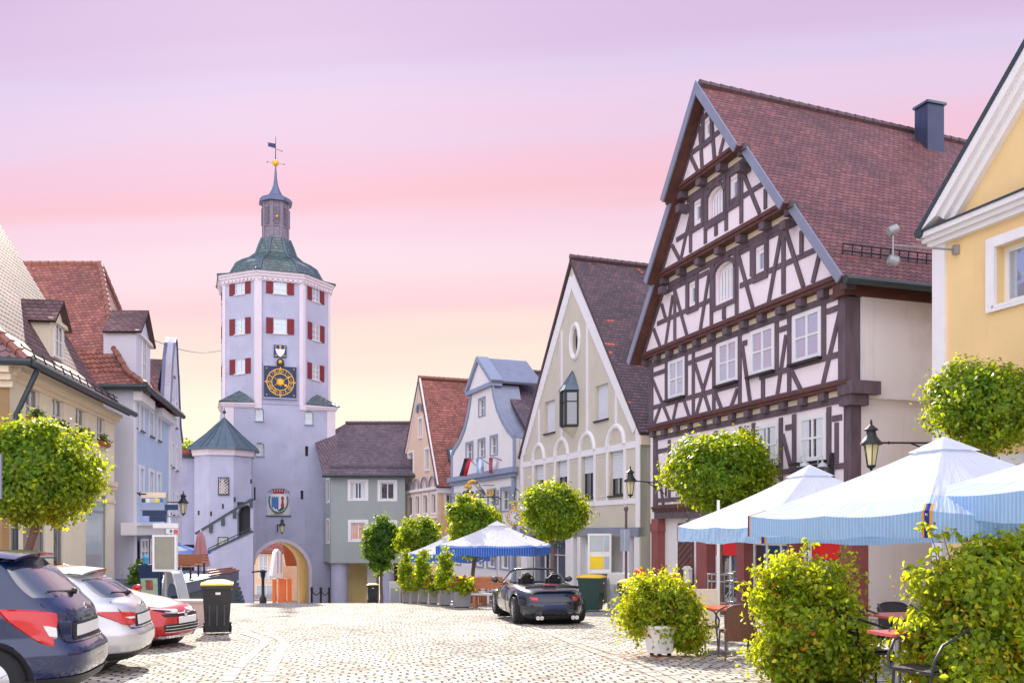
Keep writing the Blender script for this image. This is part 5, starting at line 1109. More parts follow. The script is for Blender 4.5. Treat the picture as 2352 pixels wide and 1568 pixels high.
# ================================================================ left-hand row
c5 = C(0, 860, 4.127); cg = C(0, 1100, 2.583)
F = Fac((-12.8, 23.3), (-14.35, 33.0)); CH = thing('cream_house', 'cream two-storey house with bright tiled mansard-steep roof, dormer and four tall upper windows', 'house', (-13.6, 28, G(28)))
B = lambda x, y, e=0: F.uz(*c5(x, y), e)
g0, g1 = B(200, 130, .55), B(1320, 700, .55); ZE = (g0[1]+g1[1])/2; zt_ = B(1000, 700)[1]; zb_ = B(1000, 1040)[1]
UL = 0; UR = F.len; ws = [(B(a, 700)[0], B(b, 700)[0]) for a, b in ((268, 408), (540, 656), (780, 882), (1001, 1082))]
zc = (F.uz(*c5(1000, 1390))[1]+F.uz(*c5(1195, 1430))[1])/2
sh = [(F.uz(a, 1300)[0], F.uz(b, 1300)[0]) for a, b in ((53, 104), (123, 145), (197, 245))]; zs = F.uz(220, 1135)[1]
h = [rc(a, b, zb_, zt_) for a, b in ws]+[rc(a, b, G(30)+.2, zs) for a, b in sh]
wall(F, 'wall', rc(0, UR, -1.8, ZE-.1), h, 0, MT['cream_wall'], CH, .32)
for i, q in enumerate(ws): window(F, CH, *q, zb_, zt_, 0, 'white_trim', 'glass', 2, (.42,), .08, recess=.06, sill='cream_trim')
for i, q in enumerate(sh): window(F, CH, *q, G(30)+.2, zs, 0, 'grey_metal', 'glass' if i != 2 else 'glass_pale', 1 if i == 1 else (1 if i == 2 else 2), (.84,), .07, recess=.05, name='shop_window')
m = MB()
for k, (a, b) in enumerate(((.0, .16), (.17, .28))): F.rect(m, -.05, UR+.03, zc-b, zc-a, 0, .12-.05*k)
F.rect(m, -.05, UR+.03, zc-.75, zc-.66, 0, .05); m.build('string_course', MT['cream_trim'], CH)
m = MB()
for k in range(3): F.rect(m, -.05, UR+.02, ZE-.42+.11*k, ZE-.312+.11*k, -.1, .08+.10*k)
m.build('eaves_moulding', MT['cream_trim'], CH)
# end face turned to the camera, apricot
p0 = F.P(0, 0); FE = FacN(Vector((p0.x, p0.y))-F.d*0+F.n*0-Vector((F.n.x, F.n.y))*6, -F.d, 6.0); FE = Fac((p0.x-F.n.x*12, p0.y-F.n.y*12), (p0.x, p0.y))
m = MB(); FE.rect(m, 0, FE.len-.001, -1.6, ZE-.1, -.3, 0.0); m.build('end_wall', MT['apricot_wall'], CH)
m = MB()
for k in range(3): FE.rect(m, 0, FE.len+.1, ZE-.62+.17*k, ZE-.46+.17*k, -.1, .10+.13*k)
m.build('end_moulding', MT['cream_trim'], CH)
# roof with flared eaves: profile (outward offset e, z)
apz = P(0, 500, 33).z; rp_ = []
edge = [((860, 1320), ), ((640, 1120), ), ((430, 770), ), ((305, 560), ), ((140, 285), ), ((0, 55), )]
cr1 = C(0, 540, 2.704); yend = F.P(UR+.15, 0)
FEn = Fac((yend.x-F.n.x*14, yend.y-F.n.y*14), (yend.x+F.n.x*2, yend.y+F.n.y*2))     # plane of the far verge
prf = []
for ((x, y),) in edge: u, z = FEn.uz(*cr1(x, y)); prf.append((u-14, z))
prf[0] = (.55, ZE)
s1 = (prf[-1][1]-prf[2][1])/(prf[-1][0]-prf[2][0]); e9 = prf[-1][0]-1.2; prf.append((e9, prf[-1][1]+s1*(-1.2)))
r = MB(); nr = -.35
def hipu(e, z): return nr+max(0, (z-ZE))*.62
for (e0, z0), (e1, z1) in zip(prf[:-1], prf[1:]):
    slab(r, [F.P(hipu(e0, z0), z0, e0), F.P(UR+.15, z0, e0), F.P(UR+.15, z1, e1), F.P(hipu(e1, z1), z1, e1)], (F.d.x, F.d.y, 0), .12)
    slab(r, [F.P(hipu(e0, z0), z0, e0), F.P(hipu(e1, z1), z1, e1), F.P(hipu(e1, z1), z1, -12), F.P(hipu(e0, z0), z0, -12)], (F.n.x, F.n.y, 0), .12)
rf = r.build('roof', MT['tile_mauve'], CH); hp = MB()
for (e0, z0), (e1, z1) in zip(prf[:-1], prf[1:]): ridge(hp, F.P(hipu(e0, z0), z0+.04, e0), F.P(hipu(e1, z1), z1+.04, e1), .12)
hp.build('hip_tiles', MT['ridge_tile'], rf)
m = MB()
p0_ = F.P(UR, 0); vb = [FEn.P(14+e, z-.13, 0) for e, z in prf]
m.tube([F.P(-.4, ZE-.02, .66), F.P(UR+.25, ZE-.02, .66)], .10, 8); m.tube([F.P(-.4, ZE-.02, .66), F.P(-.4, ZE-.02, -12)], .1, 8)
m.tube([F.P(.15, ZE-.1, .62), F.P(.05, ZE-.6, .45), F.P(-.02+.12, ZE-1.3, .12), F.P(.1, ZE-2.4, .1), F.P(.1, -1, .1)], .07, 8); m.build('gutter', MT['gutter'], rf)
m = MB()
for k in range(2): m.tube([F.P(.6, ZE+.42+.12*k, .12-.02*k), F.P(UR, ZE+.42+.12*k, .12-.02*k)], .02, 4)
for k in range(12): m.tube([F.P(.6+k*.8, ZE+.25, .2), F.P(.6+k*.8, ZE+.62, .06)], .02, 4)
m.build('snow_guard', MT['black_iron'], rf)
m = MB(); FEn.poly(m, [(14+min(e, -.2), z-.2) for e, z in prf]+[(0, prf[-1][1]-.2), (0, ZE-1), (14-.2, ZE-1)], -.02, -.3); m.build('gable_wall', MT['cream_wall'], CH)
FC = Fac((yend.x-F.n.x*14, yend.y-F.n.y*14), (yend.x-F.n.x*.16, yend.y-F.n.y*.16)); m = MB(); FC.rect(m, 0, FC.len, -2, ZE-.2, -.16, -.44); m.build('side_wall', MT['cream_wall'], CH)
def dormer(F, root, u0, u1, z0, zw, zr, ef, eb, wallm, tilem, depth=3.2):
    m = MB(); a, b = F.P(u0, z0, ef), F.P(u1, z0, ef)
    c = (u0+u1)/2; n = Vector((F.n.x, F.n.y, 0))
    body = [F.P(u0, z0, ef), F.P(u1, z0, ef), F.P(u1, zw, ef), F.P(c, zr-.12, ef), F.P(u0, zw, ef)]
    m.prism(body, F.P(u0, z0, eb)-F.P(u0, z0, ef)); o = m.build('dormer', MT[wallm], root)
    window(F, o, c-.32, c+.32, z0+.18, z0+1.35, ef+.2, 'white_trim', 'glass', 2, (.5,), .07, recess=.14) if False else None
    g_ = MB(); F.rect(g_, c-.30, c+.30, z0+.2, zw-.15, ef+.002, ef+.02); g_.build('pane', MT['glass'], o)
    f_ = MB(); F.rect(f_, c-.38, c-.30, z0+.12, zw-.07, ef, ef+.05); F.rect(f_, c+.30, c+.38, z0+.12, zw-.07, ef, ef+.05); F.rect(f_, c-.30, c+.30, zw-.15, zw-.07, ef, ef+.049); F.rect(f_, c-.30, c+.30, z0+.12, z0+.2, ef, ef+.049); F.rect(f_, c-.025, c+.025, z0+.2, zw-.15, ef+.021, ef+.045); F.rect(f_, c-.30, c+.30, (z0+zw)/2, (z0+zw)/2+.04, ef+.021, ef+.04); f_.build('dormer_window', MT['white_trim'], o)
    r = MB(); ov = .18; sl = (zr-zw)/((u1-u0)/2)
    for s_ in (-1, 1):
        ue = c+s_*((u1-u0)/2+ov); ze = zw-ov*sl; slab(r, [F.P(ue, ze+.05, ef+.2), F.P(c, zr+.05, ef+.2), F.P(c, zr+.05, eb), F.P(ue, ze+.05, eb)], (F.n.x, F.n.y, 0), .08)
    r.build('dormer_roof', MT[tilem], o); t = MB(); F.rect(t, u0-.1, u1+.1, zw-.12, zw, ef-.02, ef+.12); t.build('dormer_cornice', MT['white_trim'] if wallm != 'cream_wall' else MT['cream_trim'], o)
    return o
# dormer position on the cream roof
c_d = C(0, 540, 2.704)
def at_e(f, x, y, e): return F.uz(*f(x, y), e)
ed = -.75; a = at_e(c_d, 340, 940, ed); b = at_e(c_d, 428, 990, ed); zw = at_e(c_d, 385, 715, ed)[1]; zr = at_e(c_d, 385, 575, ed)[1]
dormer(F, rf, a[0], b[0]+.1, (a[1]+b[1])/2-.1, zw, zr, ed, ed-3.4, 'cream_wall', 'tile_mauve')
# ---- blue house
F = Fac((-14.15, 34.2), (-15.8, 42.2)); F.inw = Vector((-1, 0)); BL = thing('blue_house', 'light blue three-storey house with hipped orange-red roof and white dormer', 'house', (-15, 38, G(38)))
c6 = C(240, 780, 2.376); B = lambda x, y, e=0: F.uz(*c6(x, y), e)
ZE = (B(215, 378, .4)[1]+B(450, 570, .4)[1])/2; UR = F.len
cols = [(max(.42, B(a, 700)[0]), B(b, 700)[0]) for a, b in ((210, 231), (258, 279), (315, 338), (362, 380))]
z2a, z2b = B(270, 705)[1], B(270, 560)[1]; z1b = B(270, 930)[1]; z1a = z1b-(z2b-z2a)
h = [rc(a, b, z2a, z2b) for a, b in cols]+[rc(a, b, z1a, z1b) for a, b in cols]
m_ = wall(F, 'wall', rc(0, UR, -2.3, ZE-.1), h, 0, MT['blue_wall'], BL)
for q in h: window(F, BL, q[0][0], q[1][0], q[0][1], q[2][1], 0, 'white_trim', 'glass_blue', 2, (.55,), .07, recess=.04, surround='white_trim', sw=.13, se=.05, sill='gutter')
for a_, b_ in ((0, .28), (UR-.28, UR)): m = MB(); F.rect(m, a_, b_, -2.3, ZE-.55, .001, .05); m.build('pilaster', MT['white_trim'], BL)
m = MB(); F.rect(m, -.1, 2.7, ZE-.54, ZE-.2, 0, .3); F.rect(m, 4.6, UR+.1, ZE-.54, ZE-.2, 0, .3); m.build('eaves_moulding', MT['white_trim'], BL)
p0 = F.P(0, 0); FE = Fac((p0.x-13, p0.y), (p0.x, p0.y)); m = MB(); FE.rect(m, 0, FE.len-.001, -2.3, ZE-.1, -.3, .005); m.build('end_wall', MT['lilac_wall'], BL)
p1 = F.P(UR, 0); FE2 = Fac((p1.x-F.n.x*13, p1.y-F.n.y*13), (p1.x, p1.y)); m = MB(); FE2.rect(m, 0, FE2.len-.001, -2.3, ZE-.1, -.3, .3); m.build('end_wall', MT['lilac_wall'], BL)
uc = UR/2; zr = P(0, 601, 38.4).z; rr = P(228, 603, 38.4); rl = rr-Vector((F.n.x, F.n.y, 0))*9
def hipz(t): return ZE+(zr-ZE)*t
# flared hip: mid ring
er = -abs(rr.x-(F.o+F.d*4).x); ur = (Vector((rr.x, rr.y))-F.o).dot(F.d); r = MB()
rings = [(-.35, UR+.35, .45, ZE), (.25, UR-.25, -.30, ZE+.55), (.55, UR-.55, -.85, ZE+1.45), (ur-.05, ur+.05, er, zr)]
for (a0, b0, e0, z0), (a1, b1, e1, z1) in zip(rings[:-1], rings[1:]):
    slab(r, [F.P(a0, z0, e0), F.P(b0, z0, e0), F.P(b1, z1, e1), F.P(a1, z1, e1)], (F.d.x, F.d.y, 0), .12)
    for u0_, u1_ in ((a0, a1), (b0, b1)): slab(r, [F.P(u0_, z0, e0), F.P(u1_, z1, e1), F.P(u1_, z1, -14), F.P(u0_, z0, -14)], (F.n.x, F.n.y, 0), .12)
rf = r.build('roof', MT['tile_red'], BL); hp = MB()
for (a0, b0, e0, z0), (a1, b1, e1, z1) in zip(rings[:-1], rings[1:]): ridge(hp, F.P(a0, z0+.04, e0), F.P(a1, z1+.04, e1)); ridge(hp, F.P(b0, z0+.04, e0), F.P(b1, z1+.04, e1))
ridge(hp, F.P(ur, zr+.05, er), F.P(ur, zr+.05, -14)); hp.build('hip_tiles', MT['ridge_tile'], rf)
m = MB(); m.tube([F.P(-.4, ZE-.08, .55), F.P(UR+.4, ZE-.08, .55)], .11, 8); m.tube([F.P(-.4, ZE-.08, .55), F.P(-.4, ZE-.08, -13)], .11, 8); m.build('gutter', MT['gutter'], rf)
ed = .0; a = B(238, 400, ed); b = B(318, 420, ed); zw = B(300, 170, ed)[1]; zrd = B(300, 30, ed)[1]
a = B(240, 350, ed)[0]; b = B(322, 400, ed)[0]; dormer(F, rf, a, b, ZE+.05, B(282, 150, ed)[1], B(296, 12, ed)[1], ed, -1.25, 'lilac_wall', 'tile_mauve')
# ground-floor shop canopy on the blue house
m = MB(); zq = B(200, 1250)[1]; F.rect(m, -1.3, UR, zq-.45, zq-.1, -.2, .35); F.rect(m, -1.3, UR, zq-.099, zq, -.2, .45); m.build('shop_cornice', MT['white_trim'], BL)
for k in range(4): window(F, BL, .5+1.9*k, 1.9+1.9*k, G(38)+.3, zq-.6, .2, 'white_trim', 'glass', 2, (.8,), .07, recess=.0, name='shop_window')
# ---- lilac house with a rolled Dutch gable
F = Fac((-16.1, 42.6), (-16.1-.27*7.8, 50.4)); LH = thing('scrolled_gable_house', 'narrow lilac-white house with tall scrolled gable, furthest of the left-hand row', 'house', (-17, 46, G(46)))
B = lambda x, y, e=0: F.uz(*c6(x, y), e)
out_ = [(410, 1500), (410, 655), (428, 640), (436, 560), (444, 440), (450, 300), (452, 265), (462, 180), (470, 150), (477, 180), (486, 370), (488, 380), (492, 500), (500, 680), (511, 770), (511, 1500)]
pq = [B(*p) for p in out_]; pq[0] = (pq[0][0], -2.9); pq[-1] = (pq[-1][0], -2.9); U0_, U1_ = pq[1][0], pq[-2][0]
def wq(x0, x1, y0, y1): return (B(x0, (y0+y1)/2)[0], B(x1, (y0+y1)/2)[0], B(x0, y1)[1], B(x0, y0)[1])
hs = [wq(456, 463, 310, 375), wq(448, 457, 500, 650), wq(470, 478, 530, 680), wq(429, 439, 760, 900), wq(449, 459, 780, 915), wq(473, 482, 800, 935), wq(431, 440, 1060, 1190), wq(451, 461, 1070, 1200), wq(474, 483, 1085, 1205)]
wall(F, 'wall', pq, [rc(*q) for q in hs], 0, MT['lilac_wall'], LH)
for q in hs: window(F, LH, *q, 0, 'white_trim', 'glass_pale', 2, (.5,), .07, recess=.1, surround='white_trim', sw=.1, se=.05, sill='gutter')
cp = MB()
for a, b in zip(pq[1:14], pq[2:15]):
    if (Vector(a)-Vector(b)).length > .05: slab(cp, [F.P(a[0], a[1], .08), F.P(b[0], b[1], .08), F.P(b[0], b[1], -.45), F.P(a[0], a[1], -.45)], (F.d.x, F.d.y, .3), .1)
cp.build('gable_coping', MT['zinc'], LH)
um = pq[8][0]; zr = 10.3; ze = pq[1][1]-.2; r = MB()
slab(r, [F.P(U0_-.2, ze, -.6), F.P(um, zr, -.6), F.P(um, zr, -12), F.P(U0_-.2, ze, -12)], (F.n.x, F.n.y, 0)); slab(r, [F.P(U1_+.2, ze, -.6), F.P(um, zr, -.6), F.P(um, zr, -12), F.P(U1_+.2, ze, -12)], (F.n.x, F.n.y, 0)); r.build('roof', MT['tile_mauve'], LH)
for uu in (U0_, U1_):
    p_ = F.P(uu, 0); f_ = Fac((p_.x, p_.y), (p_.x-F.n.x*12, p_.y-F.n.y*12)); m = MB(); f_.rect(m, .31, 12, -3, ze-.1, -.15, .15); m.build('side_wall', MT['lilac_wall'], LH)
# ================================================================ street seen through the gateway
YB = 96.0; mk('far_peach', (.85, .62, .40), .8, .08); gB = G(84)
x0, x1 = P(560, 0, YB).x, P(652, 0, YB).x; F = Fac((x0, YB), (x1, YB)); FH = thing('far_peach_house', 'peach house with a red roof glimpsed through the left of the gateway', 'house', ((x0+x1)/2, YB, gB))
zz = P(0, 1268, YB).z; m = MB(); F.rect(m, 0, F.len, gB-.5, zz, -6, 0); m.build('wall', MT['far_peach'], FH)
r = MB(); slab(r, [(x0-.5, YB-.5, zz), (x1+.3, YB-.5, zz), (x1+.3, YB+3, zz+4), (x0-.5, YB+3, zz+4)], (1, 0, 0)); r.build('roof', MT['tile_red'], FH)
for px_, py_, w_, h_ in ((605, 1300, 1.0, 2.6), (630, 1318, 1.2, 1.6), (612, 1366, 2.2, 2.2)): u, z = F.uz(px_, py_); window(F, FH, u-w_/2, u+w_/2, z-h_/2, z+h_/2, .06, 'white_trim', 'glass_pale', 2, (.5,), .1, recess=.0)
YB = 92.0; a = P(640, 0, YB); F = Fac((P(636, 0, 84).x, 84), (P(668, 0, 93).x, 93)); GHs = thing('far_white_gable_house', 'white gabled house with orange-red roof glimpsed through the gateway', 'house', (a.x, YB, gB))
B = lambda x, y: F.uz(*C(600, 1200, 4.612)(x, y))
m = MB(); F.poly(m, [B(372, 1100), B(410, 830), B(440, 790), B(490, 850), B(535, 1160)], -.3, 0); m.build('gable_wall', MT['white_wall'], GHs)
m = MB(); 
for x in (435, 472): u, z = B(x, 945); F.rect(m, u-.18, u+.18, z-1.0, z+1.0, 0, .03)
m.build('gable_slots', MT['zinc_pale'], GHs)
nF = Vector((F.n.x, F.n.y, 0)); u0, z0 = B(535, 1120); u1, z1 = B(480, 790); r = MB(); slab(r, [F.P(u0, z0, .1), F.P(u1, z1+.3, .1), F.P(u1, z1+.3, .1)+Vector((7, 3, 0)), F.P(u0, z0, .1)+Vector((7, 3, 0))], (1, .3, 0)); r.build('roof', rooftile('tile_orange', (.55, .10, .03), (.72, .16, .05), (.85, .24, .08), .3, .3), GHs)
for x in (397, 465, 505, 570):
    p = P(*C(600, 1200, 4.612)(x, 1150), 86); m = MB(); m.box((p.x, 86, (p.z+gB)/2), (.32, .32, p.z-gB+.3)); m.build('orange_post', mk('orange_paint%d' % x, (.75, .16, .03), .5, .05), GHs)
m = MB(); p0 = P(645, 0, 88); m.box((p0.x+3.2, 88, gB+1.6), (7, .3, 3.4)); m.build('porch_wall', MT['far_peach'], GHs)
# ================================================================ foliage
def leaves_mesh(name, pts, nrm, size, mat, parent, fold=False, wr=.5, jitter=.9, lean=.0):
    """many small leaf faces; pts (n,3) world, nrm preferred outward direction"""
    n = len(pts); r = rng
    d = nrm+r.normal(0, jitter, (n, 3)); d /= np.linalg.norm(d, axis=1)[:, None]+1e-9
    a = r.normal(0, 1, (n, 3)); a -= d*(a*d).sum(1)[:, None]; a /= np.linalg.norm(a, axis=1)[:, None]+1e-9
    a[:, 2] -= lean; a /= np.linalg.norm(a, axis=1)[:, None]
    b = np.cross(d, a); b /= np.linalg.norm(b, axis=1)[:, None]+1e-9
    L_ = (size*(.6+.8*r.random(n)))[:, None]; W_ = L_*wr
    M = np.array(wmat(parent).inverted()) if parent else np.eye(4)
    if fold:
        p = [pts, pts+a*L_*.35+b*W_*.62+d*W_*.28, pts+a*L_*.8+b*W_*.42+d*W_*.15, pts+a*L_*1.15-d*L_*.15, pts+a*L_*.8-b*W_*.42+d*W_*.15, pts+a*L_*.35-b*W_*.62+d*W_*.28]
        k = 6; faces_l = [(0, 1, 2, 3), (0, 3, 4, 5)]
    else:
        p = [pts, pts+a*L_*.5+b*W_, pts+a*L_*1.1, pts+a*L_*.5-b*W_]; k = 4; faces_l = [(0, 1, 2, 3)]
    V = np.stack(p, 1).reshape(-1, 3); V = V@M[:3, :3].T+M[:3, 3]
    me = bpy.data.meshes.new(name); nf = n*len(faces_l); me.vertices.add(len(V)); me.vertices.foreach_set('co', V.ravel().astype(np.float32))
    idx = (np.arange(n)[:, None, None]*k+np.array(faces_l)[None]).reshape(-1)
    me.loops.add(len(idx)); me.loops.foreach_set('vertex_index', idx.astype(np.int32)); me.polygons.add(nf)
    me.polygons.foreach_set('loop_start', (np.arange(nf)*4).astype(np.int32)); me.polygons.foreach_set('loop_total', np.full(nf, 4, np.int32)); me.update()
    uv = me.uv_layers.new(name='UVMap'); rr = np.repeat(r.random(n), 4*len(faces_l)); uv.data.foreach_set('uv', np.stack([rr, rr], 1).ravel().astype(np.float32))
    me.materials.append(MT[mat]); me.validate(); o = bpy.data.objects.new(name, me); COL.objects.link(o); o.parent = parent; return o
leafmat('leaf_robinia', (.055, .145, .010), (.90, .96, .01), .42, .5)
leafmat('leaf_hornbeam', (.035, .11, .02), (.50, .70, .02), .48, .4)
leafmat('leaf_vine', (.09, .18, .012), (.90, .92, .02), .50, .5)
leafmat('leaf_yellow', (.45, .42, .03), (.85, .70, .03), .5, .3)
leafmat('leaf_autumn', (.50, .09, .02), (.75, .18, .03), .4, .4)
leafmat('petal_pink', (.75, .22, .28), (.8, .3, .35), .35, .4)
leafmat('petal_red', (.75, .09, .06), (.8, .15, .1), .35, .4)
mk('bark', (.17, .12, .10), .85, .4, 8, .7, 30, stretch=(1, 1, .25)); mk('soil', (.06, .04, .03), .9, .3)
def crown_pts(ells, n, shell=.55, clumps=90, cs=.2, seed=1):
    r = np.random.default_rng(seed); P_ = []; Nn = []; vol = np.array([e[3]*e[4]*e[5] for e in ells]); pr = vol/vol.sum()
    cl = r.choice(len(ells), clumps, p=pr); C_ = []; D_ = []
    for i in cl:
        e = ells[i]; d = r.normal(0, 1, 3); d /= np.linalg.norm(d); rad_ = shell+(1.04-shell)*r.random()**.5; rad_ *= 1+.10*r.normal()
        C_.append([e[0]+d[0]*e[3]*rad_, e[1]+d[1]*e[4]*rad_, e[2]+d[2]*e[5]*rad_]); D_.append(d)
    C_ = np.array(C_); D_ = np.array(D_); k = r.integers(0, clumps, n); sz = cs*(.55+.9*r.random(clumps))
    off = r.normal(0, 1, (n, 3))*sz[k][:, None]*np.array([1, 1, .75]); nr = D_[k]*.8+off/(np.linalg.norm(off, axis=1)[:, None]+1e-9)*.6+np.array([0, 0, .35])
    return C_[k]+off, nr
def tree(label, px, py, rx, ry, Y, n=9000, trunk_r=.09, clumps=150, name='robinia_tree', size=.12, mat='leaf_robinia', group='globe trees along the street', extra=None, seed=1, yd=None, tex=None):
    c = P(px, py, Y); s = Y/FPX; R_ = rx*s; H_ = ry*s; bx_ = c.x if tex is None else P(tex, 0, Y).x
    t = thing(name, label, 'tree', (bx_, Y, G(Y)), group=group)
    e = [(c.x, Y, c.z, R_*.86, R_*.86, H_*.86)]+[(c.x+random.uniform(-.45, .45)*R_, Y+random.uniform(-.45, .45)*R_, c.z+random.uniform(-.4, .5)*H_, R_*.5, R_*.5, H_*.5) for _ in range(5)]
    if extra: e += extra(c, R_, H_)
    p, q = crown_pts(e, int(n*2.1), .42, int(clumps*1.35), R_*.10, seed); p2, q2 = crown_pts(e[:1], int(n*.5), .05, clumps, R_*.14, seed+1); p = np.concatenate([p, p2]); q = np.concatenate([q, q2]); leaves_mesh('crown', p, q, size*.70, mat, t, wr=.33, jitter=.6, lean=.3)
    m = MB(); z0 = c.z-H_*.72; m.tube([(bx_, Y, G(Y)-.05), (bx_+.02, Y, G(Y)+.3), (bx_-.02, Y+.02, (z0+G(Y))/2), (c.x, Y, z0)], [trunk_r*1.3, trunk_r, trunk_r*.9, trunk_r*.8], 10)
    for k in range(9):
        a = k*2.4; q_ = Vector((c.x+math.cos(a)*R_*.62, Y+math.sin(a)*R_*.62, c.z+H_*random.uniform(-.3, .5))); m.tube([(c.x, Y, z0-.05), Vector((c.x, Y, z0)).lerp(q_, .5)+Vector((0, 0, -.1)), q_], [trunk_r*.55, trunk_r*.3, .012], 6)
    m.build('trunk', MT['bark'], t); return t
tree('large globe tree in front of the cream house at the left edge', 92, 1087, 128, 128, 17, 17000, clumps=230, size=.115, seed=3, tex=45)
tree('bright globe tree at the right edge behind the parasols', 2270, 935, 138, 100, 17.5, 16000, clumps=220, size=.12, seed=4)
tree('globe tree with a steel guard in front of the half-timbered house', 1655, 1082, 119, 96, 26, 15000, clumps=210, size=.15, seed=5)
tree('globe tree before the beige gabled house, behind the black convertible', 1270, 1176, 82, 68, 31, 9000, clumps=130, size=.16, seed=6, trunk_r=.08)
tree('globe tree behind the blue-and-white parasol under the gilded shop sign', 1092, 1214, 70, 72, 37, 9000, clumps=120, size=.17, seed=7, mat='leaf_robinia', tex=1086)
tree('small globe tree beside the peach house', 966, 1232, 56, 50, 43, 6000, clumps=90, size=.18, seed=8)
tree('narrow dark globe tree before the overhanging grey-green house', 876, 1250, 45, 72, 50, 7000, clumps=110, size=.19, seed=9, mat='leaf_hornbeam')
t = thing('garden_tree', 'scrap of yellow-green tree showing above the link wall', 'tree', (P(424, 0, 72).x, 72, G(72)))
p, q = crown_pts([(P(424, 0, 72).x, 72, P(0, 1034, 72).z, .6, .6, .6)], 700, .3, 16, .25, 5); leaves_mesh('crown', p, q, .2, 'leaf_robinia', t)
m = MB(); m.tube([(P(424, 0, 72).x, 72, G(72)), (P(424, 0, 72).x, 72, P(0, 1034, 72).z)], [.15, .08], 7); m.build('trunk', MT['bark'], t)
# climbing plants in white tubs
def tub(t, x, y, w0, w1, h, mat='white_trim', n=6, z0=None, rot=.3):
    m = MB(); z = G(y) if z0 is None else z0; m.lathe([(w0, z+.06), (w1, z+h), (w1+.03, z+h+.01), (w1+.03, z+h+.06), (w1-.05, z+h+.06), (w1-.07, z+h-.05)], (x, y, 0), n, rot=rot, smooth=False)
    o = m.build('tub', MT[mat], t); f = MB()
    for k in range(3 if n == 6 else 4): a = k*2*math.pi/(3 if n == 6 else 4)+rot; f.box((x+w0*.7*math.cos(a), y+w0*.7*math.sin(a), z+.03), (.06, .06, .06))
    f.build('tub_feet', MT['dark'], o); return o
def bush(label, Y, ells, n, size, tubxy, tw, seed, clumps=120, name='potted_shrub'):
    """ells: (px,py,rpx,rpy) at depth Y"""
    s = Y/FPX; x = P(tubxy, 0, Y).x; t = thing(name, label, 'shrub', (x, Y, G(Y)), group='leafy potted shrubs along the terrace')
    E = []
    for (px, py, rx, ry) in ells: c = P(px, py, Y); E.append((c.x, Y+random.uniform(-.1, .1), c.z, rx*s*.87, rx*s*.85, ry*s*.93))
    p, q = crown_pts(E, int(n*.92), .60, int(clumps*.52), .100, seed); k = p[:, 2] > G(Y)+.05; leaves_mesh('foliage', p[k], q[k], size, 'leaf_vine', t, fold=True, wr=.62, jitter=.75, lean=.5)
    p, q = crown_pts(E, n//14, .95, clumps, .08, seed+50); k = p[:, 2] > G(Y)+.05; leaves_mesh('yellow_leaves', p[k], q[k], size*.95, 'leaf_yellow', t, fold=True, wr=.6, lean=.5)
    p, q = crown_pts(E, n//80, 1.0, clumps, .08, seed+90); k = p[:, 2] > G(Y)+.05; leaves_mesh('red_leaves', p[k], q[k], size*.8, 'leaf_autumn', t, fold=True, wr=.6, lean=.5)
    m = MB()
    for i in range(16):
        e = E[i % len(E)]; a = random.uniform(0, 6.28); q_ = Vector((e[0]+math.cos(a)*e[3]*.9, e[1]+math.sin(a)*e[4]*.9, e[2]+e[5]*random.uniform(.0, .95))); b_ = Vector((x, Y, G(Y)+.4)); m.tube([b_, b_.lerp(q_, .5)+Vector((0, 0, .1)), q_], [.014, .009, .004], 5)
    sp_, sn_ = [], []
    for i in range(34):
        e = E[i % len(E)]; d = Vector((random.gauss(0, 1), random.gauss(0, 1), random.gauss(.5, .8))).normalized(); b_ = Vector((e[0]+d.x*e[3]*.85, e[1]+d.y*e[4]*.85, e[2]+d.z*e[5]*.85)); ln = random.uniform(.12, .30); q_ = b_+d*ln*.6+Vector((0, 0, .05)); r_ = q_+d*ln*.5-Vector((0, 0, random.uniform(.02, .12)))
        if r_.z < G(Y)+.1: continue
        m.tube([b_, q_, r_], [.005, .004, .002], 4)
        for k in range(16): f_ = k/15; c_ = b_.lerp(q_, f_*2) if f_ < .5 else q_.lerp(r_, f_*2-1); sp_.append(list(c_+Vector((random.gauss(0, .02), random.gauss(0, .02), random.gauss(0, .02))))); sn_.append([random.gauss(0, .6), random.gauss(0, .6), 1])
    leaves_mesh('shoot_leaves', np.array(sp_), np.array(sn_), size, 'leaf_vine', t, fold=True, wr=.62, lean=.5)
    m.build('stems', MT['bark'], t); tub(t, x, Y, tw*.75, tw, .44); return t
bush('bushy climber in a white tub at the paving edge, smallest of the three', 14.6, [(1522, 1395, 66, 66), (1470, 1415, 34, 46), (1572, 1425, 36, 72), (1492, 1345, 30, 30), (1590, 1482, 20, 30), (1452, 1378, 20, 24), (1548, 1350, 34, 30)], 15000, .052, 1516, .30, 21, 170)
bush('spreading climber standing between the bistro tables, middle one', 11.3, [(1865, 1470, 122, 110), (1850, 1370, 92, 70), (1820, 1310, 42, 42), (1925, 1320, 40, 46), (1760, 1350, 32, 38), (1800, 1520, 68, 80), (1950, 1530, 56, 74)], 26000, .055, 1860, .33, 22, 260)
bush('tall arching climber at the right edge of the terrace', 9.4, [(2260, 1500, 165, 120), (2230, 1390, 100, 90), (2155, 1255, 30, 46), (2300, 1330, 95, 80), (2160, 1340, 40, 60), (2340, 1270, 60, 40), (2140, 1520, 62, 90), (2350, 1440, 100, 130)], 34000, .056, 2240, .36, 23, 320)
# fallen leaves round the first tub
k = 240; pp = np.stack([rng.normal(GP(1500, 1500).x-.25, .45, k), rng.normal(14.2, .5, k), np.zeros(k)], 1); pp[:, 2] = [G(y)+.012 for y in pp[:, 1]]
tag(leaves_mesh('fallen_leaves', pp, np.tile([0, 0, 4.], (k, 1)), .04, 'leaf_autumn', None, wr=.5, jitter=.3), 'fallen red leaves scattered round the small tub', 'leaves', kind='stuff')
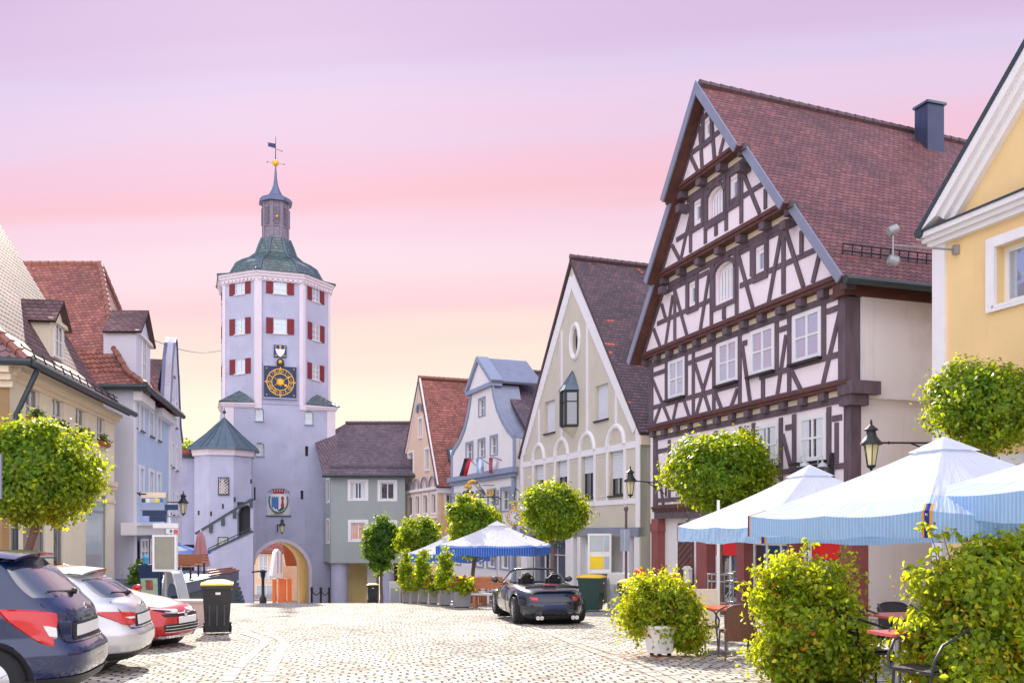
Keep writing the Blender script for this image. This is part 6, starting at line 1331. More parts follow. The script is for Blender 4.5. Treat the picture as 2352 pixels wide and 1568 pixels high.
# row of grey planters
mk('planter_grey', (.30, .30, .33), .6, .15, 3, .2, 30)
def planter(px0, px1, py1, kind, label, seed, h=.50):
    Y = 3150/(py1-1292); x0, x1 = GX(px0, Y).x, GX(px1, Y).x; w_ = (x1-x0)*.92; x = (x0+x1)/2; y = Y+w_/2
    t = thing('planter', label, 'planter', (x, y, G(y)), group='grey planters screening the pavement cafe'); R = Matrix.Rotation(rad(12), 3, 'Z')
    m = MB(); m.box((x, y, G(y)+.04+h/2), (w_*.82, w_*.82, h), R, 1.14); b = m.build('box', MT['planter_grey'], t); m = MB(); m.box((x, y, G(y)+.03), (w_*.7, w_*.7, .06), R); m.box((x, y, G(y)+h+.03), (w_*.85, w_*.85, .03), R); m.build('soil', MT['soil'], b)
    zt_ = G(y)+h
    if kind == 'tall':
        E = [(x, y, zt_+.30, .26, .26, .32), (x, y, zt_+.70, .23, .23, .34), (x, y, zt_+1.05, .17, .17, .28), (x+.05, y, zt_+1.3, .09, .09, .2)]
        p, q = crown_pts(E, 3000, .45, 60, .075, seed); leaves_mesh('foliage', p, q, .075, 'leaf_robinia', t, wr=.4)
        m = MB(); m.tube([(x, y, zt_), (x, y, zt_+1.3)], [.02, .01], 6); m.build('stem', MT['bark'], t)
    else:
        s = w_*.62; E = [(x, y, zt_+.20, s, s, .24), (x+.1, y-.1, zt_+.3, s*.7, s*.7, .2)]
        p, q = crown_pts(E, 1800, .5, 40, .09, seed); leaves_mesh('foliage', p, q, .09, 'leaf_vine', t, wr=.5)
        fb = MB(); fr_ = MB()
        rr = random.Random(seed)
        for i in range(46):
            a = rr.uniform(0, 6.28); el2 = rr.uniform(-.3, 1.3); d = 1.22*math.cos(el2); q_ = (x+math.cos(a)*s*d, y+math.sin(a)*s*d, zt_+.2+.34*math.sin(el2))
            (fb if (kind == 'pink') == (i % 4 > 0) else fr_).ball(q_, rr.uniform(.04, .07), 7, sz=.7)
        for mb_, mt_, nn in ((fb, 'petal_pink', 'pink_blossoms'), (fr_, 'petal_red', 'red_blossoms')):
            if mb_.v: mb_.build(nn, MT[mt_], t)
for i, a in enumerate([(921, 941, 1384, 'tall', 'small planter with a slim shrub, furthest of the row'), (941, 960, 1386, 'pink', 'grey planter with pink geraniums, second from the far end'), (960, 983, 1388, 'tall', 'grey planter with a slim shrub, third from the far end'),
        (983, 1006, 1390, 'green', 'grey planter with mostly green geraniums between two slim shrubs'), (1006, 1036, 1394, 'tall', 'grey planter with the tallest slim shrub, beside the big flower box'), (1036, 1082, 1398, 'red', 'large grey planter overflowing with red and pink geraniums, nearest of the row')]): planter(*a, 60+i)
# ================================================================ parasols
def fabric(name, ca, cbnd, cst, v0=.74, n=46, tw=.4, acc=None, vcol=None):
    m, t, b, o = newmat(name); MT[name] = m; ml = lambda op, a, c=None: math_(op, a, c, t)
    uv = t.nodes.new('ShaderNodeUVMap'); uv.uv_map = 'UVMap'; sp = t.nodes.new('ShaderNodeSeparateXYZ'); t.links.new(uv.outputs[0], sp.inputs[0])
    band_ = ml('GREATER_THAN', sp.outputs[1], v0); stp = ml('GREATER_THAN', ml('FRACT', ml('MULTIPLY', sp.outputs[0], n)), .72)
    m1 = t.nodes.new('ShaderNodeMix'); m1.data_type = 'RGBA'; m1.inputs[6].default_value = (*cbnd, 1); m1.inputs[7].default_value = (*cst, 1); t.links.new(stp, m1.inputs[0])
    m2 = t.nodes.new('ShaderNodeMix'); m2.data_type = 'RGBA'; m2.inputs[6].default_value = (*ca, 1); t.links.new(band_, m2.inputs[0]); t.links.new(m1.outputs[2], m2.inputs[7]); cs = m2.outputs[2]
    if vcol:
        gv = ml('GREATER_THAN', sp.outputs[1], .805); m4 = t.nodes.new('ShaderNodeMix'); m4.data_type = 'RGBA'; m4.inputs[6].default_value = (*vcol, 1); m4.inputs[7].default_value = (vcol[0]+.15, vcol[1]+.12, vcol[2]+.1, 1); t.links.new(stp, m4.inputs[0])
        m5 = t.nodes.new('ShaderNodeMix'); m5.data_type = 'RGBA'; t.links.new(gv, m5.inputs[0]); t.links.new(cs, m5.inputs[6]); t.links.new(m4.outputs[2], m5.inputs[7]); cs = m5.outputs[2]
    if acc:
        for k, (lo, hi, col) in enumerate(acc):
            au = ml('ABSOLUTE', ml('SUBTRACT', sp.outputs[0], .5)); g_ = ml('MULTIPLY', ml('MULTIPLY', ml('GREATER_THAN', au, lo), ml('LESS_THAN', au, hi)), ml('GREATER_THAN', sp.outputs[1], .72))
            m3 = t.nodes.new('ShaderNodeMix'); m3.data_type = 'RGBA'; t.links.new(g_, m3.inputs[0]); t.links.new(cs, m3.inputs[6]); m3.inputs[7].default_value = (*col, 1); cs = m3.outputs[2]
    t.links.new(cs, b.inputs['Base Color']); b.inputs['Roughness'].default_value = .8; b.inputs['Specular IOR Level'].default_value = .2
    nz = t.nodes.new('ShaderNodeTexNoise'); nz.inputs['Scale'].default_value = 5; mp = t.nodes.new('ShaderNodeMapping'); mp.inputs['Scale'].default_value = (5, 1, 1); t.links.new(uv.outputs[0], mp.inputs[0]); t.links.new(mp.outputs[0], nz.inputs['Vector'])
    bp = t.nodes.new('ShaderNodeBump'); bp.inputs['Strength'].default_value = .5; bp.inputs['Distance'].default_value = .08; t.links.new(nz.outputs[0], bp.inputs['Height']); t.links.new(bp.outputs[0], b.inputs['Normal'])
    tr = t.nodes.new('ShaderNodeBsdfTranslucent'); t.links.new(cs, tr.inputs[0]); ms = t.nodes.new('ShaderNodeMixShader'); ms.inputs[0].default_value = tw
    t.links.new(b.outputs[0], ms.inputs[1]); t.links.new(tr.outputs[0], ms.inputs[2]); t.links.new(ms.outputs[0], o.inputs[0])
fabric('fabric_pale', (.76, .81, .93), (.50, .66, .90), (.80, .86, .95), .62, 60, .42, [(.480, .490, (.9, .42, .05)), (.49, .501, (.03, .06, .35))], (.36, .56, .80))
fabric('fabric_band', (.80, .82, .92), (.05, .16, .62), (.20, .34, .80), .74, 40, .35)
fabric('fabric_white_blue', (.70, .80, .93), (.72, .82, .95), (.72, .82, .95), .9, 20, .4); fabric('fabric_blue', (.03, .16, .62), (.03, .16, .62), (.03, .16, .62), .9, 20, .4)
mk('fabric_pink', (.62, .30, .32), .85, .12, 5, .3, 20, stretch=(3, 3, .4)); mk('white_pole', (.8, .8, .8), .4, .04)
def parasol(label, peak, Y, hw, rot, rim_z, peak_z, fab, val=.22, pole_r=.03, vent=True, cx=None, group='open cafe parasols', sag=.05):
    """peak px x; hw half width of the square canopy"""
    x = P(peak, 0, Y).x; g_ = G(Y); t = thing('parasol', label, 'parasol', (x, Y, g_), group=group)
    cor = [Vector((x+hw*math.sqrt(2)*math.cos(rot+math.pi/4+k*math.pi/2), Y+hw*math.sqrt(2)*math.sin(rot+math.pi/4+k*math.pi/2), g_+rim_z)) for k in range(4)]
    pk = Vector((x, Y, g_+peak_z)); m = MB()
    for k in range(4):
        a, b = cor[k], cor[(k+1) % 4]; nu, nv = 12, 8; vs = []; uvs = []
        for j in range(nv+1):
            v = j/nv
            for i in range(nu+1):
                u = i/nu; e = a.lerp(b, u); p_ = pk.lerp(e, v); s_ = sag*math.sin(math.pi*v)*(1-.0*u); p_.z -= s_+.10*hw/2*v*v*math.sin(math.pi*u)*.35*(1 if (u-.5) else 1)+.035*v*abs(math.sin(2*math.pi*u)); vs.append(p_); uvs.append((u, v*.8))
        vs += [vs[nv*(nu+1)+i]-Vector((0, 0, val*(.9+.12*math.cos(2*math.pi*i/nu*2)))) for i in range(nu+1)]; uvs += [(i/nu, 1.0) for i in range(nu+1)]
        fs = [(j*(nu+1)+i, j*(nu+1)+i+1, (j+1)*(nu+1)+i+1, (j+1)*(nu+1)+i) for j in range(nv+1) for i in range(nu)]
        m.add(vs, fs, True, [[uvs[q] for q in f] for f in fs])
    c_ = m.build('canopy', MT[fab], t)
    if vent:
        m = MB(); ck = [pk.lerp(c, .17)+Vector((0, 0, .015)) for c in cor]; p2 = pk+Vector((0, 0, .05)); m.add(ck+[p2], [(k, (k+1) % 4, 4) for k in range(4)], False, [[(0, .3), (1, .3), (.5, 0)]]*4); m.build('vent_cap', MT[fab], c_)
    m = MB(); m.tube([(x, Y, g_), (x, Y, g_+peak_z-.02)], pole_r, 10); m.build('pole', MT['white_pole'], t)
    for k in range(4):
        m = MB(); m.tube([pk-Vector((0, 0, .1)), cor[k]-Vector((0, 0, .05))], .014, 6); q_ = Vector((x, Y, g_+rim_z-.15)); m.tube([q_, pk.lerp(cor[k], .5)-Vector((0, 0, sag+.05))], .011, 5); m.build('rib', MT['grey_metal'], t)
    m = MB(); m.box((x, Y, g_+.05), (.6, .6, .09)); m.lathe([(.12, .09), (.05, .3)], (x, Y, g_), 10); m.build('base', MT['grey_metal'], t); return t
parasol('pale blue striped parasol behind the middle shrub, smallest of the near three', 1860, 15.2, 1.68, rad(11), 2.10, 3.06, 'fabric_pale', .27)
parasol('wide pale parasol with orange and navy edge stripes, in the middle of the terrace', 2168, 11.6, 1.76, rad(16), 2.10, 3.04, 'fabric_pale', .28, pole_r=.032)
parasol('nearest striped parasol, cut off by the right edge of the picture', 2620, 9.4, 1.5, rad(16), 2.24, 2.95, 'fabric_pale', .32)
parasol('white parasol with a royal blue valance behind the black convertible', 1142, 35, 1.85, rad(-14), 2.20, 3.10, 'fabric_band', .34)
parasol('second royal blue edged parasol, half hidden behind the slim shrubs', 1030, 40.5, 1.5, rad(-14), 2.20, 3.0, 'fabric_band', .36)
parasol('pale sky-blue parasol behind the navy menu board on the left', 348, 40, 1.5, rad(20), 2.35, 2.95, 'fabric_white_blue', .04)
parasol('deep blue parasol beside the link wall on the left', 400, 46, 1.55, rad(10), 2.55, 3.1, 'fabric_blue', .05)
# closed pink parasol
Y = 44; x = P(461, 0, Y).x; t = thing('folded_parasol', 'folded dusty pink parasol standing before the stair turret', 'parasol', (x, Y, G(Y))); m = MB(); zt_ = P(0, 1221, Y).z; zb_ = P(0, 1300, Y).z
pr = []
vs = []; n = 16
for r_, z in ((.05, zt_), (.16, zt_-.25), (.24, zt_-.8), (.38, zb_+.05), (.36, zb_)):
    for k in range(n): rr = r_*(1+.18*(1 if k % 2 else -1)); vs.append((x+rr*math.cos(2*math.pi*k/n), Y+rr*math.sin(2*math.pi*k/n), z))
m.add(vs, [(i*n+k, i*n+(k+1) % n, (i+1)*n+(k+1) % n, (i+1)*n+k) for i in range(4) for k in range(n)]); m.build('canopy', MT['fabric_pink'], t); m = MB(); m.tube([(x, Y, G(Y)), (x, Y, zt_+.12)], .035, 8); m.build('pole', MT['white_pole'], t)
# ================================================================ vehicles
def paint(name, col, metal=.3, rough=.25):
    m, t, b, o = newmat(name); MT[name] = m; b.inputs['Base Color'].default_value = (*col, 1); b.inputs['Metallic'].default_value = metal; b.inputs['Roughness'].default_value = rough
    b.inputs['Coat Weight'].default_value = 1; b.inputs['Coat Roughness'].default_value = .02
    n = t.nodes.new('ShaderNodeTexNoise'); n.inputs['Scale'].default_value = 2; tc = t.nodes.new('ShaderNodeTexCoord'); t.links.new(tc.outputs['Object'], n.inputs['Vector']); mr = t.nodes.new('ShaderNodeMapRange'); mr.inputs[3].default_value = rough*.7; mr.inputs[4].default_value = rough*1.4; t.links.new(n.outputs[0], mr.inputs[0]); t.links.new(mr.outputs[0], b.inputs['Roughness'])
    return m
paint('paint_navy', (.004, .015, .075), .0, .2); paint('paint_silver', (.66, .66, .68), .55, .28); paint('paint_red', (.50, .006, .008), .15, .25); paint('paint_black', (.010, .016, .030), .3, .2)
glassmat('car_glass', (.04, .05, .065), .01, 1.0); mk('tyre', (.018, .018, .02), .85, .1); mk('alloy', (.55, .56, .60), .25, .05, metal=.9); mk('lamp_red', (.62, .004, .006), .12, .05, coat=1); mk('lamp_clear', (.80, .78, .78), .1, .05, coat=1)
mk('plastic_black', (.02, .02, .022), .5, .1); mk('plate_white', (.80, .80, .80), .4, .02); mk('chrome', (.75, .75, .78), .12, .02, metal=1)
class Car:
    def __init__(s, prof, N_=96):
        z = [p[0] for p in prof]; zi = []
        for a, b in zip(z[:-1], z[1:]):
            k = max(1, int(math.ceil((b-a)/.022))); zi += [a+(b-a)*i/k for i in range(k)]
        zi.append(z[-1]); s.z = zi; s.N = N_
        s.cols = [np.interp(zi, z, [p[k] for p in prof]) for k in range(1, 5)]
        for k in range(4):   # light smoothing
            a = s.cols[k]
            for _ in range(2): b = a.copy(); b[1:-1] = (a[:-2]+2*a[1:-1]+a[2:])/4; a = b
            s.cols[k] = a
    def at(s, th, z, off=0):
        xr, xf, w_, n = [float(np.interp(z, s.z, c)) for c in s.cols]
        c, q = math.cos(th), math.sin(th); xc = (xr+xf)/2; a = (xf-xr)/2
        e = 2/n; return Vector((xc+a*math.copysign(abs(c)**e, c), w_*math.copysign(abs(q)**e, q), z))
    def nrm(s, th, z):
        a = s.at(th+.01, z)-s.at(th-.01, z); b = s.at(th, min(z+.02, s.z[-1]))-s.at(th, max(z-.02, s.z[0])); n = a.cross(b)
        n = n if n.dot(s.at(th, z)-Vector((2.1, 0, z))) >= 0 else -n
        return n.normalized() if n.length > 0 else Vector((0, 0, 1))
    def theta(s, z, side, x=None, y=None):
        """theta on the left side (0..pi) hitting x at height z"""
        lo, hi = 0.0, math.pi
        for _ in range(40):
            m = (lo+hi)/2; p = s.at(m, z)
            if x is not None: (lo, hi) = (m, hi) if p.x > x else (lo, m)
        return m if side > 0 else -m
    def body(s, skip, mat, root, wheels=(), name='body', cap=True):
        v = []; N_ = s.N; rows = len(s.z)
        ths = []
        for k in range(N_): ths.append(2*math.pi*k/N_)
        # even spacing by arc: use adaptive remap
        zz = s.z[rows//3]; dense = [2*math.pi*k/720 for k in range(721)]; P_ = [s.at(t, zz) for t in dense]; d = [0]
        for a, b in zip(P_[:-1], P_[1:]): d.append(d[-1]+(b-a).length)
        ths = [float(np.interp(d[-1]*k/N_, d, dense)) for k in range(N_)]; s.ths = ths
        for z in s.z:
            for t in ths: v.append(s.at(t, z))
        rw = {}
        for wi, (wx, wz, wr) in enumerate(wheels):
            for i, p in enumerate(v):
                dx, dz = p.x-wx, p.z-wz; dd = math.hypot(dx, dz)
                if abs(p.y) > .55 and dd < wr and dd > wr*.72: v[i] = Vector((wx+dx/dd*wr, p.y, wz+dz/dd*wr))
        mb = MB(); fs = []
        for j in range(rows-1):
            for k in range(N_):
                k2 = (k+1) % N_; f = (j*N_+k, j*N_+k2, (j+1)*N_+k2, (j+1)*N_+k); c = (v[f[0]]+v[f[1]]+v[f[2]]+v[f[3]])/4
                if any(abs(c.y) > .5 and math.hypot(c.x-wx, c.z-wz) < wr*.93 for wx, wz, wr in wheels): continue
                if skip and skip(c): continue
                fs.append(f)
        top = tuple((rows-1)*N_+k for k in range(N_)); 
        if cap: fs.append(top)
        fs.append(tuple(range(N_))[::-1]); mb.add(v, fs, True)
        return mb.build(name, MT[mat], root, local=True)
    def patch(s, quad, mat, name, parent, off=.012, nu=10, nv=8, round_=0):
        """quad: four (theta,z) corners; bilinear patch laid on the skin"""
        mb = MB(); a, b, c, d = quad
        def fn(u, v):
            if round_:
                x, y = 2*u-1, 2*v-1; r = 1-round_*(x*x*y*y); u2, v2 = (x*r+1)/2, (y*r+1)/2
            else: u2, v2 = u, v
            th = (a[0]*(1-u2)+b[0]*u2)*(1-v2)+(d[0]*(1-u2)+c[0]*u2)*v2; z = (a[1]*(1-u2)+b[1]*u2)*(1-v2)+(d[1]*(1-u2)+c[1]*u2)*v2
            e = min(u, 1-u, v, 1-v); k = off if e > .001 else -.01
            n = s.nrm(th, z); return s.at(th, z)+n*k
        mb.grid(fn, nu, nv); return mb.build(name, MT[mat], parent, local=True)
def wheel(root, x, y, r, w_=.22, spokes=7):
    R = Matrix.Rotation(math.pi/2, 3, 'X'); s_ = 1 if y > 0 else -1; m = MB()
    m.lathe([(r*.68, -w_/2), (r*.95, -w_/2), (r, -w_*.3), (r, w_*.3), (r*.95, w_/2), (r*.68, w_/2)], (x, y, r), 28, R=R); wh = m.build('wheel', MT['tyre'], root, local=True)
    m = MB(); yo = y+s_*w_*.46
    m.lathe([(r*.66, -.01), (r*.70, .0), (r*.66, .01)], (x, yo, r), 28, R=R); m.lathe([(r*.16, -.02), (r*.14, .02)], (x, yo, r), 10, R=R)
    for k in range(spokes): a = 2*math.pi*k/spokes; m.tube([(x+r*.12*math.cos(a), yo, r+r*.12*math.sin(a)), (x+r*.66*math.cos(a), yo, r+r*.66*math.sin(a))], [r*.06, r*.045], 6)
    m.build('rim', MT['alloy'], wh, local=True); m = MB(); m.lathe([(r*.64, -.01), (r*.64, .01)], (x, y+s_*w_*.2, r), 20, R=R); m.build('brake_disc', MT['dark'], wh, local=True)
def liner(root, wheels, yy, mat='dark'):
    R = Matrix.Rotation(math.pi/2, 3, 'X')
    for wx, wz, wr in wheels:
        m = MB(); m.lathe([(wr*.99, -yy*.93), (wr*.99, yy*.93)], (wx, 0, wz), 24, R=R); m.build('wheel_arch', MT[mat], root, local=True)
def hatch(kind, label, loc, rz, group='cars parked side by side on the left'):
    t = thing('parked_car', label, 'car', loc, rz, group)
    if kind == 'suv': L_, W_, H_, mat, wr = 4.45, .92, 1.66, 'paint_navy', .35
    else: L_, W_, H_, mat, wr = 4.3, .89, 1.44, 'paint_silver', .33
    if kind == 'suv':
        prof = [(.20, .25, L_-.3, W_*.86, 4.2), (.28, .08, L_-.1, W_*.95, 4.4), (.45, .0, L_, W_*.99, 4.4), (.62, .0, L_, W_, 4.4), (.68, .05, L_-.02, W_, 4.2), (.74, .10, L_-.08, W_, 4.0), (.90, .10, L_-.35, W_*.995, 3.8), (1.00, .13, L_-.75, W_*.985, 3.8), (1.06, .17, L_-1.15, W_*.965, 3.7),
                (1.10, .21, L_-1.45, W_*.94, 3.6), (1.40, .50, L_-1.95, W_*.83, 3.5), (1.54, .66, L_-2.25, W_*.77, 3.4), (1.60, .78, L_-2.45, W_*.71, 3.2), (1.64, 1.05, L_-2.75, W_*.60, 3.0), (1.66, 1.5, L_-3.0, W_*.35, 2.6)]
        zb, zt_ = 1.10, 1.53
    else:
        prof = [(.18, .25, L_-.3, W_*.86, 4.0), (.26, .08, L_-.1, W_*.95, 4.2), (.42, .0, L_, W_*.99, 4.2), (.56, .0, L_, W_, 4.2), (.64, .06, L_-.05, W_, 4.0), (.80, .08, L_-.3, W_*.99, 3.8), (.90, .12, L_-.8, W_*.98, 3.6), (.96, .17, L_-1.2, W_*.955, 3.6),
                (1.0, .24, L_-1.4, W_*.92, 3.5), (1.22, .52, L_-1.8, W_*.80, 3.4), (1.34, .72, L_-2.1, W_*.73, 3.3), (1.39, .85, L_-2.3, W_*.68, 3.1), (1.42, 1.15, L_-2.6, W_*.57, 3.0), (1.44, 1.5, L_-2.8, W_*.35, 2.6)]
        zb, zt_ = .985, 1.34
    c = Car(prof, 130); wl = [(.82, wr, wr+.07), (L_-.88, wr, wr+.07)]
    b = c.body(None, mat, t, wl); liner(t, wl, W_*.9)
    for wx, wz, _ in wl:
        for s_ in (-1, 1): wheel(t, wx, s_*(W_-.13), wr)
    pi = math.pi
    # rear window, side windows, windscreen
    zt2 = zt_-.03
    c.patch([(pi-.80, zb+.03), (pi+.80, zb+.03), (pi+.86, zt2), (pi-.86, zt2)], 'car_glass', 'rear_window', t, .010, 20, 8, .10)
    for s_ in (-1, 1):
        for k, (xa, xb, xc, xd) in enumerate(((.75, 1.35, 1.30, 1.05), (1.42, 2.30, 2.2, 1.37), (2.36, 3.15 if kind == 'suv' else 3.0, 2.45, 2.26))):
            q = [(c.theta(zb+.03, s_, xa), zb+.03), (c.theta(zb+.03, s_, xb), zb+.03), (c.theta(zt2-.03, s_, xc), zt2-.03), (c.theta(zt2-.03, s_, xd), zt2-.03)]
            c.patch(q, 'car_glass', 'side_window', t, .010, 8, 6)
    c.patch([(-.80, zb+.03), (.80, zb+.03), (.84, zt2), (-.84, zt2)], 'car_glass', 'windscreen', t, .010, 16, 6)
    # lights
    for s_ in (-1, 1):
        if kind == 'suv':
            q = [(pi-s_*.62, .66), (pi-s_*.50, .70), (pi-s_*.60, 1.0), (pi-s_*1.10, 1.08)]
            th = lambda x, z: (c.theta(z, 1, x) if s_ > 0 else 2*pi-c.theta(z, 1, x))
            q = [(th(.34, .72), .70), (th(.21, .66), .665), (th(.22, 1.0), 1.03), (th(.82, 1.08), 1.10)]
            q2 = [(th(.30, .76), .76), (th(.23, .74), .74), (th(.24, .88), .88), (th(.38, .93), .92)]
        else:
            th = lambda x, z: (c.theta(z, 1, x) if s_ > 0 else 2*pi-c.theta(z, 1, x))
            q = [(th(.20, .66), .665), (th(.105, .65), .655), (th(.115, .84), .845), (th(.68, .88), .885)]
            q2 = [(th(.16, .74), .745), (th(.115, .73), .745), (th(.12, .79), .785), (th(.26, .80), .785)]
        l_ = c.patch(q, 'lamp_red', 'tail_light', t, .022, 14, 10, .12); c.patch(q2, 'lamp_clear', 'reversing_lamp', l_, .030, 8, 6, .15)
    # tailgate shut-lines, plate recess, bumper strip, wiper, spoiler, exhaust trim
    sl = MB()
    def skin(th, z, o=.004): return c.at(th, z)+c.nrm(th, z)*o
    zg = .70 if kind == 'suv' else .62
    for s_ in (-1, 1):
        sl.tube([skin(pi+s_*x, z) for x, z in ((.66, zb), (.56, zb-.12), (.50, (zg+zb)/2), (.42, zg+.02), (.3, zg))], .006, 4)
        for xx in (1.38, 2.32): sl.tube([skin(c.theta(z, s_, xx), z) for z in [.32+.08*k for k in range(int((zb-.32)/.08)+1)]], .005, 4)
    sl.tube([skin(pi-.42+.84*k/12, zg) for k in range(13)], .006, 4); sl.build('shut_lines', MT['dark'], b, local=True)
    p = MB()
    p.grid(lambda u, v: skin(pi-.20+.40*u, (.74 if kind == 'suv' else .66)+.13*v, .006), 6, 3); p.build('number_plate', MT['plate_white'], t, local=True)
    rc_ = MB(); rc_.grid(lambda u, v: skin(pi-.27+.54*u, (.72 if kind == 'suv' else .64)+.17*v, .003), 8, 3); rc_.build('plate_recess', MT['dark'], b, local=True)
    lo = MB(); lo.grid(lambda u, v: skin(pi-1.1+2.2*u, .21+(.16 if kind == 'suv' else .10)*v, .012), 40, 4); lo.build('bumper_trim', MT['plastic_black'], t, local=True)
    sp = MB(); zs = zt_+.03; sp.grid(lambda u, v: Vector((float(np.interp(zs, c.z, c.cols[0]))-.16+.30*v+.10*(2*u-1)**2, (2*u-1)*W_*.66, zs+.035+.035*v-.05*(2*u-1)**4)), 20, 4); sp.grid(lambda u, v: Vector((float(np.interp(zs, c.z, c.cols[0]))-.16+.24*v+.10*(2*u-1)**2, (2*u-1)*W_*.66, zs+.01-.05*(2*u-1)**4+.0*v)), 20, 3)
    sp.grid(lambda u, v: Vector((float(np.interp(zs, c.z, c.cols[0]))-.162+.10*(2*u-1)**2, (2*u-1)*W_*.66, zs+.01+.026*v-.05*(2*u-1)**4)), 20, 1); so_ = sp.build('spoiler', MT[mat], t, local=True)
    br = MB(); x0 = float(np.interp(zs, c.z, c.cols[0]))-.172; br.box((x0, 0, zs+.022), (.02, .34, .022)); br.build('brake_light', MT['lamp_red'], so_, local=True)
    wp = MB(); pv = skin(pi+.0, zb+.07, .03); wp.ball(pv, .035, 8); wp.tube([pv, skin(pi-.45, zb+.10, .03)], [.012, .008], 5); wp.build('wiper', MT['plastic_black'], t, local=True)
    dh = MB()
    for s_ in (-1, 1):
        for xx in (1.55, 2.5): dh.tube([skin(c.theta(zb-.12, s_, xx+q_), zb-.12, .03) for q_ in (0, .09, .18)], .012, 5)
    dh.build('door_handles', MT['chrome'], t, local=True)
    for s_ in (-1, 1): m = MB(); m.ball(Vector((3.05 if kind == 'suv' else 2.9, s_*(W_+.09), zb+.04)), .1, 10, sx=.8, sy=1, sz=.75); m.build('wing_mirror', MT[mat], t, local=True)
    em = MB(); em.ball(skin(pi, (zb-.07), .006), .045, 14, sx=.3, sz=1); em.build('badge', MT['chrome'], t, local=True)
    return t
hatch('suv', 'dark blue off-roader parked nose-in, nearest of the left-hand cars', (-4.42, 9.80, G(9.8)), rad(190))
hatch('hatch', 'silver hatchback parked between the dark blue off-roader and the red car', (-5.08, 12.85, G(12.85)), rad(190))
# red car, nose towards the street
def redcar():
    L_, W_, wr = 4.1, .87, .32; t = thing('parked_car', 'red hatchback parked nose-out beside the silver car, headlight and grille showing', 'car', (-9.75, 17.0, G(16.4)), rad(-12), 'cars parked side by side on the left')
    prof = [(.16, .3, L_-.22, W_*.86, 3.6), (.24, .1, L_-.04, W_*.96, 3.6), (.40, .0, L_, W_, 3.5), (.55, .0, L_-.01, W_, 3.3), (.64, .04, L_-.06, W_, 3.2), (.74, .06, L_-.20, W_*.99, 3.0), (.82, .08, L_-.48, W_*.97, 2.9), (.88, .12, L_-.85, W_*.95, 2.9), (.93, .16, L_-1.15, W_*.93, 3.2),
            (.98, .22, L_-1.4, W_*.90, 3.4), (1.25, .5, L_-1.95, W_*.78, 3.4), (1.38, .72, L_-2.3, W_*.70, 3.2), (1.42, 1.0, L_-2.6, W_*.58, 3.0), (1.44, 1.4, L_-2.8, W_*.35, 2.6)]
    c = Car(prof, 120); wl = [(.8, wr, wr+.07), (L_-.82, wr, wr+.07)]; b = c.body(None, 'paint_red', t, wl); liner(t, wl, W_*.9)
    for wx, wz, _ in wl:
        for s_ in (-1, 1): wheel(t, wx, s_*(W_-.13), wr)
    c.patch([(-.80, 1.01), (.80, 1.01), (.84, 1.34), (-.84, 1.34)], 'car_glass', 'windscreen', t, .01, 16, 6); c.patch([(math.pi-.8, 1.01), (math.pi+.8, 1.01), (math.pi+.84, 1.34), (math.pi-.84, 1.34)], 'car_glass', 'rear_window', t, .01, 16, 6)
    for s_ in (-1, 1):
        for xa, xb, xc, xd in ((.75, 1.5, 1.4, 1.0), (1.56, 2.75, 2.2, 1.46)): c.patch([(c.theta(1.0, s_, xa), 1.0), (c.theta(1.0, s_, xb), 1.0), (c.theta(1.33, s_, xc), 1.33), (c.theta(1.33, s_, xd), 1.33)], 'car_glass', 'side_window', t, .01, 8, 5)
        th = lambda x, z: s_*c.theta(z, 1, x)
        h = c.patch([(th(L_-.10, .62), .625), (th(L_-.045, .60), .605), (th(L_-.10, .68), .69), (th(L_-.55, .75), .745)], 'lamp_clear', 'headlight', t, .014, 12, 6, .1); c.patch([(th(L_-.14, .64), .64), (th(L_-.075, .62), .625), (th(L_-.12, .665), .665), (th(L_-.42, .72), .715)], 'dark', 'lamp_reflector', h, .018, 8, 4, .2)
    c.patch([(-.40, .28), (.40, .28), (.50, .46), (-.50, .46)], 'dark', 'lower_grille', t, .012, 16, 6, .1)
    c.patch([(-.42, .555), (.42, .555), (.50, .63), (-.50, .63)], 'dark', 'upper_grille', t, .010, 16, 4); c.patch([(-.55, .20), (.55, .20), (.60, .245), (-.60, .245)], 'chrome', 'splitter', t, .03, 16, 2)
    g_ = MB()
    for k in range(3): g_.tube([c.at(-.4+.8*i/10, .31+.05*k)+c.nrm(-.4+.8*i/10, .31+.05*k)*.02 for i in range(11)], .008, 4)
    g_.build('grille_bars', MT['chrome'], t, local=True); m = MB(); p = c.at(0, .50)+Vector((.02, 0, 0)); m.box(p, (.02, .52, .11)); m.build('number_plate', MT['plate_white'], t, local=True)
    m = MB(); m.ball(c.at(0, .60)+Vector((.01, 0, 0)), .06, 10, sx=.3, sz=1.2); m.build('badge', MT['chrome'], t, local=True)
    for s_ in (-1, 1): m = MB(); m.ball(Vector((2.5, s_*(W_+.04), .98)), .09, 10, sz=.7); m.build('wing_mirror', MT['paint_red'], t, local=True)
redcar()
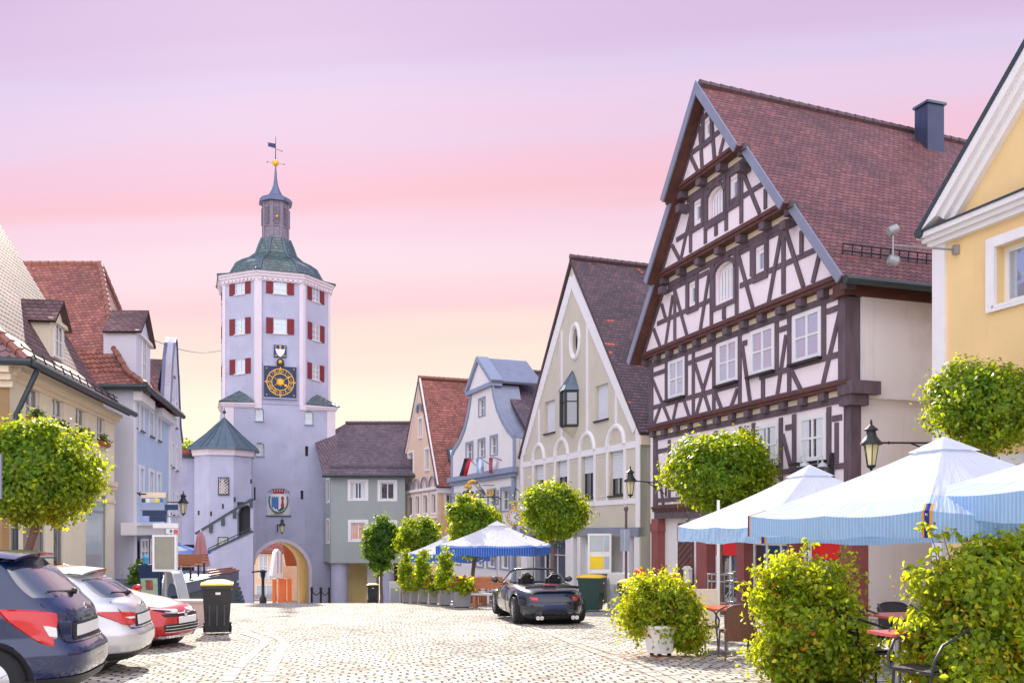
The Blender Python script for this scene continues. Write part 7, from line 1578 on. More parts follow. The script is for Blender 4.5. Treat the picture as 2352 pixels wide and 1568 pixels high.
# black open sports car seen from behind
def sports():
    L_, W_ = 4.35, .90; hd = math.atan2(2.3, -.47); t = thing('convertible_car', 'black open-top sports car standing on the street before the cafe planters', 'car', (.93+.12, 21.35, G(21.5)), hd)
    prof = [(.14, .22, L_-.3, W_*.84, 3.4), (.20, .10, L_-.1, W_*.93, 3.4), (.32, .02, L_, W_*.98, 3.3), (.46, .0, L_-.02, W_, 3.2), (.56, .03, L_-.10, W_, 3.1), (.66, .12, L_-.35, W_*.99, 3.0), (.74, .24, L_-.75, W_*.965, 2.9), (.80, .40, L_-1.15, W_*.93, 2.9), (.85, .62, L_-1.45, W_*.88, 2.9), (.885, .85, L_-1.6, W_*.82, 2.9), (.90, 1.0, L_-1.68, W_*.78, 2.9)]
    c = Car(prof, 130); wl = [(.92, .32, .39), (L_-.95, .31, .38)]; b = c.body(lambda q: False, 'paint_black', t, wl, cap=False); liner(t, wl, W_*.9)
    for wx, wz, _ in wl:
        for s_ in (-1, 1): wheel(t, wx, s_*(W_-.155), .32, .26, 10)
    dk = MB()      # rear deck and bonnet lids closing the top, with an open cockpit between
    def top(x0, x1, nm, mt, dz=.0):
        m = MB()
        def fn(u, v):
            x = x0+(x1-x0)*u; hw = c.cols[2][-1]; xr, xf = c.cols[0][-1], c.cols[1][-1]; xc = (xr+xf)/2; a = (xf-xr)/2; k = min(1, abs((x-xc)/a)); hw = hw*(1-k**2.9)**(1/2.9)
            return Vector((x, hw*(2*v-1), .90+dz+.03*(1-(2*v-1)**2)*(1 if u > 0 else .6)))
        m.grid(fn, 10, 12); m.build(nm, MT[mt], t, local=True)
    top(1.0, 1.62, 'soft_top_cover', 'paint_black', .0); top(2.55, L_-1.68, 'scuttle', 'plastic_black', -.005)
    ck = MB(); ck.box((2.07, 0, .48), (1.05, 1.36, .06)); ck.box((1.58, 0, .68), (.06, 1.36, .42)); ck.box((2.58, 0, .70), (.08, 1.36, .36))
    for s_ in (-1, 1): ck.box((2.07, s_*.66, .68), (1.05, .05, .42))
    ck.build('cockpit', MT['plastic_black'], t, local=True)
    for s_ in (-1, 1):
        m = MB(); m.box((1.78, s_*.35, .80), (.14, .46, .50), Matrix.Rotation(rad(-12), 3, 'Y'), .85); se = m.build('seat', MT['dark'], t, local=True); m = MB(); m.ball((1.72, s_*.35, 1.08), .13, 12, sx=.5, sy=.95, sz=.8); m.build('headrest', MT['dark'], se, local=True)
        m = MB(); m.tube([(1.62, s_*.20, .90), (1.62, s_*.20, 1.05), (1.62, s_*.28, 1.12), (1.62, s_*.42, 1.12), (1.62, s_*.50, 1.05), (1.62, s_*.50, .90)], .022, 8); m.build('roll_hoop', MT['plastic_black'], t, local=True)
    wf = MB(); A = [(2.95, -.70, .90), (2.50, -.60, 1.17), (2.38, -.50, 1.235), (2.34, 0, 1.255), (2.38, .50, 1.235), (2.50, .60, 1.17), (2.95, .70, .90)]; wf.tube(A, .028, 8); f_ = wf.build('windscreen_frame', MT['paint_black'], t, local=True)
    m, tt, bb, oo = newmat('clear_glass'); MT['clear_glass'] = m; bb.inputs['Base Color'].default_value = (.9, .95, .97, 1); bb.inputs['Alpha'].default_value = .22; bb.inputs['Roughness'].default_value = .03
    wg = MB(); wg.add([A[0], A[1], A[2], A[3], A[4], A[5], A[6]], [(0, 1, 2, 3, 4, 5, 6)]); wg.build('windscreen', MT['clear_glass'], t, local=True)
    for s_ in (-1, 1):
        sw = MB(); sw.add([(2.0, s_*.74, .90), (2.85, s_*.71, .92), (2.48, s_*.62, 1.15), (2.05, s_*.64, 1.12)], [(0, 1, 2, 3)]); sw.build('side_window', MT['clear_glass'], t, local=True)
        m = MB(); m.ball((2.62, s_*(W_+.09), .96), .10, 12, sx=.65, sz=.8); m.tube([(2.62, s_*.80, .90), (2.62, s_*(W_+.05), .94)], .02, 5); m.build('wing_mirror', MT['paint_black'], t, local=True)
        th = lambda x, z: (c.theta(z, 1, x) if s_ > 0 else 2*math.pi-c.theta(z, 1, x))
        c.patch([(th(.20, .58), .58), (math.pi-s_*.30, .575), (math.pi-s_*.34, .665), (th(.34, .66), .665)], 'lamp_red', 'tail_light', t, .022, 36, 6, .05)
        m = MB(); R = Matrix.Rotation(math.pi/2, 3, 'Y')
        for q in (-.045, .045): m.lathe([(.05, -.12), (.05, .10), (.042, .10), (.04, -.1)], (.06, s_*.42+q, .20), 14, R=R)
        m.build('exhaust_pipes', MT['chrome'], t, local=True)
    # spoiler lip, third brake light, plate, diffuser, joints
    m = MB(); m.grid(lambda u, v: Vector((.34+.16*v+.10*(2*u-1)**2, (2*u-1)*.66, .90-.0*v+.03*(1-v)-.03*(2*u-1)**4)), 20, 3); m.grid(lambda u, v: Vector((.34+.12*v+.10*(2*u-1)**2, (2*u-1)*.66, .885-.03*(2*u-1)**4-.03*v)), 20, 3); m.grid(lambda u, v: Vector((.342+.10*(2*u-1)**2, (2*u-1)*.66, .885-.03*(2*u-1)**4+.045*v)), 20, 1); sp_ = m.build('spoiler', MT['paint_black'], t, local=True)
    m = MB(); m.box((.72, 0, .925), (.05, .34, .02)); m.build('brake_light', MT['lamp_red'], t, local=True)
    sk = lambda th, z, o=.004: c.at(th, z)+c.nrm(th, z)*o
    m = MB(); m.grid(lambda u, v: sk(math.pi-.17+.34*u, .40+.10*v, .008), 6, 3); m.build('number_plate', MT['navy'], t, local=True)
    m = MB(); m.grid(lambda u, v: sk(math.pi-.75+1.5*u, .155+.10*v, .012), 24, 3); m.build('diffuser', MT['plastic_black'], t, local=True)
    m = MB(); m.tube([sk(math.pi-1.25+2.5*k/30, .545) for k in range(31)], .005, 4)
    for s_ in (-1, 1): m.tube([sk(c.theta(z, s_, 1.72), z) for z in [.26+.06*k for k in range(11)]], .005, 4); m.tube([sk(c.theta(z, s_, 2.85), z) for z in [.26+.06*k for k in range(11)]], .005, 4)
    m.build('shut_lines', MT['dark'], b, local=True)
sports()
# ================================================================ street furniture
mk('bin_dark', (.035, .038, .042), .32, .15, 4); mk('bin_green', (.015, .05, .045), .4, .15, 4); mk('lid_yellow', (.85, .58, .02), .4, .08); mk('wicker', (.20, .085, .045), .55, .35, 60, .6, 90); mk('wicker_dark', (.035, .025, .03), .5, .3, 60, .6, 90)
mk('table_orange', (.72, .13, .05), .3, .06); mk('table_red', (.62, .10, .09), .3, .06); mk('wood_slat', (.40, .13, .05), .5, .3, 6, .2, 30, stretch=(1, 8, 8)); mk('lamp_glass', (.80, .72, .42), .2, .05); mk('slate_stone', (.10, .13, .15), .7, .35, 3, .6, 12); mk('board_white', (.80, .80, .80), .5, .04); mk('paper_yellow', (.90, .65, .02), .6, .04)
mk('concrete_pink', (.55, .42, .38), .8, .12, 3, .2); mk('cloth_red', (.55, .02, .03), .8, .1); mk('cloth_navy', (.03, .04, .10), .8, .1); mk('skin', (.60, .36, .26), .6, .05); mk('shoe', (.6, .6, .62), .6, .05); mk('pale_grey', (.48, .52, .56), .5, .06)
def wheelie_bin(label, px, py, body, Y=None, rz=0, w_=.58, d=.72, h=1.02):
    p = GX(px, Y) if Y else GP(px, py); p.y += d/2; p.z = G(p.y); t = thing('wheelie_bin', label, 'bin', p, rz); m = MB()
    m.add([(-w_*.40, -d*.36, .06), (w_*.40, -d*.36, .06), (w_*.40, d*.40, .06), (-w_*.40, d*.40, .06), (-w_*.5, -d*.5, h), (w_*.5, -d*.5, h), (w_*.5, d*.5, h), (-w_*.5, d*.5, h)], [(3, 2, 1, 0), (4, 5, 6, 7), (0, 1, 5, 4), (1, 2, 6, 5), (2, 3, 7, 6), (3, 0, 4, 7)])
    m.box((0, 0, h-.03), (w_*1.06, d*1.06, .07)); b = m.build('body', MT[body], t, local=True)
    m = MB(); m.grid(lambda u, v: Vector(((u-.5)*w_*1.1, (v-.5)*d*1.1, h+.03+.07*(1-(2*u-1)**4)*(1-(2*v-1)**4))), 12, 12); m.box((0, 0, h+.02), (w_*1.1, d*1.1, .035)); m.tube([(-w_*.4, d*.56, h+.02), (w_*.4, d*.56, h+.02)], .018, 6); m.build('lid', MT['lid_yellow'], t, local=True)
    for s_ in (-1, 1): m = MB(); R = Matrix.Rotation(math.pi/2, 3, 'Y'); m.lathe([(.10, -.03), (.11, -.02), (.11, .02), (.10, .03)], (s_*w_*.44, d*.40, .11), 18, R=R); w2 = m.build('wheel', MT['tyre'], t, local=True); m = MB(); m.lathe([(.05, -.035), (.05, .035)], (s_*w_*.44, d*.40, .11), 10, R=R); m.build('hub', MT['grey_metal'], w2, local=True)
    m = MB()
    for k in (-.25, 0, .25): m.box((k*w_, -d*.44, .55), (.03, .02, .7), Matrix.Rotation(rad(-6.6), 3, 'X'))
    m.build('ribs', MT[body], b, local=True); m = MB(); m.box((0.02, -d*.505, h-.16), (.10, .006, .05)); m.build('sticker', MT['board_white'], b, local=True); return t
wheelie_bin('dark grey wheelie bin with yellow lid standing beside the red car', 486, 1461, 'bin_dark', rz=rad(17))
wheelie_bin('dark green wheelie bin with yellow lid beside the black convertible', 1362, 1408, 'bin_green', rz=rad(68))
wheelie_bin('small dark wheelie bin standing by the narrow dark globe tree', 854, 1389, 'bin_dark', 52, rz=rad(10), w_=.6, d=.6, h=1.05)
wheelie_bin('yellow lidded bin half hidden behind the smallest potted shrub', 1466, 1440, 'bin_dark', rz=rad(70), h=1.0)
def lantern(name, label, px, pyg, Y, s, arm_to, strut=True, group='old style wall lanterns'):
    """glass centre at pixel; arm_to: world xy of the wall end"""
    c = P(px, pyg, Y); t = thing(name, label, 'lantern', c, 0, group)
    m = MB(); m.lathe([(.085*s, -.26*s), (.16*s, .20*s)], c, 6, rot=.3, smooth=False); g_ = m.build('glass', MT['lamp_glass'], t)
    m = MB()
    for k in range(6): a = .3+k*math.pi/3; m.tube([(c.x+.088*s*math.cos(a), c.y+.088*s*math.sin(a), c.z-.27*s), (c.x+.165*s*math.cos(a), c.y+.165*s*math.sin(a), c.z+.21*s)], .011*s, 4)
    m.lathe([(.05*s, -.33*s), (.10*s, -.29*s), (.10*s, -.26*s)], c, 12); m.ball((c.x, c.y, c.z-.35*s), .035*s, 8); m.build('frame', MT['black_iron'], t)
    m = MB(); m.lathe([(.24*s, .19*s), (.235*s, .23*s), (.17*s, .31*s), (.12*s, .38*s), (.10*s, .46*s), (.10*s, .50*s), (.15*s, .51*s), (.15*s, .53*s), (.07*s, .60*s), (.02*s, .65*s), (.03*s, .68*s), (.01*s, .76*s)], c, 16); m.build('cap', MT['black_iron'], t)
    m = MB(); a = Vector((arm_to[0], arm_to[1], c.z+.24*s)); b = Vector((c.x, c.y, c.z+.24*s)); d = (a-b).normalized(); m.tube([b+d*.15*s, a], .022, 6); m.ball(b+d*.4, .035, 8)
    if strut: m.tube([b.lerp(a, .45), a-Vector((0, 0, .42*s))], .018, 6); m.box(a-Vector((0, 0, .2*s)), (.06, .06, .6*s))
    m.build('bracket', MT['black_iron'], t)
lantern('wall_lantern', 'large black lantern with pale glass on a long arm from the yellow house', 2001, 1041, 20.3, 1.0, (9.93, 20.4))
lantern('wall_lantern', 'black lantern on an arm at the left corner of the half-timbered house', 1448, 1118, 31.2, .95, (5.62, 33.4))
lantern('wall_lantern', 'black lantern hanging above the gateway under the coat of arms', 648, 1213, 65.6, 1.05, (P(634, 0, 67.5).x, 67.9))
lantern('wall_lantern', 'black lantern with pale glass beside the blue house signs', 421, 1165, 39.5, .95, (P(352, 0, 39).x, 39.0), False)
# signpost with direction arms (left)
cq = C(280, 1200, 3.919); Y = 26.0
def sq(t, x0, x1, y0, y1, mat, name, Yq=None, th=.04, dy=0):
    a = P(*cq(x0, y1), (Yq or Y)+dy); b = P(*cq(x1, y0), (Yq or Y)+dy); m = MB(); m.box(((a.x+b.x)/2, a.y, (a.z+b.z)/2), (b.x-a.x, th, b.z-a.z)); return m.build(name, MT[mat], t), a, b
x = P(*cq(522, 0), Y).x; t = thing('signpost', 'signpost with stacked cream, white and navy direction boards beside the menu display', 'signpost', (x, Y, G(Y)))
m = MB(); m.tube([(x, Y+.05, G(Y)), (x, Y+.05, P(*cq(522, 115), Y).z)], .04, 10); m.build('post', MT['grey_metal'], t)
for x0, x1, y0, y1, mt in ((270, 530, 118, 168, 'cream_trim'), (520, 645, 238, 290, 'navy'), (300, 535, 297, 348, 'navy'), (368, 530, 355, 405, 'navy'), (402, 650, 420, 468, 'board_white')):
    o, a, b = sq(t, x0, x1, y0, y1, mt, 'direction_board', dy=-.02)
o, a, b = sq(t, 285, 515, 175, 220, 'pale_grey', 'icon_board', dy=-.02)
for k, mt in enumerate(('navy', 'board_white', 'pale_grey', 'paper_yellow', 'arms_blue')): sq(o, 290+45*k, 325+45*k, 180, 215, mt, 'pictogram', dy=-.045, th=.01)
o, a, b = sq(t, 532, 650, 475, 522, 'board_white', 'small_board', dy=-.02); sq(o, 565, 590, 485, 510, 'arms_blue', 'pictogram', dy=-.045, th=.01); sq(o, 604, 646, 482, 520, 'lamp_red', 'pictogram', dy=-.045, th=.01)
fz = Fac((x-4, Y-.06), (x+4, Y-.06)); u, z = fz.uz(*cq(292, 133)); fz.beam(m := MB(), (u-.1, z), (u+.12, z), .035, 0, .006); fz.beam(m, (u-.1, z), (u-.03, z+.06), .03, 0, .005); fz.beam(m, (u-.1, z), (u-.03, z-.06), .03, 0, .0045); m.build('arrow', MT['dark'], t)
m = MB()
for yy in (292, 352): a = P(*cq(275 if yy < 300 else 360, yy), Y); b = P(*cq(545 if yy < 300 else 705, yy), Y); m.tube([(a.x, Y+.03, a.z), (b.x, Y+.03, a.z)], .018, 6)
m.build('cross_bars', MT['grey_metal'], t)
# wrought sign bracket on the blue house
Y = 36.2; t = thing('iron_sign_bracket', 'curly wrought-iron sign bracket on the corner of the blue house', 'bracket', P(310, 1170, Y)); m = MB(); xw = P(*cq(190, 0), Y).x
m.tube([(xw, Y, P(*cq(0, 115), Y).z), (xw, Y, P(*cq(0, 350), Y).z)], .02, 5); zt_ = P(*cq(0, 138), Y).z; m.tube([(xw, Y, zt_), (xw+1.5, Y-.4, zt_)], .02, 5)
for k in range(5):
    c_ = Vector((xw+.12+.1*(k % 2), Y-.05, zt_-.18-.28*k)); m.tube([c_+Vector((.12*math.cos(a*.5)*(1-a/22), 0, .12*math.sin(a*.5)*(1-a/22))) for a in range(18)], .01, 4)
m.build('scrolls', MT['black_iron'], t)
# glazed notice case on legs (left)
def notice_case(label, x0, x1, y0, y1, Y, f, glass, legs=True, inner=None):
    a = P(*f(x0, y1), Y); b = P(*f(x1, y0), Y); t = thing('notice_case', label, 'display case', ((a.x+b.x)/2, Y, G(Y))); w_ = .06; m = MB(); cz = (a.z+b.z)/2; cx_ = (a.x+b.x)/2
    for xx in (a.x+w_/2, b.x-w_/2): m.box((xx, Y, cz), (w_, .12, b.z-a.z))
    for zz in (a.z+w_/2, b.z-w_/2): m.box((cx_, Y, zz), (b.x-a.x-2*w_, .118, w_))
    fr = m.build('frame', MT['board_white'], t); m = MB(); m.box((cx_, Y, cz), (b.x-a.x-2*w_, .05, b.z-a.z-2*w_)); p_ = m.build('panel', MT[glass], t)
    if inner: inner(t, p_, a, b)
    if legs:
        m = MB()
        for xx in (legs if isinstance(legs, (list, tuple)) else (cx_,)): m.tube([(xx, Y+.02, G(Y)), (xx, Y+.02, a.z)], .04, 8)
        m.build('post', MT['grey_metal'], t)
    return t
mk('glass_tint', (.30, .30, .24), .12, .25, 1.5, coat=1)
notice_case('tall framed display case with tinted glass on a post below the direction boards', 402, 640, 533, 892, 25.6, cq, 'glass_tint')
c14 = C(1400, 1320, 6.533)
def inr(t, p_, a, b):
    w_ = b.x-a.x; h = b.z-a.z
    for (x0, x1, z0, z1, mt) in ((.07, .66, .12, .43, 'paper_yellow'), (.70, .93, .12, .43, 'pale_grey'), (.07, .66, .56, .93, 'pale_grey'), (.70, .93, .56, .93, 'glass_pale')):
        m = MB(); m.box((a.x+w_*(x0+x1)/2, a.y-.035, a.z+h*(z0+z1)/2), (w_*(x1-x0), .012, h*(z1-z0))); m.build('poster', MT[mt], p_)
notice_case('white framed town notice case with a yellow poster beside the green bin', 452, 835, 85, 735, 28.5, c14, 'board_white', (P(1365, 0, 28.5).x, P(1398, 0, 28.5).x), inr)
# A-boards
def a_board(label, px, py, w_, h, mats, rz=0, name='pavement_sign', spread=.5, round_top=False, Y=None):
    p = GX(px, Y) if Y else GP(px, py); t = thing(name, label, 'board', p, rz)
    for s_ in (-1, 1):
        R = Matrix.Rotation(-s_*math.atan2(spread/2, h), 3, 'X'); m = MB(); c = Vector((0, s_*spread/4, h/2))
        if round_top:
            ps = [(-w_/2, 0), (-w_/2, h*.7)]+[(-w_/2*math.cos(math.pi*k/8), h*.7+w_*.5*math.sin(math.pi*k/8)) for k in range(1, 8)]+[(w_/2, h*.7), (w_/2, 0)]
            m.tube([R @ Vector((x, 0, z-h/2))+c for x, z in ps], .022, 6)
            fr = m.build('frame', MT['grey_metal'], t, local=True); m = MB(); m.prism([R @ Vector((x*.93, 0, (z*.93+.1)-h/2))+c for x, z in ps], R @ Vector((0, .01, 0))); m.build('panel', MT[mats[0]], t, local=True)
        else:
            m.box(c, (w_, .03, h*1.02), R); fr = m.build('panel', MT[mats[0]], t, local=True)
            if s_ < 0:
                for k, mt in enumerate(mats[1:]): m = MB(); m.box(c+R @ Vector((0, -.022, h*(-.12 if k == 0 else .06)+(k-1)*.0)), (w_*(.82 if k == 0 else .36), .01, h*(.66 if k == 0 else .22)), R); m.build('poster', MT[mt], fr, local=True)
    return t
mk('poster_green', (.38, .58, .42), .5, .3, 6); mk('poster_red', (.55, .14, .12), .5, .4, 9)
a_board('navy menu board with a green and red food poster', 346, 1404, .60, 1.42, ('navy', 'poster_green', 'poster_red'), rad(8))
m = MB(); q = GP(346, 1404); m.lathe([(.07, 1.44), (.09, 1.62), (.10, 1.63), (.07, 1.68), (.03, 1.72)], (q.x-.16, q.y+.02, q.z), 14); tag(m.build('paper_cup', mk('cup_blue', (.10, .45, .75), .4, .05)), 'oversized blue cup figure standing on top of the navy menu board', 'cup')
p = GX(400, 31); t = thing('pavement_sign', 'bent arch-shaped metal pavement sign standing left of the dark bin', 'board', p, rad(-12)); pf = [(-.44, .0), (-.30, .50), (-.19, .90)]+[(-.16*math.cos(math.pi*k/8), .98+.20*math.sin(math.pi*k/8)) for k in range(9)]+[(.19, .90), (.30, .50), (.44, 0)]
for yy in (-.3, .3): m = MB(); m.tube([(x_, yy, z_) for x_, z_ in pf], .022, 6); m.build('frame', MT['board_white'], t, local=True)
m = MB(); n_ = len(pf)-1; m.grid(lambda u, v: Vector((np.interp(u*n_, range(n_+1), [q[0] for q in pf]), -.28+.56*v, .14+.86*float(np.interp(u*n_, range(n_+1), [q[1] for q in pf])))), 28, 2); m.build('panel', MT['pale_grey'], t, local=True)
a_board('white A-frame with a yellow heading and picture beside the notice case', 1420, 1402, .62, 1.15, ('board_white', 'pale_grey', 'paper_yellow'), rad(-15))
a_board('white leaning chalk sign near the first planter', 907, 1389, .55, 1.1, ('board_white', 'pale_grey'), rad(10), Y=46)
# parking ticket post with long grey box
Y = 27.5; x = P(1438, 0, Y).x; t = thing('sign_pole', 'brown iron pole with finial and a tall grey box sign, right of the notice case', 'pole', (x, Y, G(Y))); m = MB(); m.tube([(x, Y, G(Y)), (x, Y, P(0, 1172, Y).z)], .04, 10); m.ball((x, Y, P(0, 1168, Y).z), .07, 8, sz=1.3); m.build('pole', MT['ridge_dark'], t)
a = P(*c3b(2130, 735), Y); b = P(*c3b(2213, 530), Y); m = MB(); m.box(((a.x+b.x)/2, Y-.1, (a.z+b.z)/2), (b.x-a.x, .1, b.z-a.z)); o = m.build('grey_sign', MT['zinc_pale'], t)
m = MB()
for k in range(11): m.box((x-.06, Y-.155, a.z+.06+k*(b.z-a.z-.1)/10), (.015, .008, .03))
m.build('white_dashes', MT['board_white'], o)
# small street iron post before the gateway, chain bollards
Y = 57; x = P(604, 0, Y).x; t = thing('iron_post', 'old iron post with a cap standing before the gateway', 'post', (x, Y, G(Y))); m = MB(); h = 2.1; m.lathe([(.22, 0), (.22, .3), (.10, .5), (.09, 1.5), (.15, 1.75), (.15, 1.9), (.28, 2.0), (.05, 2.1)], (x, Y, G(Y)), 12); m.build('column', MT['black_iron'], t); m = MB(); m.tube([(x-.7, Y, G(Y)+1.95), (x+.1, Y, G(Y)+2.05)], .05, 6); m.build('spout', MT['black_iron'], t)
bx_ = [P(px_, 0, 65).x for px_ in (716, 737, 756)]
for i, (xx, nm) in enumerate(zip(bx_, ('nearest the gateway', 'in the middle', 'beside the round pillar'))):
    m = MB(); m.lathe([(.10, 0), (.08, .1), (.07, .95), (.11, 1.0), (.11, 1.08), (.02, 1.2)], (xx, 65, G(65)), 10); tag(m.build('chain_bollard', MT['black_iron']), 'black iron bollard right of the gateway, '+nm, 'bollard', 'chained bollards')
for i, (a, b) in enumerate(zip(bx_[:-1], bx_[1:])): m = MB(); m.tube([(a+(b-a)*k/10, 65, G(65)+.95-.35*math.sin(math.pi*k/10)) for k in range(11)], .035, 5); tag(m.build('chain', MT['black_iron']), 'chain sagging between the gateway bollards, '+('left span' if i == 0 else 'right span'), 'chain')
# hanging clocks and flags on the white house
Fw = Fac((-4.0, 59.5), (.55, 48.2)); cf = C(1120, 1160, 9.8)
Y = 46.5; c = P(*cf(1630, 1300), Y); r_ = .42; t = thing('hanging_watch_sign', 'gilded pocket-watch shop clock hanging by the corner of the white house', 'clock sign', c); R = Vector((0, 0, 1)).rotation_difference(Vector((-.15, -1, 0)).normalized()).to_matrix()
m = MB(); m.lathe([(r_*.8, -.14), (r_, -.10), (r_, .10), (r_*.86, .16), (r_*.80, .12)], c, 30, R=R); cs_ = m.build('case', MT['gold'], t); m = MB(); m.lathe([(r_*.8, .10), (r_*.8, .13)], c, 30, R=R); dl_ = m.build('dial', MT['offwhite'], t)
m = MB(); up = R @ Vector((0, 1, 0)); rt = Vector((1, -.15, 0)).normalized(); upz = Vector((0, 0, 1)); nn = Vector((-.15, -1, 0)).normalized()
for k in range(12):
    a = k*math.pi/6; d = rt*math.sin(a)+upz*math.cos(a); m.tube([c+nn*.14+d*r_*.52, c+nn*.14+d*r_*.74], .02, 4)
for a, l in ((rad(50), .66), (rad(120), .5)): d = rt*math.sin(a)+upz*math.cos(a); m.tube([c+nn*.16, c+nn*.16+d*r_*l], .02, 4)
m.build('hour_marks', MT['dark'], dl_); m = MB(); m.tube([c+upz*(r_+.24)+(rt*math.cos(a)+upz*math.sin(a))*.15 for a in [2*math.pi*k/16 for k in range(17)]], .035, 6); m.lathe([(.07, r_-.02), (.08, r_+.05), (.04, r_+.1)], c, 10); m.build('bow', MT['gold'], cs_)
m = MB(); e = Fw.P(Fw.len-.2, c.z+1.3, 0); m.tube([c+upz*(r_+.5), c+upz*(r_+.75), c+upz*(r_+.85)+(e-c).normalized()*.4, e], .025, 5); m.build('bracket', MT['black_iron'], t)
Y = 50.5; c = P(*cf(500, 860), Y); t = thing('shop_clock_sign', 'black scroll-topped shop clock on a gilded curling bracket of the white house', 'clock sign', c); fz = Fac((c.x-3, Y), (c.x+3, Y)); B = lambda x, y: fz.uz(*cf(x, y))
m = MB(); fz.poly(m, [B(x, y) for x, y in ((270, 800), (330, 760), (370, 670), (440, 640), (500, 615), (560, 640), (630, 670), (680, 760), (730, 800), (690, 850), (660, 960), (620, 1060), (400, 1060), (340, 960), (310, 850))], -.1, .1); hs_ = m.build('housing', MT['navy'], t)
u, z = B(505, 860); R = Vector((0, 0, 1)).rotation_difference(Vector((0, -1, 0))).to_matrix(); m = MB(); m.lathe([(.36, .10), (.35, .15), (.30, .15), (.30, .12)], fz.P(u, z), 24, R=R); m.build('gilt_ring', MT['gold'], hs_)
m = MB(); m.lathe([(.3, .10), (.3, .13)], fz.P(u, z), 24, R=R); dl_ = m.build('dial', MT['zinc_pale'], hs_); m = MB()
for k in range(12): a = k*math.pi/6; m.tube([fz.P(u+math.sin(a)*.18, z+math.cos(a)*.18, .14), fz.P(u+math.sin(a)*.27, z+math.cos(a)*.27, .14)], .014, 4)
m.build('hour_marks', MT['gold'], dl_)
m = MB(); gp = [B(x, y) for x, y in ((495, 620), (490, 520), (520, 440), (600, 405), (690, 420))]; m.tube([fz.P(*q) for q in gp], [.03, .07, .10, .09, .05], 7); gs = [B(x, y) for x, y in ((900, 690), (950, 750), (1020, 775), (1090, 740), (1115, 670), (1090, 620), (1040, 600), (1000, 640), (1020, 690), (1060, 680))]; m.tube([fz.P(*q) for q in gs], .05, 6)
m.ball(fz.P(*B(450, 540)), .12, 8); m.ball(fz.P(*B(530, 560)), .12, 8); m.build('gilded_scroll', MT['gold'], t); m = MB()
for off in (0, 35, 75): m.tube([fz.P(*B(x, y)) for x, y in ((690-off, 430+off*.4), (760-off, 500+off*.5), (850-off*.7, 620+off*.5), (930-off*.4, 740+off*.3))], .022, 5)
m.tube([fz.P(*B(740, 800)), fz.P(*B(1225, 800))], .03, 5); m.tube([fz.P(*B(1130, 620)), fz.P(*B(1130, 1000))], .03, 5); m.tube([fz.P(*B(1225, 620)), fz.P(*B(1225, 1000))], .03, 5); m.tube([fz.P(*B(830, 515)), fz.P(*B(1135, 515))], .02, 5)
for k in range(4): m.tube([fz.P(*B(1130, 650+90*k)), fz.P(*B(1225, 720+90*k))], .015, 4)
m.tube([fz.P(*B(1225, 800)), Fw.P(Fw.uz(*cf(1225, 800))[0]+.5, z, 0)], .03, 5); m.build('bracket', MT['black_iron'], t)
def flag(label, name, strips, px, py, w_, h, tilt, Y=51.5):
    t = thing(name, label, 'flag', P(px, py, Y), group='small flags on the white house'); c = P(px, py, Y)
    m = MB(); e = Fw.P(Fw.uz(px+15, py)[0]+.4, c.z-.2, 0); m.tube([e, c+Vector((0, 0, .02))], .025, 5); m.build('flagpole', MT['black_iron'], t)
    n = len(strips)
    for k, mt in enumerate(strips):
        m = MB(); m.grid(lambda u, v: c+Vector(((u+k)/n*w_-w_/2+tilt*v, .10*math.sin(5*v+3*(u+k)/n), -v*h)), 4, 12); m.grid(lambda u, v: c+Vector(((u+k)/n*w_-w_/2+tilt*v, .10*math.sin(5*v+3*(u+k)/n)+.012, -v*h)), 4, 12); m.build('cloth_stripe', MT[mt], t)
mk('flag_black', (.015, .015, .03), .8, .05); mk('flag_blue', (.30, .50, .80), .8, .4, 14)
flag('black and red hanging flag, leftmost on the white house', 'flag', ['flag_black', 'cloth_red'], 1075, 1052, .42, 1.0, -.28)
flag('pale blue and white patterned flag in the middle below the attic windows', 'flag', ['flag_blue', 'board_white', 'flag_blue'], 1102, 1052, .42, .85, .03)
flag('teal over pink hanging banner, rightmost on the white house', 'flag', ['petal_pink', 'lav_light'], 1132, 1050, .42, .9, -.02)
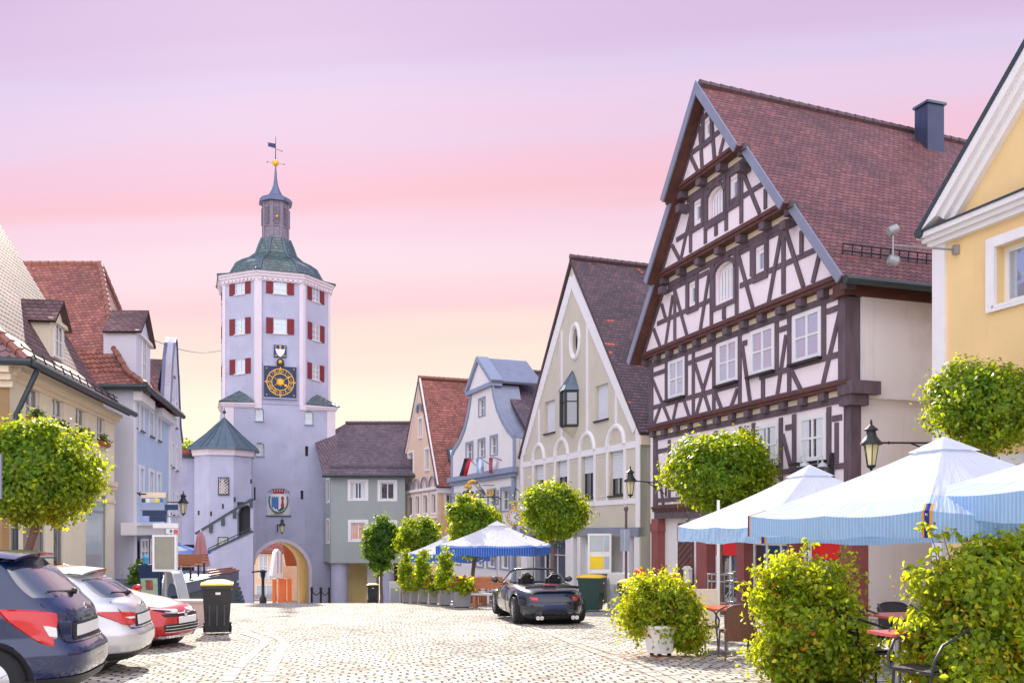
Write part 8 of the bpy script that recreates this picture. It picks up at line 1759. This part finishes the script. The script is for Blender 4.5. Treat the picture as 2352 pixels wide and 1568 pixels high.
# tables and chairs
def table(label, px, Y, mat, w_=.72, h=.75, group='square bistro tables on the right', rz=.2):
    x = P(px, 0, Y).x; t = thing('bistro_table', label, 'table', (x, Y, G(Y)), rz, group); m = MB(); m.box((0, 0, h), (w_, w_, .03)); m.build('tabletop', MT[mat], t, local=True); m = MB(); m.tube([(0, 0, .03), (0, 0, h-.015)], .032, 10); m.build('column', MT['grey_metal'], t, local=True)
    m = MB(); m.box((0, 0, .03), (.62, .07, .05)); m.box((0, 0, .035), (.07, .62, .05)); m.build('foot', MT['grey_metal'], t, local=True); return t
table('orange-topped bistro table between the two nearer potted shrubs', 1668, 14.9, 'table_orange', .74)
table('red-topped bistro table further back, behind the middle shrub', 2066, 12.7, 'table_red', .72)
table('small red-topped table in front, beside the tall climbing shrub', 2062, 9.6, 'table_red', .44)
def chair(label, px, Y, rz, wk, proto=[None, None]):
    x = P(px, 0, Y).x; k = 0 if wk == 'wicker' else 1
    if proto[k]: return dup(proto[k], (x, Y, G(Y)), rz, label)
    t = thing('bistro_chair', label, 'chair', (x, Y, G(Y)), rz, 'woven bistro armchairs'); proto[k] = t; fm = 'ridge_dark' if k == 0 else 'plastic_black'
    m = MB(); m.grid(lambda u, v: Vector(((u-.5)*.46, -.20+.42*v, .44+.02*math.sin(math.pi*v))), 6, 6); m.box((0, .01, .42), (.46, .42, .03)); m.build('seat', MT[wk], t, local=True)
    m = MB(); bk = lambda u, v, o: Vector(((u-.5)*(.46+.03*v), -.21-.10*v-.05*(1-(2*u-1)**2)-o, .30+(.56-.09*(2*u-1)**4)*v)); m.grid(lambda u, v: bk(u, v, 0), 10, 8); m.grid(lambda u, v: bk(u, v, .02), 10, 8); m.build('backrest', MT[wk], t, local=True)
    fr = MB()
    fr.tube([bk(u, 1, .01) for u in [i/10 for i in range(11)]], .016, 6); fr.build('top_rail', MT[fm], t, local=True)
    for s_ in (-1, 1):
        m = MB(); m.tube([(s_*.24, -.30, .84), (s_*.28, -.12, .78), (s_*.29, .12, .70), (s_*.28, .22, .55), (s_*.25, .22, .42)], .015, 6); m.build('armrest', MT[fm], t, local=True)
        for yy, a in ((-.20, -.05), (.20, .03)): m = MB(); m.tube([(s_*.22, yy, .43), (s_*.24, yy+a, 0)], .014, 6); m.build('leg', MT[fm], t, local=True)
    return t
chair('brown woven armchair seen from behind at the orange table', 1693, 14.1, 0, 'wicker')
chair('brown woven armchair at the left side of the orange table, behind the small shrub', 1606, 15.2, rad(-75), 'wicker')
chair('brown woven armchair on the right side of the orange table', 1752, 15.3, rad(80), 'wicker')
chair('black woven armchair left of the further red table', 1990, 13.1, rad(-60), 'wicker_dark')
chair('black woven armchair behind the further red table', 2072, 13.7, rad(180), 'wicker_dark')
chair('black woven armchair beside the small red table, its arm showing before the tall shrub', 2128, 9.1, rad(115), 'wicker_dark')
chair('black woven armchair between the two red tables, left side', 1998, 11.0, rad(-80), 'wicker_dark')
# beer-garden benches under the blue parasols
def bench_set(label, px, Y, rz):
    x = P(px, 0, Y).x; t = thing('wooden_bench', label, 'bench', (x, Y, G(Y)), rz, 'red-brown wooden benches at the pavement cafe')
    m = MB(); m.box((0, 0, .45), (.95, .34, .05)); m.build('seat', MT['pale_grey'], t, local=True); m = MB(); m.box((0, .20, .80), (.95, .05, .36)); m.build('backrest', MT['wood_slat'], t, local=True)
    for s_ in (-.38, .38): m = MB(); m.box((s_, 0, .22), (.09, .34, .43)); m.box((s_, .21, .6), (.08, .06, .5)); m.build('leg', MT['wood_slat'], t, local=True)
    return t
b0 = bench_set('red-brown bench with pale cushion nearest the convertible', 1118, 29.4, rad(-14))
for px_, Y_, l_ in ((1088, 31.2, 'red-brown bench behind the big red geranium planter'), (1128, 33.2, 'red-brown bench in the middle row under the blue parasol'), (1150, 36.5, 'furthest red-brown bench by the white house wall')): dup(b0, (P(px_, 0, Y_).x, Y_, G(Y_)), rad(-14 if Y_ < 33 else 166), l_)
# raised terrace with stone wall on the left
Y = 38.0; ct = cq; t = thing('terrace', 'raised cafe terrace with pointed grey rim over a dark rubble wall', 'terrace', (P(480, 0, Y).x, Y, G(Y)))
a = P(*ct(560, 980), 33); tip = P(*ct(1195, 895), 40.5); zt_ = tip.z; base_ = [Vector((-17.0, 30.5, 0)), Vector((P(*ct(640, 0), 31.5).x, 31.5, 0)), Vector((P(*ct(1150, 0), 40.0).x, 40.0, 0)), Vector((P(*ct(1195, 0), 41).x, 41.2, 0)), Vector((-18.5, 42.0, 0))]
m = MB(); m.add([(p.x, p.y, G(p.y)-.3) for p in base_]+[(p.x, p.y, zt_-.42) for p in base_], [(i, (i+1) % 5, 5+(i+1) % 5, 5+i) for i in range(5)]+[(5, 6, 7, 8, 9)]); m.build('rubble_wall', MT['slate_stone'], t)
cen = sum(base_, Vector())/5; big = [cen+(p-cen)*1.05 for p in base_]; m = MB(); m.prism([Vector((p.x, p.y, zt_-.418)) for p in big], (0, 0, .40)); m.build('rim', MT['zinc'], t); m = MB(); m.prism([Vector((p.x, p.y, zt_-.016)) for p in [cen+(q-cen)*1.01 for q in base_]], (0, 0, .03)); m.build('deck', MT['zinc'], t)
m = MB()
for k in range(3):
    p0, p1 = big[1].lerp(big[2], .55), big[3]; m.tube([Vector((p0.x-.1*k, p0.y, zt_+.05+.09*k)), Vector((p1.x-.15*k, p1.y, zt_+.03+.09*k*.6))], .04, 5)
m.build('timber_rail', MT['wood_slat'], t)
m0 = None
for px_, Y_, l_ in ((405, 34.0, 'slatted wooden bench on the terrace, nearest the display case'), (425, 36.0, 'slatted wooden bench on the terrace in the middle'), (440, 38.5, 'slatted wooden bench on the terrace beside the folded pink parasol')):
    x = P(px_, 0, Y_).x; q = thing('slatted_bench', l_, 'bench', (x, Y_, zt_+.015), rad(15), 'slatted benches on the terrace')
    for s_ in (-.5, .5): m = MB(); m.box((s_, 0, .22), (.06, .36, .44)); m.build('leg', MT['black_iron'], q, local=True)
    m = MB()
    for k in range(4): m.box((0, -.15+.1*k, .45), (1.3, .08, .03))
    m.build('seat', MT['wood_slat'], q, local=True); m = MB()
    for k in range(3): m.box((0, .22, .55+.11*k), (1.3, .03, .08))
    m.build('backrest', MT['wood_slat'], q, local=True)
# rubble heap wall right of the terrace
m = MB(); pts = [P(*ct(1130, 1215), 52), P(*ct(1255, 1215), 53), P(*ct(1235, 960), 52.6), P(*ct(1180, 925), 52.2), P(*ct(1130, 960), 52)]
t = thing('stone_buttress', 'sloping buttress of dark stone blocks below the outside stair', 'wall', (pts[0].x, 52, G(52)))
for k in range(7):
    y0, y1 = 1215-42*k, 1215-42*(k+1)+4; xr_ = 1262-12*k-(k*k*1.0); a = P(*ct(1100, y0), 52); b = P(*ct(xr_, y1), 52); mm = MB(); mm.box(((a.x+b.x)/2, 52.3+.04*k, (a.z+b.z)/2), (b.x-a.x, .9, b.z-a.z), Matrix.Rotation(rad(-3), 3, 'Y')); mm.build('stone_course', MT['slate_stone'], t)
# low pinkish block behind the red car and bin
m = MB(); p = GP(455, 1440); m.box((p.x-.45, p.y+.4, p.z+.26), (1.3, .5, .56)); m.box((p.x-.45, p.y+.4, p.z+.56), (1.36, .56, .05)); tag(m.build('stone_block', MT['concrete_pink']), 'low pinkish stone block behind the dark grey bin', 'block')
# warning lamps, mailbox, low screen, bicycle with tree guard, flat sign at the left edge
for px_, py_, Y_, l_ in ((1548, 1327, 17, 'round red warning lamp above the low cream screen'), (1470, 1316, 17.4, 'round red warning lamp showing over the smallest shrub')):
    c = P(px_, py_, Y_); t = thing('warning_lamp', l_, 'lamp', c, group='red warning lamps'); R = Matrix.Rotation(math.pi/2, 3, 'X') @ Matrix.Rotation(rad(20), 3, 'Y'); m = MB(); m.lathe([(.08, -.07), (.10, -.05), (.10, .05), (.08, .07)], c, 18, R=R); m.build('lens', MT['lamp_red'], t); m = MB(); m.lathe([(.06, -.075), (.06, .075)], c, 14, R=R); m.build('bulb_glass', MT['table_orange'], t); m = MB(); m.tube([(c.x, c.y, c.z-.09), (c.x, c.y, G(Y_))], .015, 6); m.build('stake', MT['plastic_black'], t)
Y = 17.5; a = P(1580, 1420, Y); b = P(1650, 1352, Y); m = MB(); m.box(((a.x+b.x)/2, Y, (G(Y)+b.z)/2+.05), (b.x-a.x, .05, b.z-G(Y)-.1)); t = thing('low_screen', 'low cream panel screen behind the orange table', 'screen', ((a.x+b.x)/2, Y, G(Y))); m.build('panel', MT['cream_trim'], t); m = MB()
for xx in (a.x, b.x): m.tube([(xx, Y, G(Y)), (xx, Y, b.z+(1.7 if xx == b.x else .05))], .03, 8)
m.build('post', MT['white_pole'], t)
Fh = Fac((5.24, 34.6), (8.80, 24.0)); u, z = Fh.uz(1584, 1403); z = .25-1.0+.6; m = MB(); Fh.rect(m, u-.18, u+.18, -.25, .22, .0, .14); t = thing('mailbox', 'small white letterbox on the pier by the brown panelled door', 'mailbox', Fh.P(u, 0, .1)); m.build('box', MT['board_white'], t); m = MB(); Fh.poly(m, [(u-.22, .22), (u+.22, .22), (u, .34)], 0, .2); m.build('lid', MT['board_white'], t)
Y = 26; x = P(1655, 0, Y).x; t = thing('tree_guard', 'tubular steel guard round the trunk of the globe tree', 'tree guard', (x, Y, G(Y))); m = MB()
for zz in (.35, .95, 1.15): m.tube([(x+.36*math.cos(a), Y+.36*math.sin(a), G(Y)+zz) for a in [2*math.pi*k/16 for k in range(17)]], .022, 6)
for k in range(6): a = k*math.pi/3; m.tube([(x+.36*math.cos(a), Y+.36*math.sin(a), G(Y)), (x+.36*math.cos(a), Y+.36*math.sin(a), G(Y)+1.15)], .02, 6)
m.build('rails', MT['grey_metal'], t)
def bicycle(label, px, Y, rz):
    x = P(px, 0, Y).x; t = thing('bicycle', label, 'bicycle', (x, Y, G(Y)), rz)
    for xx in (-.52, .52):
        m = MB(); m.tube([(xx+.34*math.cos(a), 0, .34+.34*math.sin(a)) for a in [2*math.pi*k/28 for k in range(29)]], .018, 6); w2 = m.build('wheel', MT['tyre'], t, local=True); m = MB()
        for k in range(12): a = k*math.pi/6; m.tube([(xx, 0, .34), (xx+.33*math.cos(a), 0, .34+.33*math.sin(a))], .003, 3)
        m.build('spokes', MT['grey_metal'], w2, local=True)
    m = MB(); bb_, st_, hd_ = (-.08, 0, .30), (-.20, 0, .80), (.38, 0, .85)
    for a, b in ((bb_, st_), (st_, hd_), (bb_, hd_), ((-.52, 0, .34), bb_), ((-.52, 0, .34), st_), (hd_, (.52, 0, .34)), (hd_, (.36, 0, 1.0))): m.tube([a, b], .016, 6)
    m.build('frame', MT['zinc'], t, local=True); m = MB(); m.tube([(.28, -.28, 1.02), (.36, -.1, 1.0), (.36, .1, 1.0), (.28, .28, 1.02)], .014, 6); m.build('handlebar', MT['grey_metal'], t, local=True)
    m = MB(); m.ball((-.24, 0, .90), .12, 10, sx=1.1, sy=.6, sz=.35); m.tube([(-.2, 0, .8), (-.24, 0, .9)], .014, 6); m.build('saddle', MT['plastic_black'], t, local=True); return t
bicycle('grey-blue bicycle leaning behind the steel tree guard', 1662, 26.7, rad(15))
Y = 11; a = P(-30, 1145, Y); b = P(3.5, 1043, Y); t = thing('edge_sign', 'back of a grey-white sign plate cut off by the left edge', 'sign', (a.x, Y, G(Y))); m = MB(); m.box(((a.x+b.x)/2, Y, (a.z+b.z)/2), (b.x-a.x, .03, b.z-a.z)); m.build('plate', MT['zinc_pale'], t); m = MB(); m.tube([((a.x+b.x)/2-.1, Y+.05, G(Y)), ((a.x+b.x)/2-.1, Y+.05, b.z)], .03, 8); m.build('post', MT['grey_metal'], t)
# shop sign with twin lamps on the half-timbered house
u, z = Fh.uz(1912, 1055); t = thing('lit_sign_board', 'navy hanging sign with a red and white shield under two small enamel lamps', 'sign', Fh.P(10.9, z, .6)); z0 = P(0, 1095, 24.5).z; u0 = 10.6; e0 = Fh.P(u0, z0, .1); e1 = Fh.P(u0, z0, 1.35); m = MB(); m.prism([Fh.P(u0, z0-.35, .25), Fh.P(u0, z0-.35, 1.25), Fh.P(u0, z0+.15, 1.25), Fh.P(u0, z0+.15, .25)], Vector((Fh.d.x, Fh.d.y, 0))*.06); pn_ = m.build('board', MT['navy'], t)
m = MB(); m.prism([Fh.P(u0+.065, z0-.22, .6), Fh.P(u0+.065, z0-.3, .75), Fh.P(u0+.065, z0-.22, .9), Fh.P(u0+.065, z0+.08, .92), Fh.P(u0+.065, z0+.08, .58)], Vector((Fh.d.x, Fh.d.y, 0))*.01); m.build('shield_emblem', MT['lamp_red'], pn_)
m = MB(); m.tube([Fh.P(u0+.03, z0+.3, 0), Fh.P(u0+.03, z0+.3, 1.4)], .025, 6); m.box(Fh.P(u0+.03, z0+.2, .06), (.1, .1, .9)); m.build('bracket', MT['black_iron'], t)
for e in (.5, 1.05): m = MB(); c = Fh.P(u0+.22, z0+.25, e); m.lathe([(.14, 0), (.10, .08), (.03, .12), (.02, .2)], c, 14); m.tube([c+Vector((0, 0, .2)), c+Vector((0, 0, .3)), Fh.P(u0+.03, z0+.5, e), Fh.P(u0+.03, z0+.3, e)], .012, 5); m.build('enamel_lamp', MT['pale_grey'], t)
# overhead wire between the rows and the tower
a = P(345, 778, 42); b = P(508, 805, 66); m = MB(); m.tube([a.lerp(b, k/12)-Vector((0, 0, .9*math.sin(math.pi*k/12)*.4)) for k in range(13)], .018, 4); tag(m.build('overhead_wire', MT['black_iron']), 'thin wire sagging from the blue house dormer to the gate tower', 'wire')
# potted green plant by the menu board and flower boxes on the cream house
p = GP(325, 1393); t = thing('potted_plant', 'small dark green potted plant left of the navy menu board', 'plant', (p.x, p.y, G(p.y))); E = [(p.x, p.y, G(p.y)+1.0, .3, .3, .5)]; q1, q2 = crown_pts(E, 700, .3, 20, .1, 4); leaves_mesh('foliage', q1, q2, .11, 'leaf_hornbeam', t); m = MB(); m.lathe([(.2, 0), (.26, .5)], (p.x, p.y, G(p.y)), 12); m.build('pot', MT['slate_stone'], t)
Fc = Fac((-12.8, 23.3), (-14.35, 33.0)); c5 = C(0, 860, 4.127)
for k, (a, b) in enumerate(((268, 408), (540, 656), (780, 882), (1001, 1082))):
    u0 = Fc.uz(*c5(a, 1000))[0]; u1 = Fc.uz(*c5(b, 1000))[0]; z = Fc.uz(*c5(1000, 1040))[1]; t = thing('flower_box', 'terracotta window box on the cream house, %s window from the drainpipe' % ('first', 'second', 'third', 'fourth')[k], 'flower box', Fc.P((u0+u1)/2, z, .1), group='window boxes on the cream house'); m = MB(); Fc.rect(m, u0+.02, u1-.02, z+.0, z+.15, .0, .2); m.build('box', MT['brick_red'], t); q1, q2 = crown_pts([(*Fc.P((u0+u1)/2, z+.2, .1), .22, .30, .14)], 300, .3, 14, .05, k); leaves_mesh('foliage', q1, q2, .06, 'leaf_hornbeam', t)
# person behind the dark bin, bending forward: dark trousers, red jacket
def person(label, loc, rz, joints, edges, mats):
    t = thing('person', label, 'person', loc, rz); names = list(joints)
    me = bpy.data.meshes.new('body'); me.from_pydata([joints[n][0] for n in names], [(names.index(a), names.index(b)) for a, b in edges], []); ob = bpy.data.objects.new('body', me); COL.objects.link(ob)
    sk_ = ob.modifiers.new('s', 'SKIN'); me.skin_vertices[0].data
    for i, n in enumerate(names): r = joints[n][1]; me.skin_vertices[0].data[i].radius = (r, r); me.skin_vertices[0].data[i].use_root = (n == 'pelvis')
    ob.modifiers.new('u', 'SUBSURF').levels = 2; dg = bpy.context.evaluated_depsgraph_get(); m2 = bpy.data.meshes.new_from_object(ob.evaluated_get(dg)); bpy.data.objects.remove(ob)
    for m in mats: m2.materials.append(MT[m[0]])
    for p in m2.polygons:
        p.use_smooth = True
        for k, (_, test) in enumerate(mats):
            if test(p.center): p.material_index = k; break
    o = bpy.data.objects.new('body', m2); COL.objects.link(o); o.parent = t; o.scale = (.8, .8, .8); return t
J = {'pelvis': ((0, 0, .92), .15), 'waist': ((.10, 0, 1.02), .13), 'chest': ((.36, 0, 1.06), .15), 'neck': ((.52, 0, 1.05), .06), 'head': ((.62, 0, 1.02), .09), 'crown': ((.72, 0, .98), .075)}
for s_, n in ((-1, 'l'), (1, 'r')):
    J.update({'hip'+n: ((0, s_*.10, .86), .10), 'knee'+n: ((.08*s_, s_*.12, .48), .065), 'ankle'+n: ((.16*s_-.03, s_*.13, .09), .045), 'toe'+n: ((.16*s_+.14, s_*.14, .04), .04), 'sh'+n: ((.40, s_*.19, 1.04), .065), 'elb'+n: ((.42, s_*.24, .78), .045), 'wr'+n: ((.50, s_*.18, .58), .03), 'hand'+n: ((.54, s_*.17, .50), .03)})
Ed = [('pelvis', 'waist'), ('waist', 'chest'), ('chest', 'neck'), ('neck', 'head'), ('head', 'crown')]+[(a+n if a not in ('pelvis', 'chest') else a, b+n) for n in 'lr' for a, b in (('pelvis', 'hip'), ('hip', 'knee'), ('knee', 'ankle'), ('ankle', 'toe'), ('chest', 'sh'), ('sh', 'elb'), ('elb', 'wr'), ('wr', 'hand'))]
p = GP(478, 1428)
person('person bending forward behind the dark grey bin, red jacket and dark trousers', (p.x+.02, p.y, p.z), rad(20), J, Ed, [('shoe', lambda c: c.z < .07), ('skin', lambda c: c.x > .50 and (c.z < .62 or c.z > .9)), ('cloth_navy', lambda c: c.z < .93 and abs(c.y) < .2 and c.x < .25), ('cloth_red', lambda c: True)])
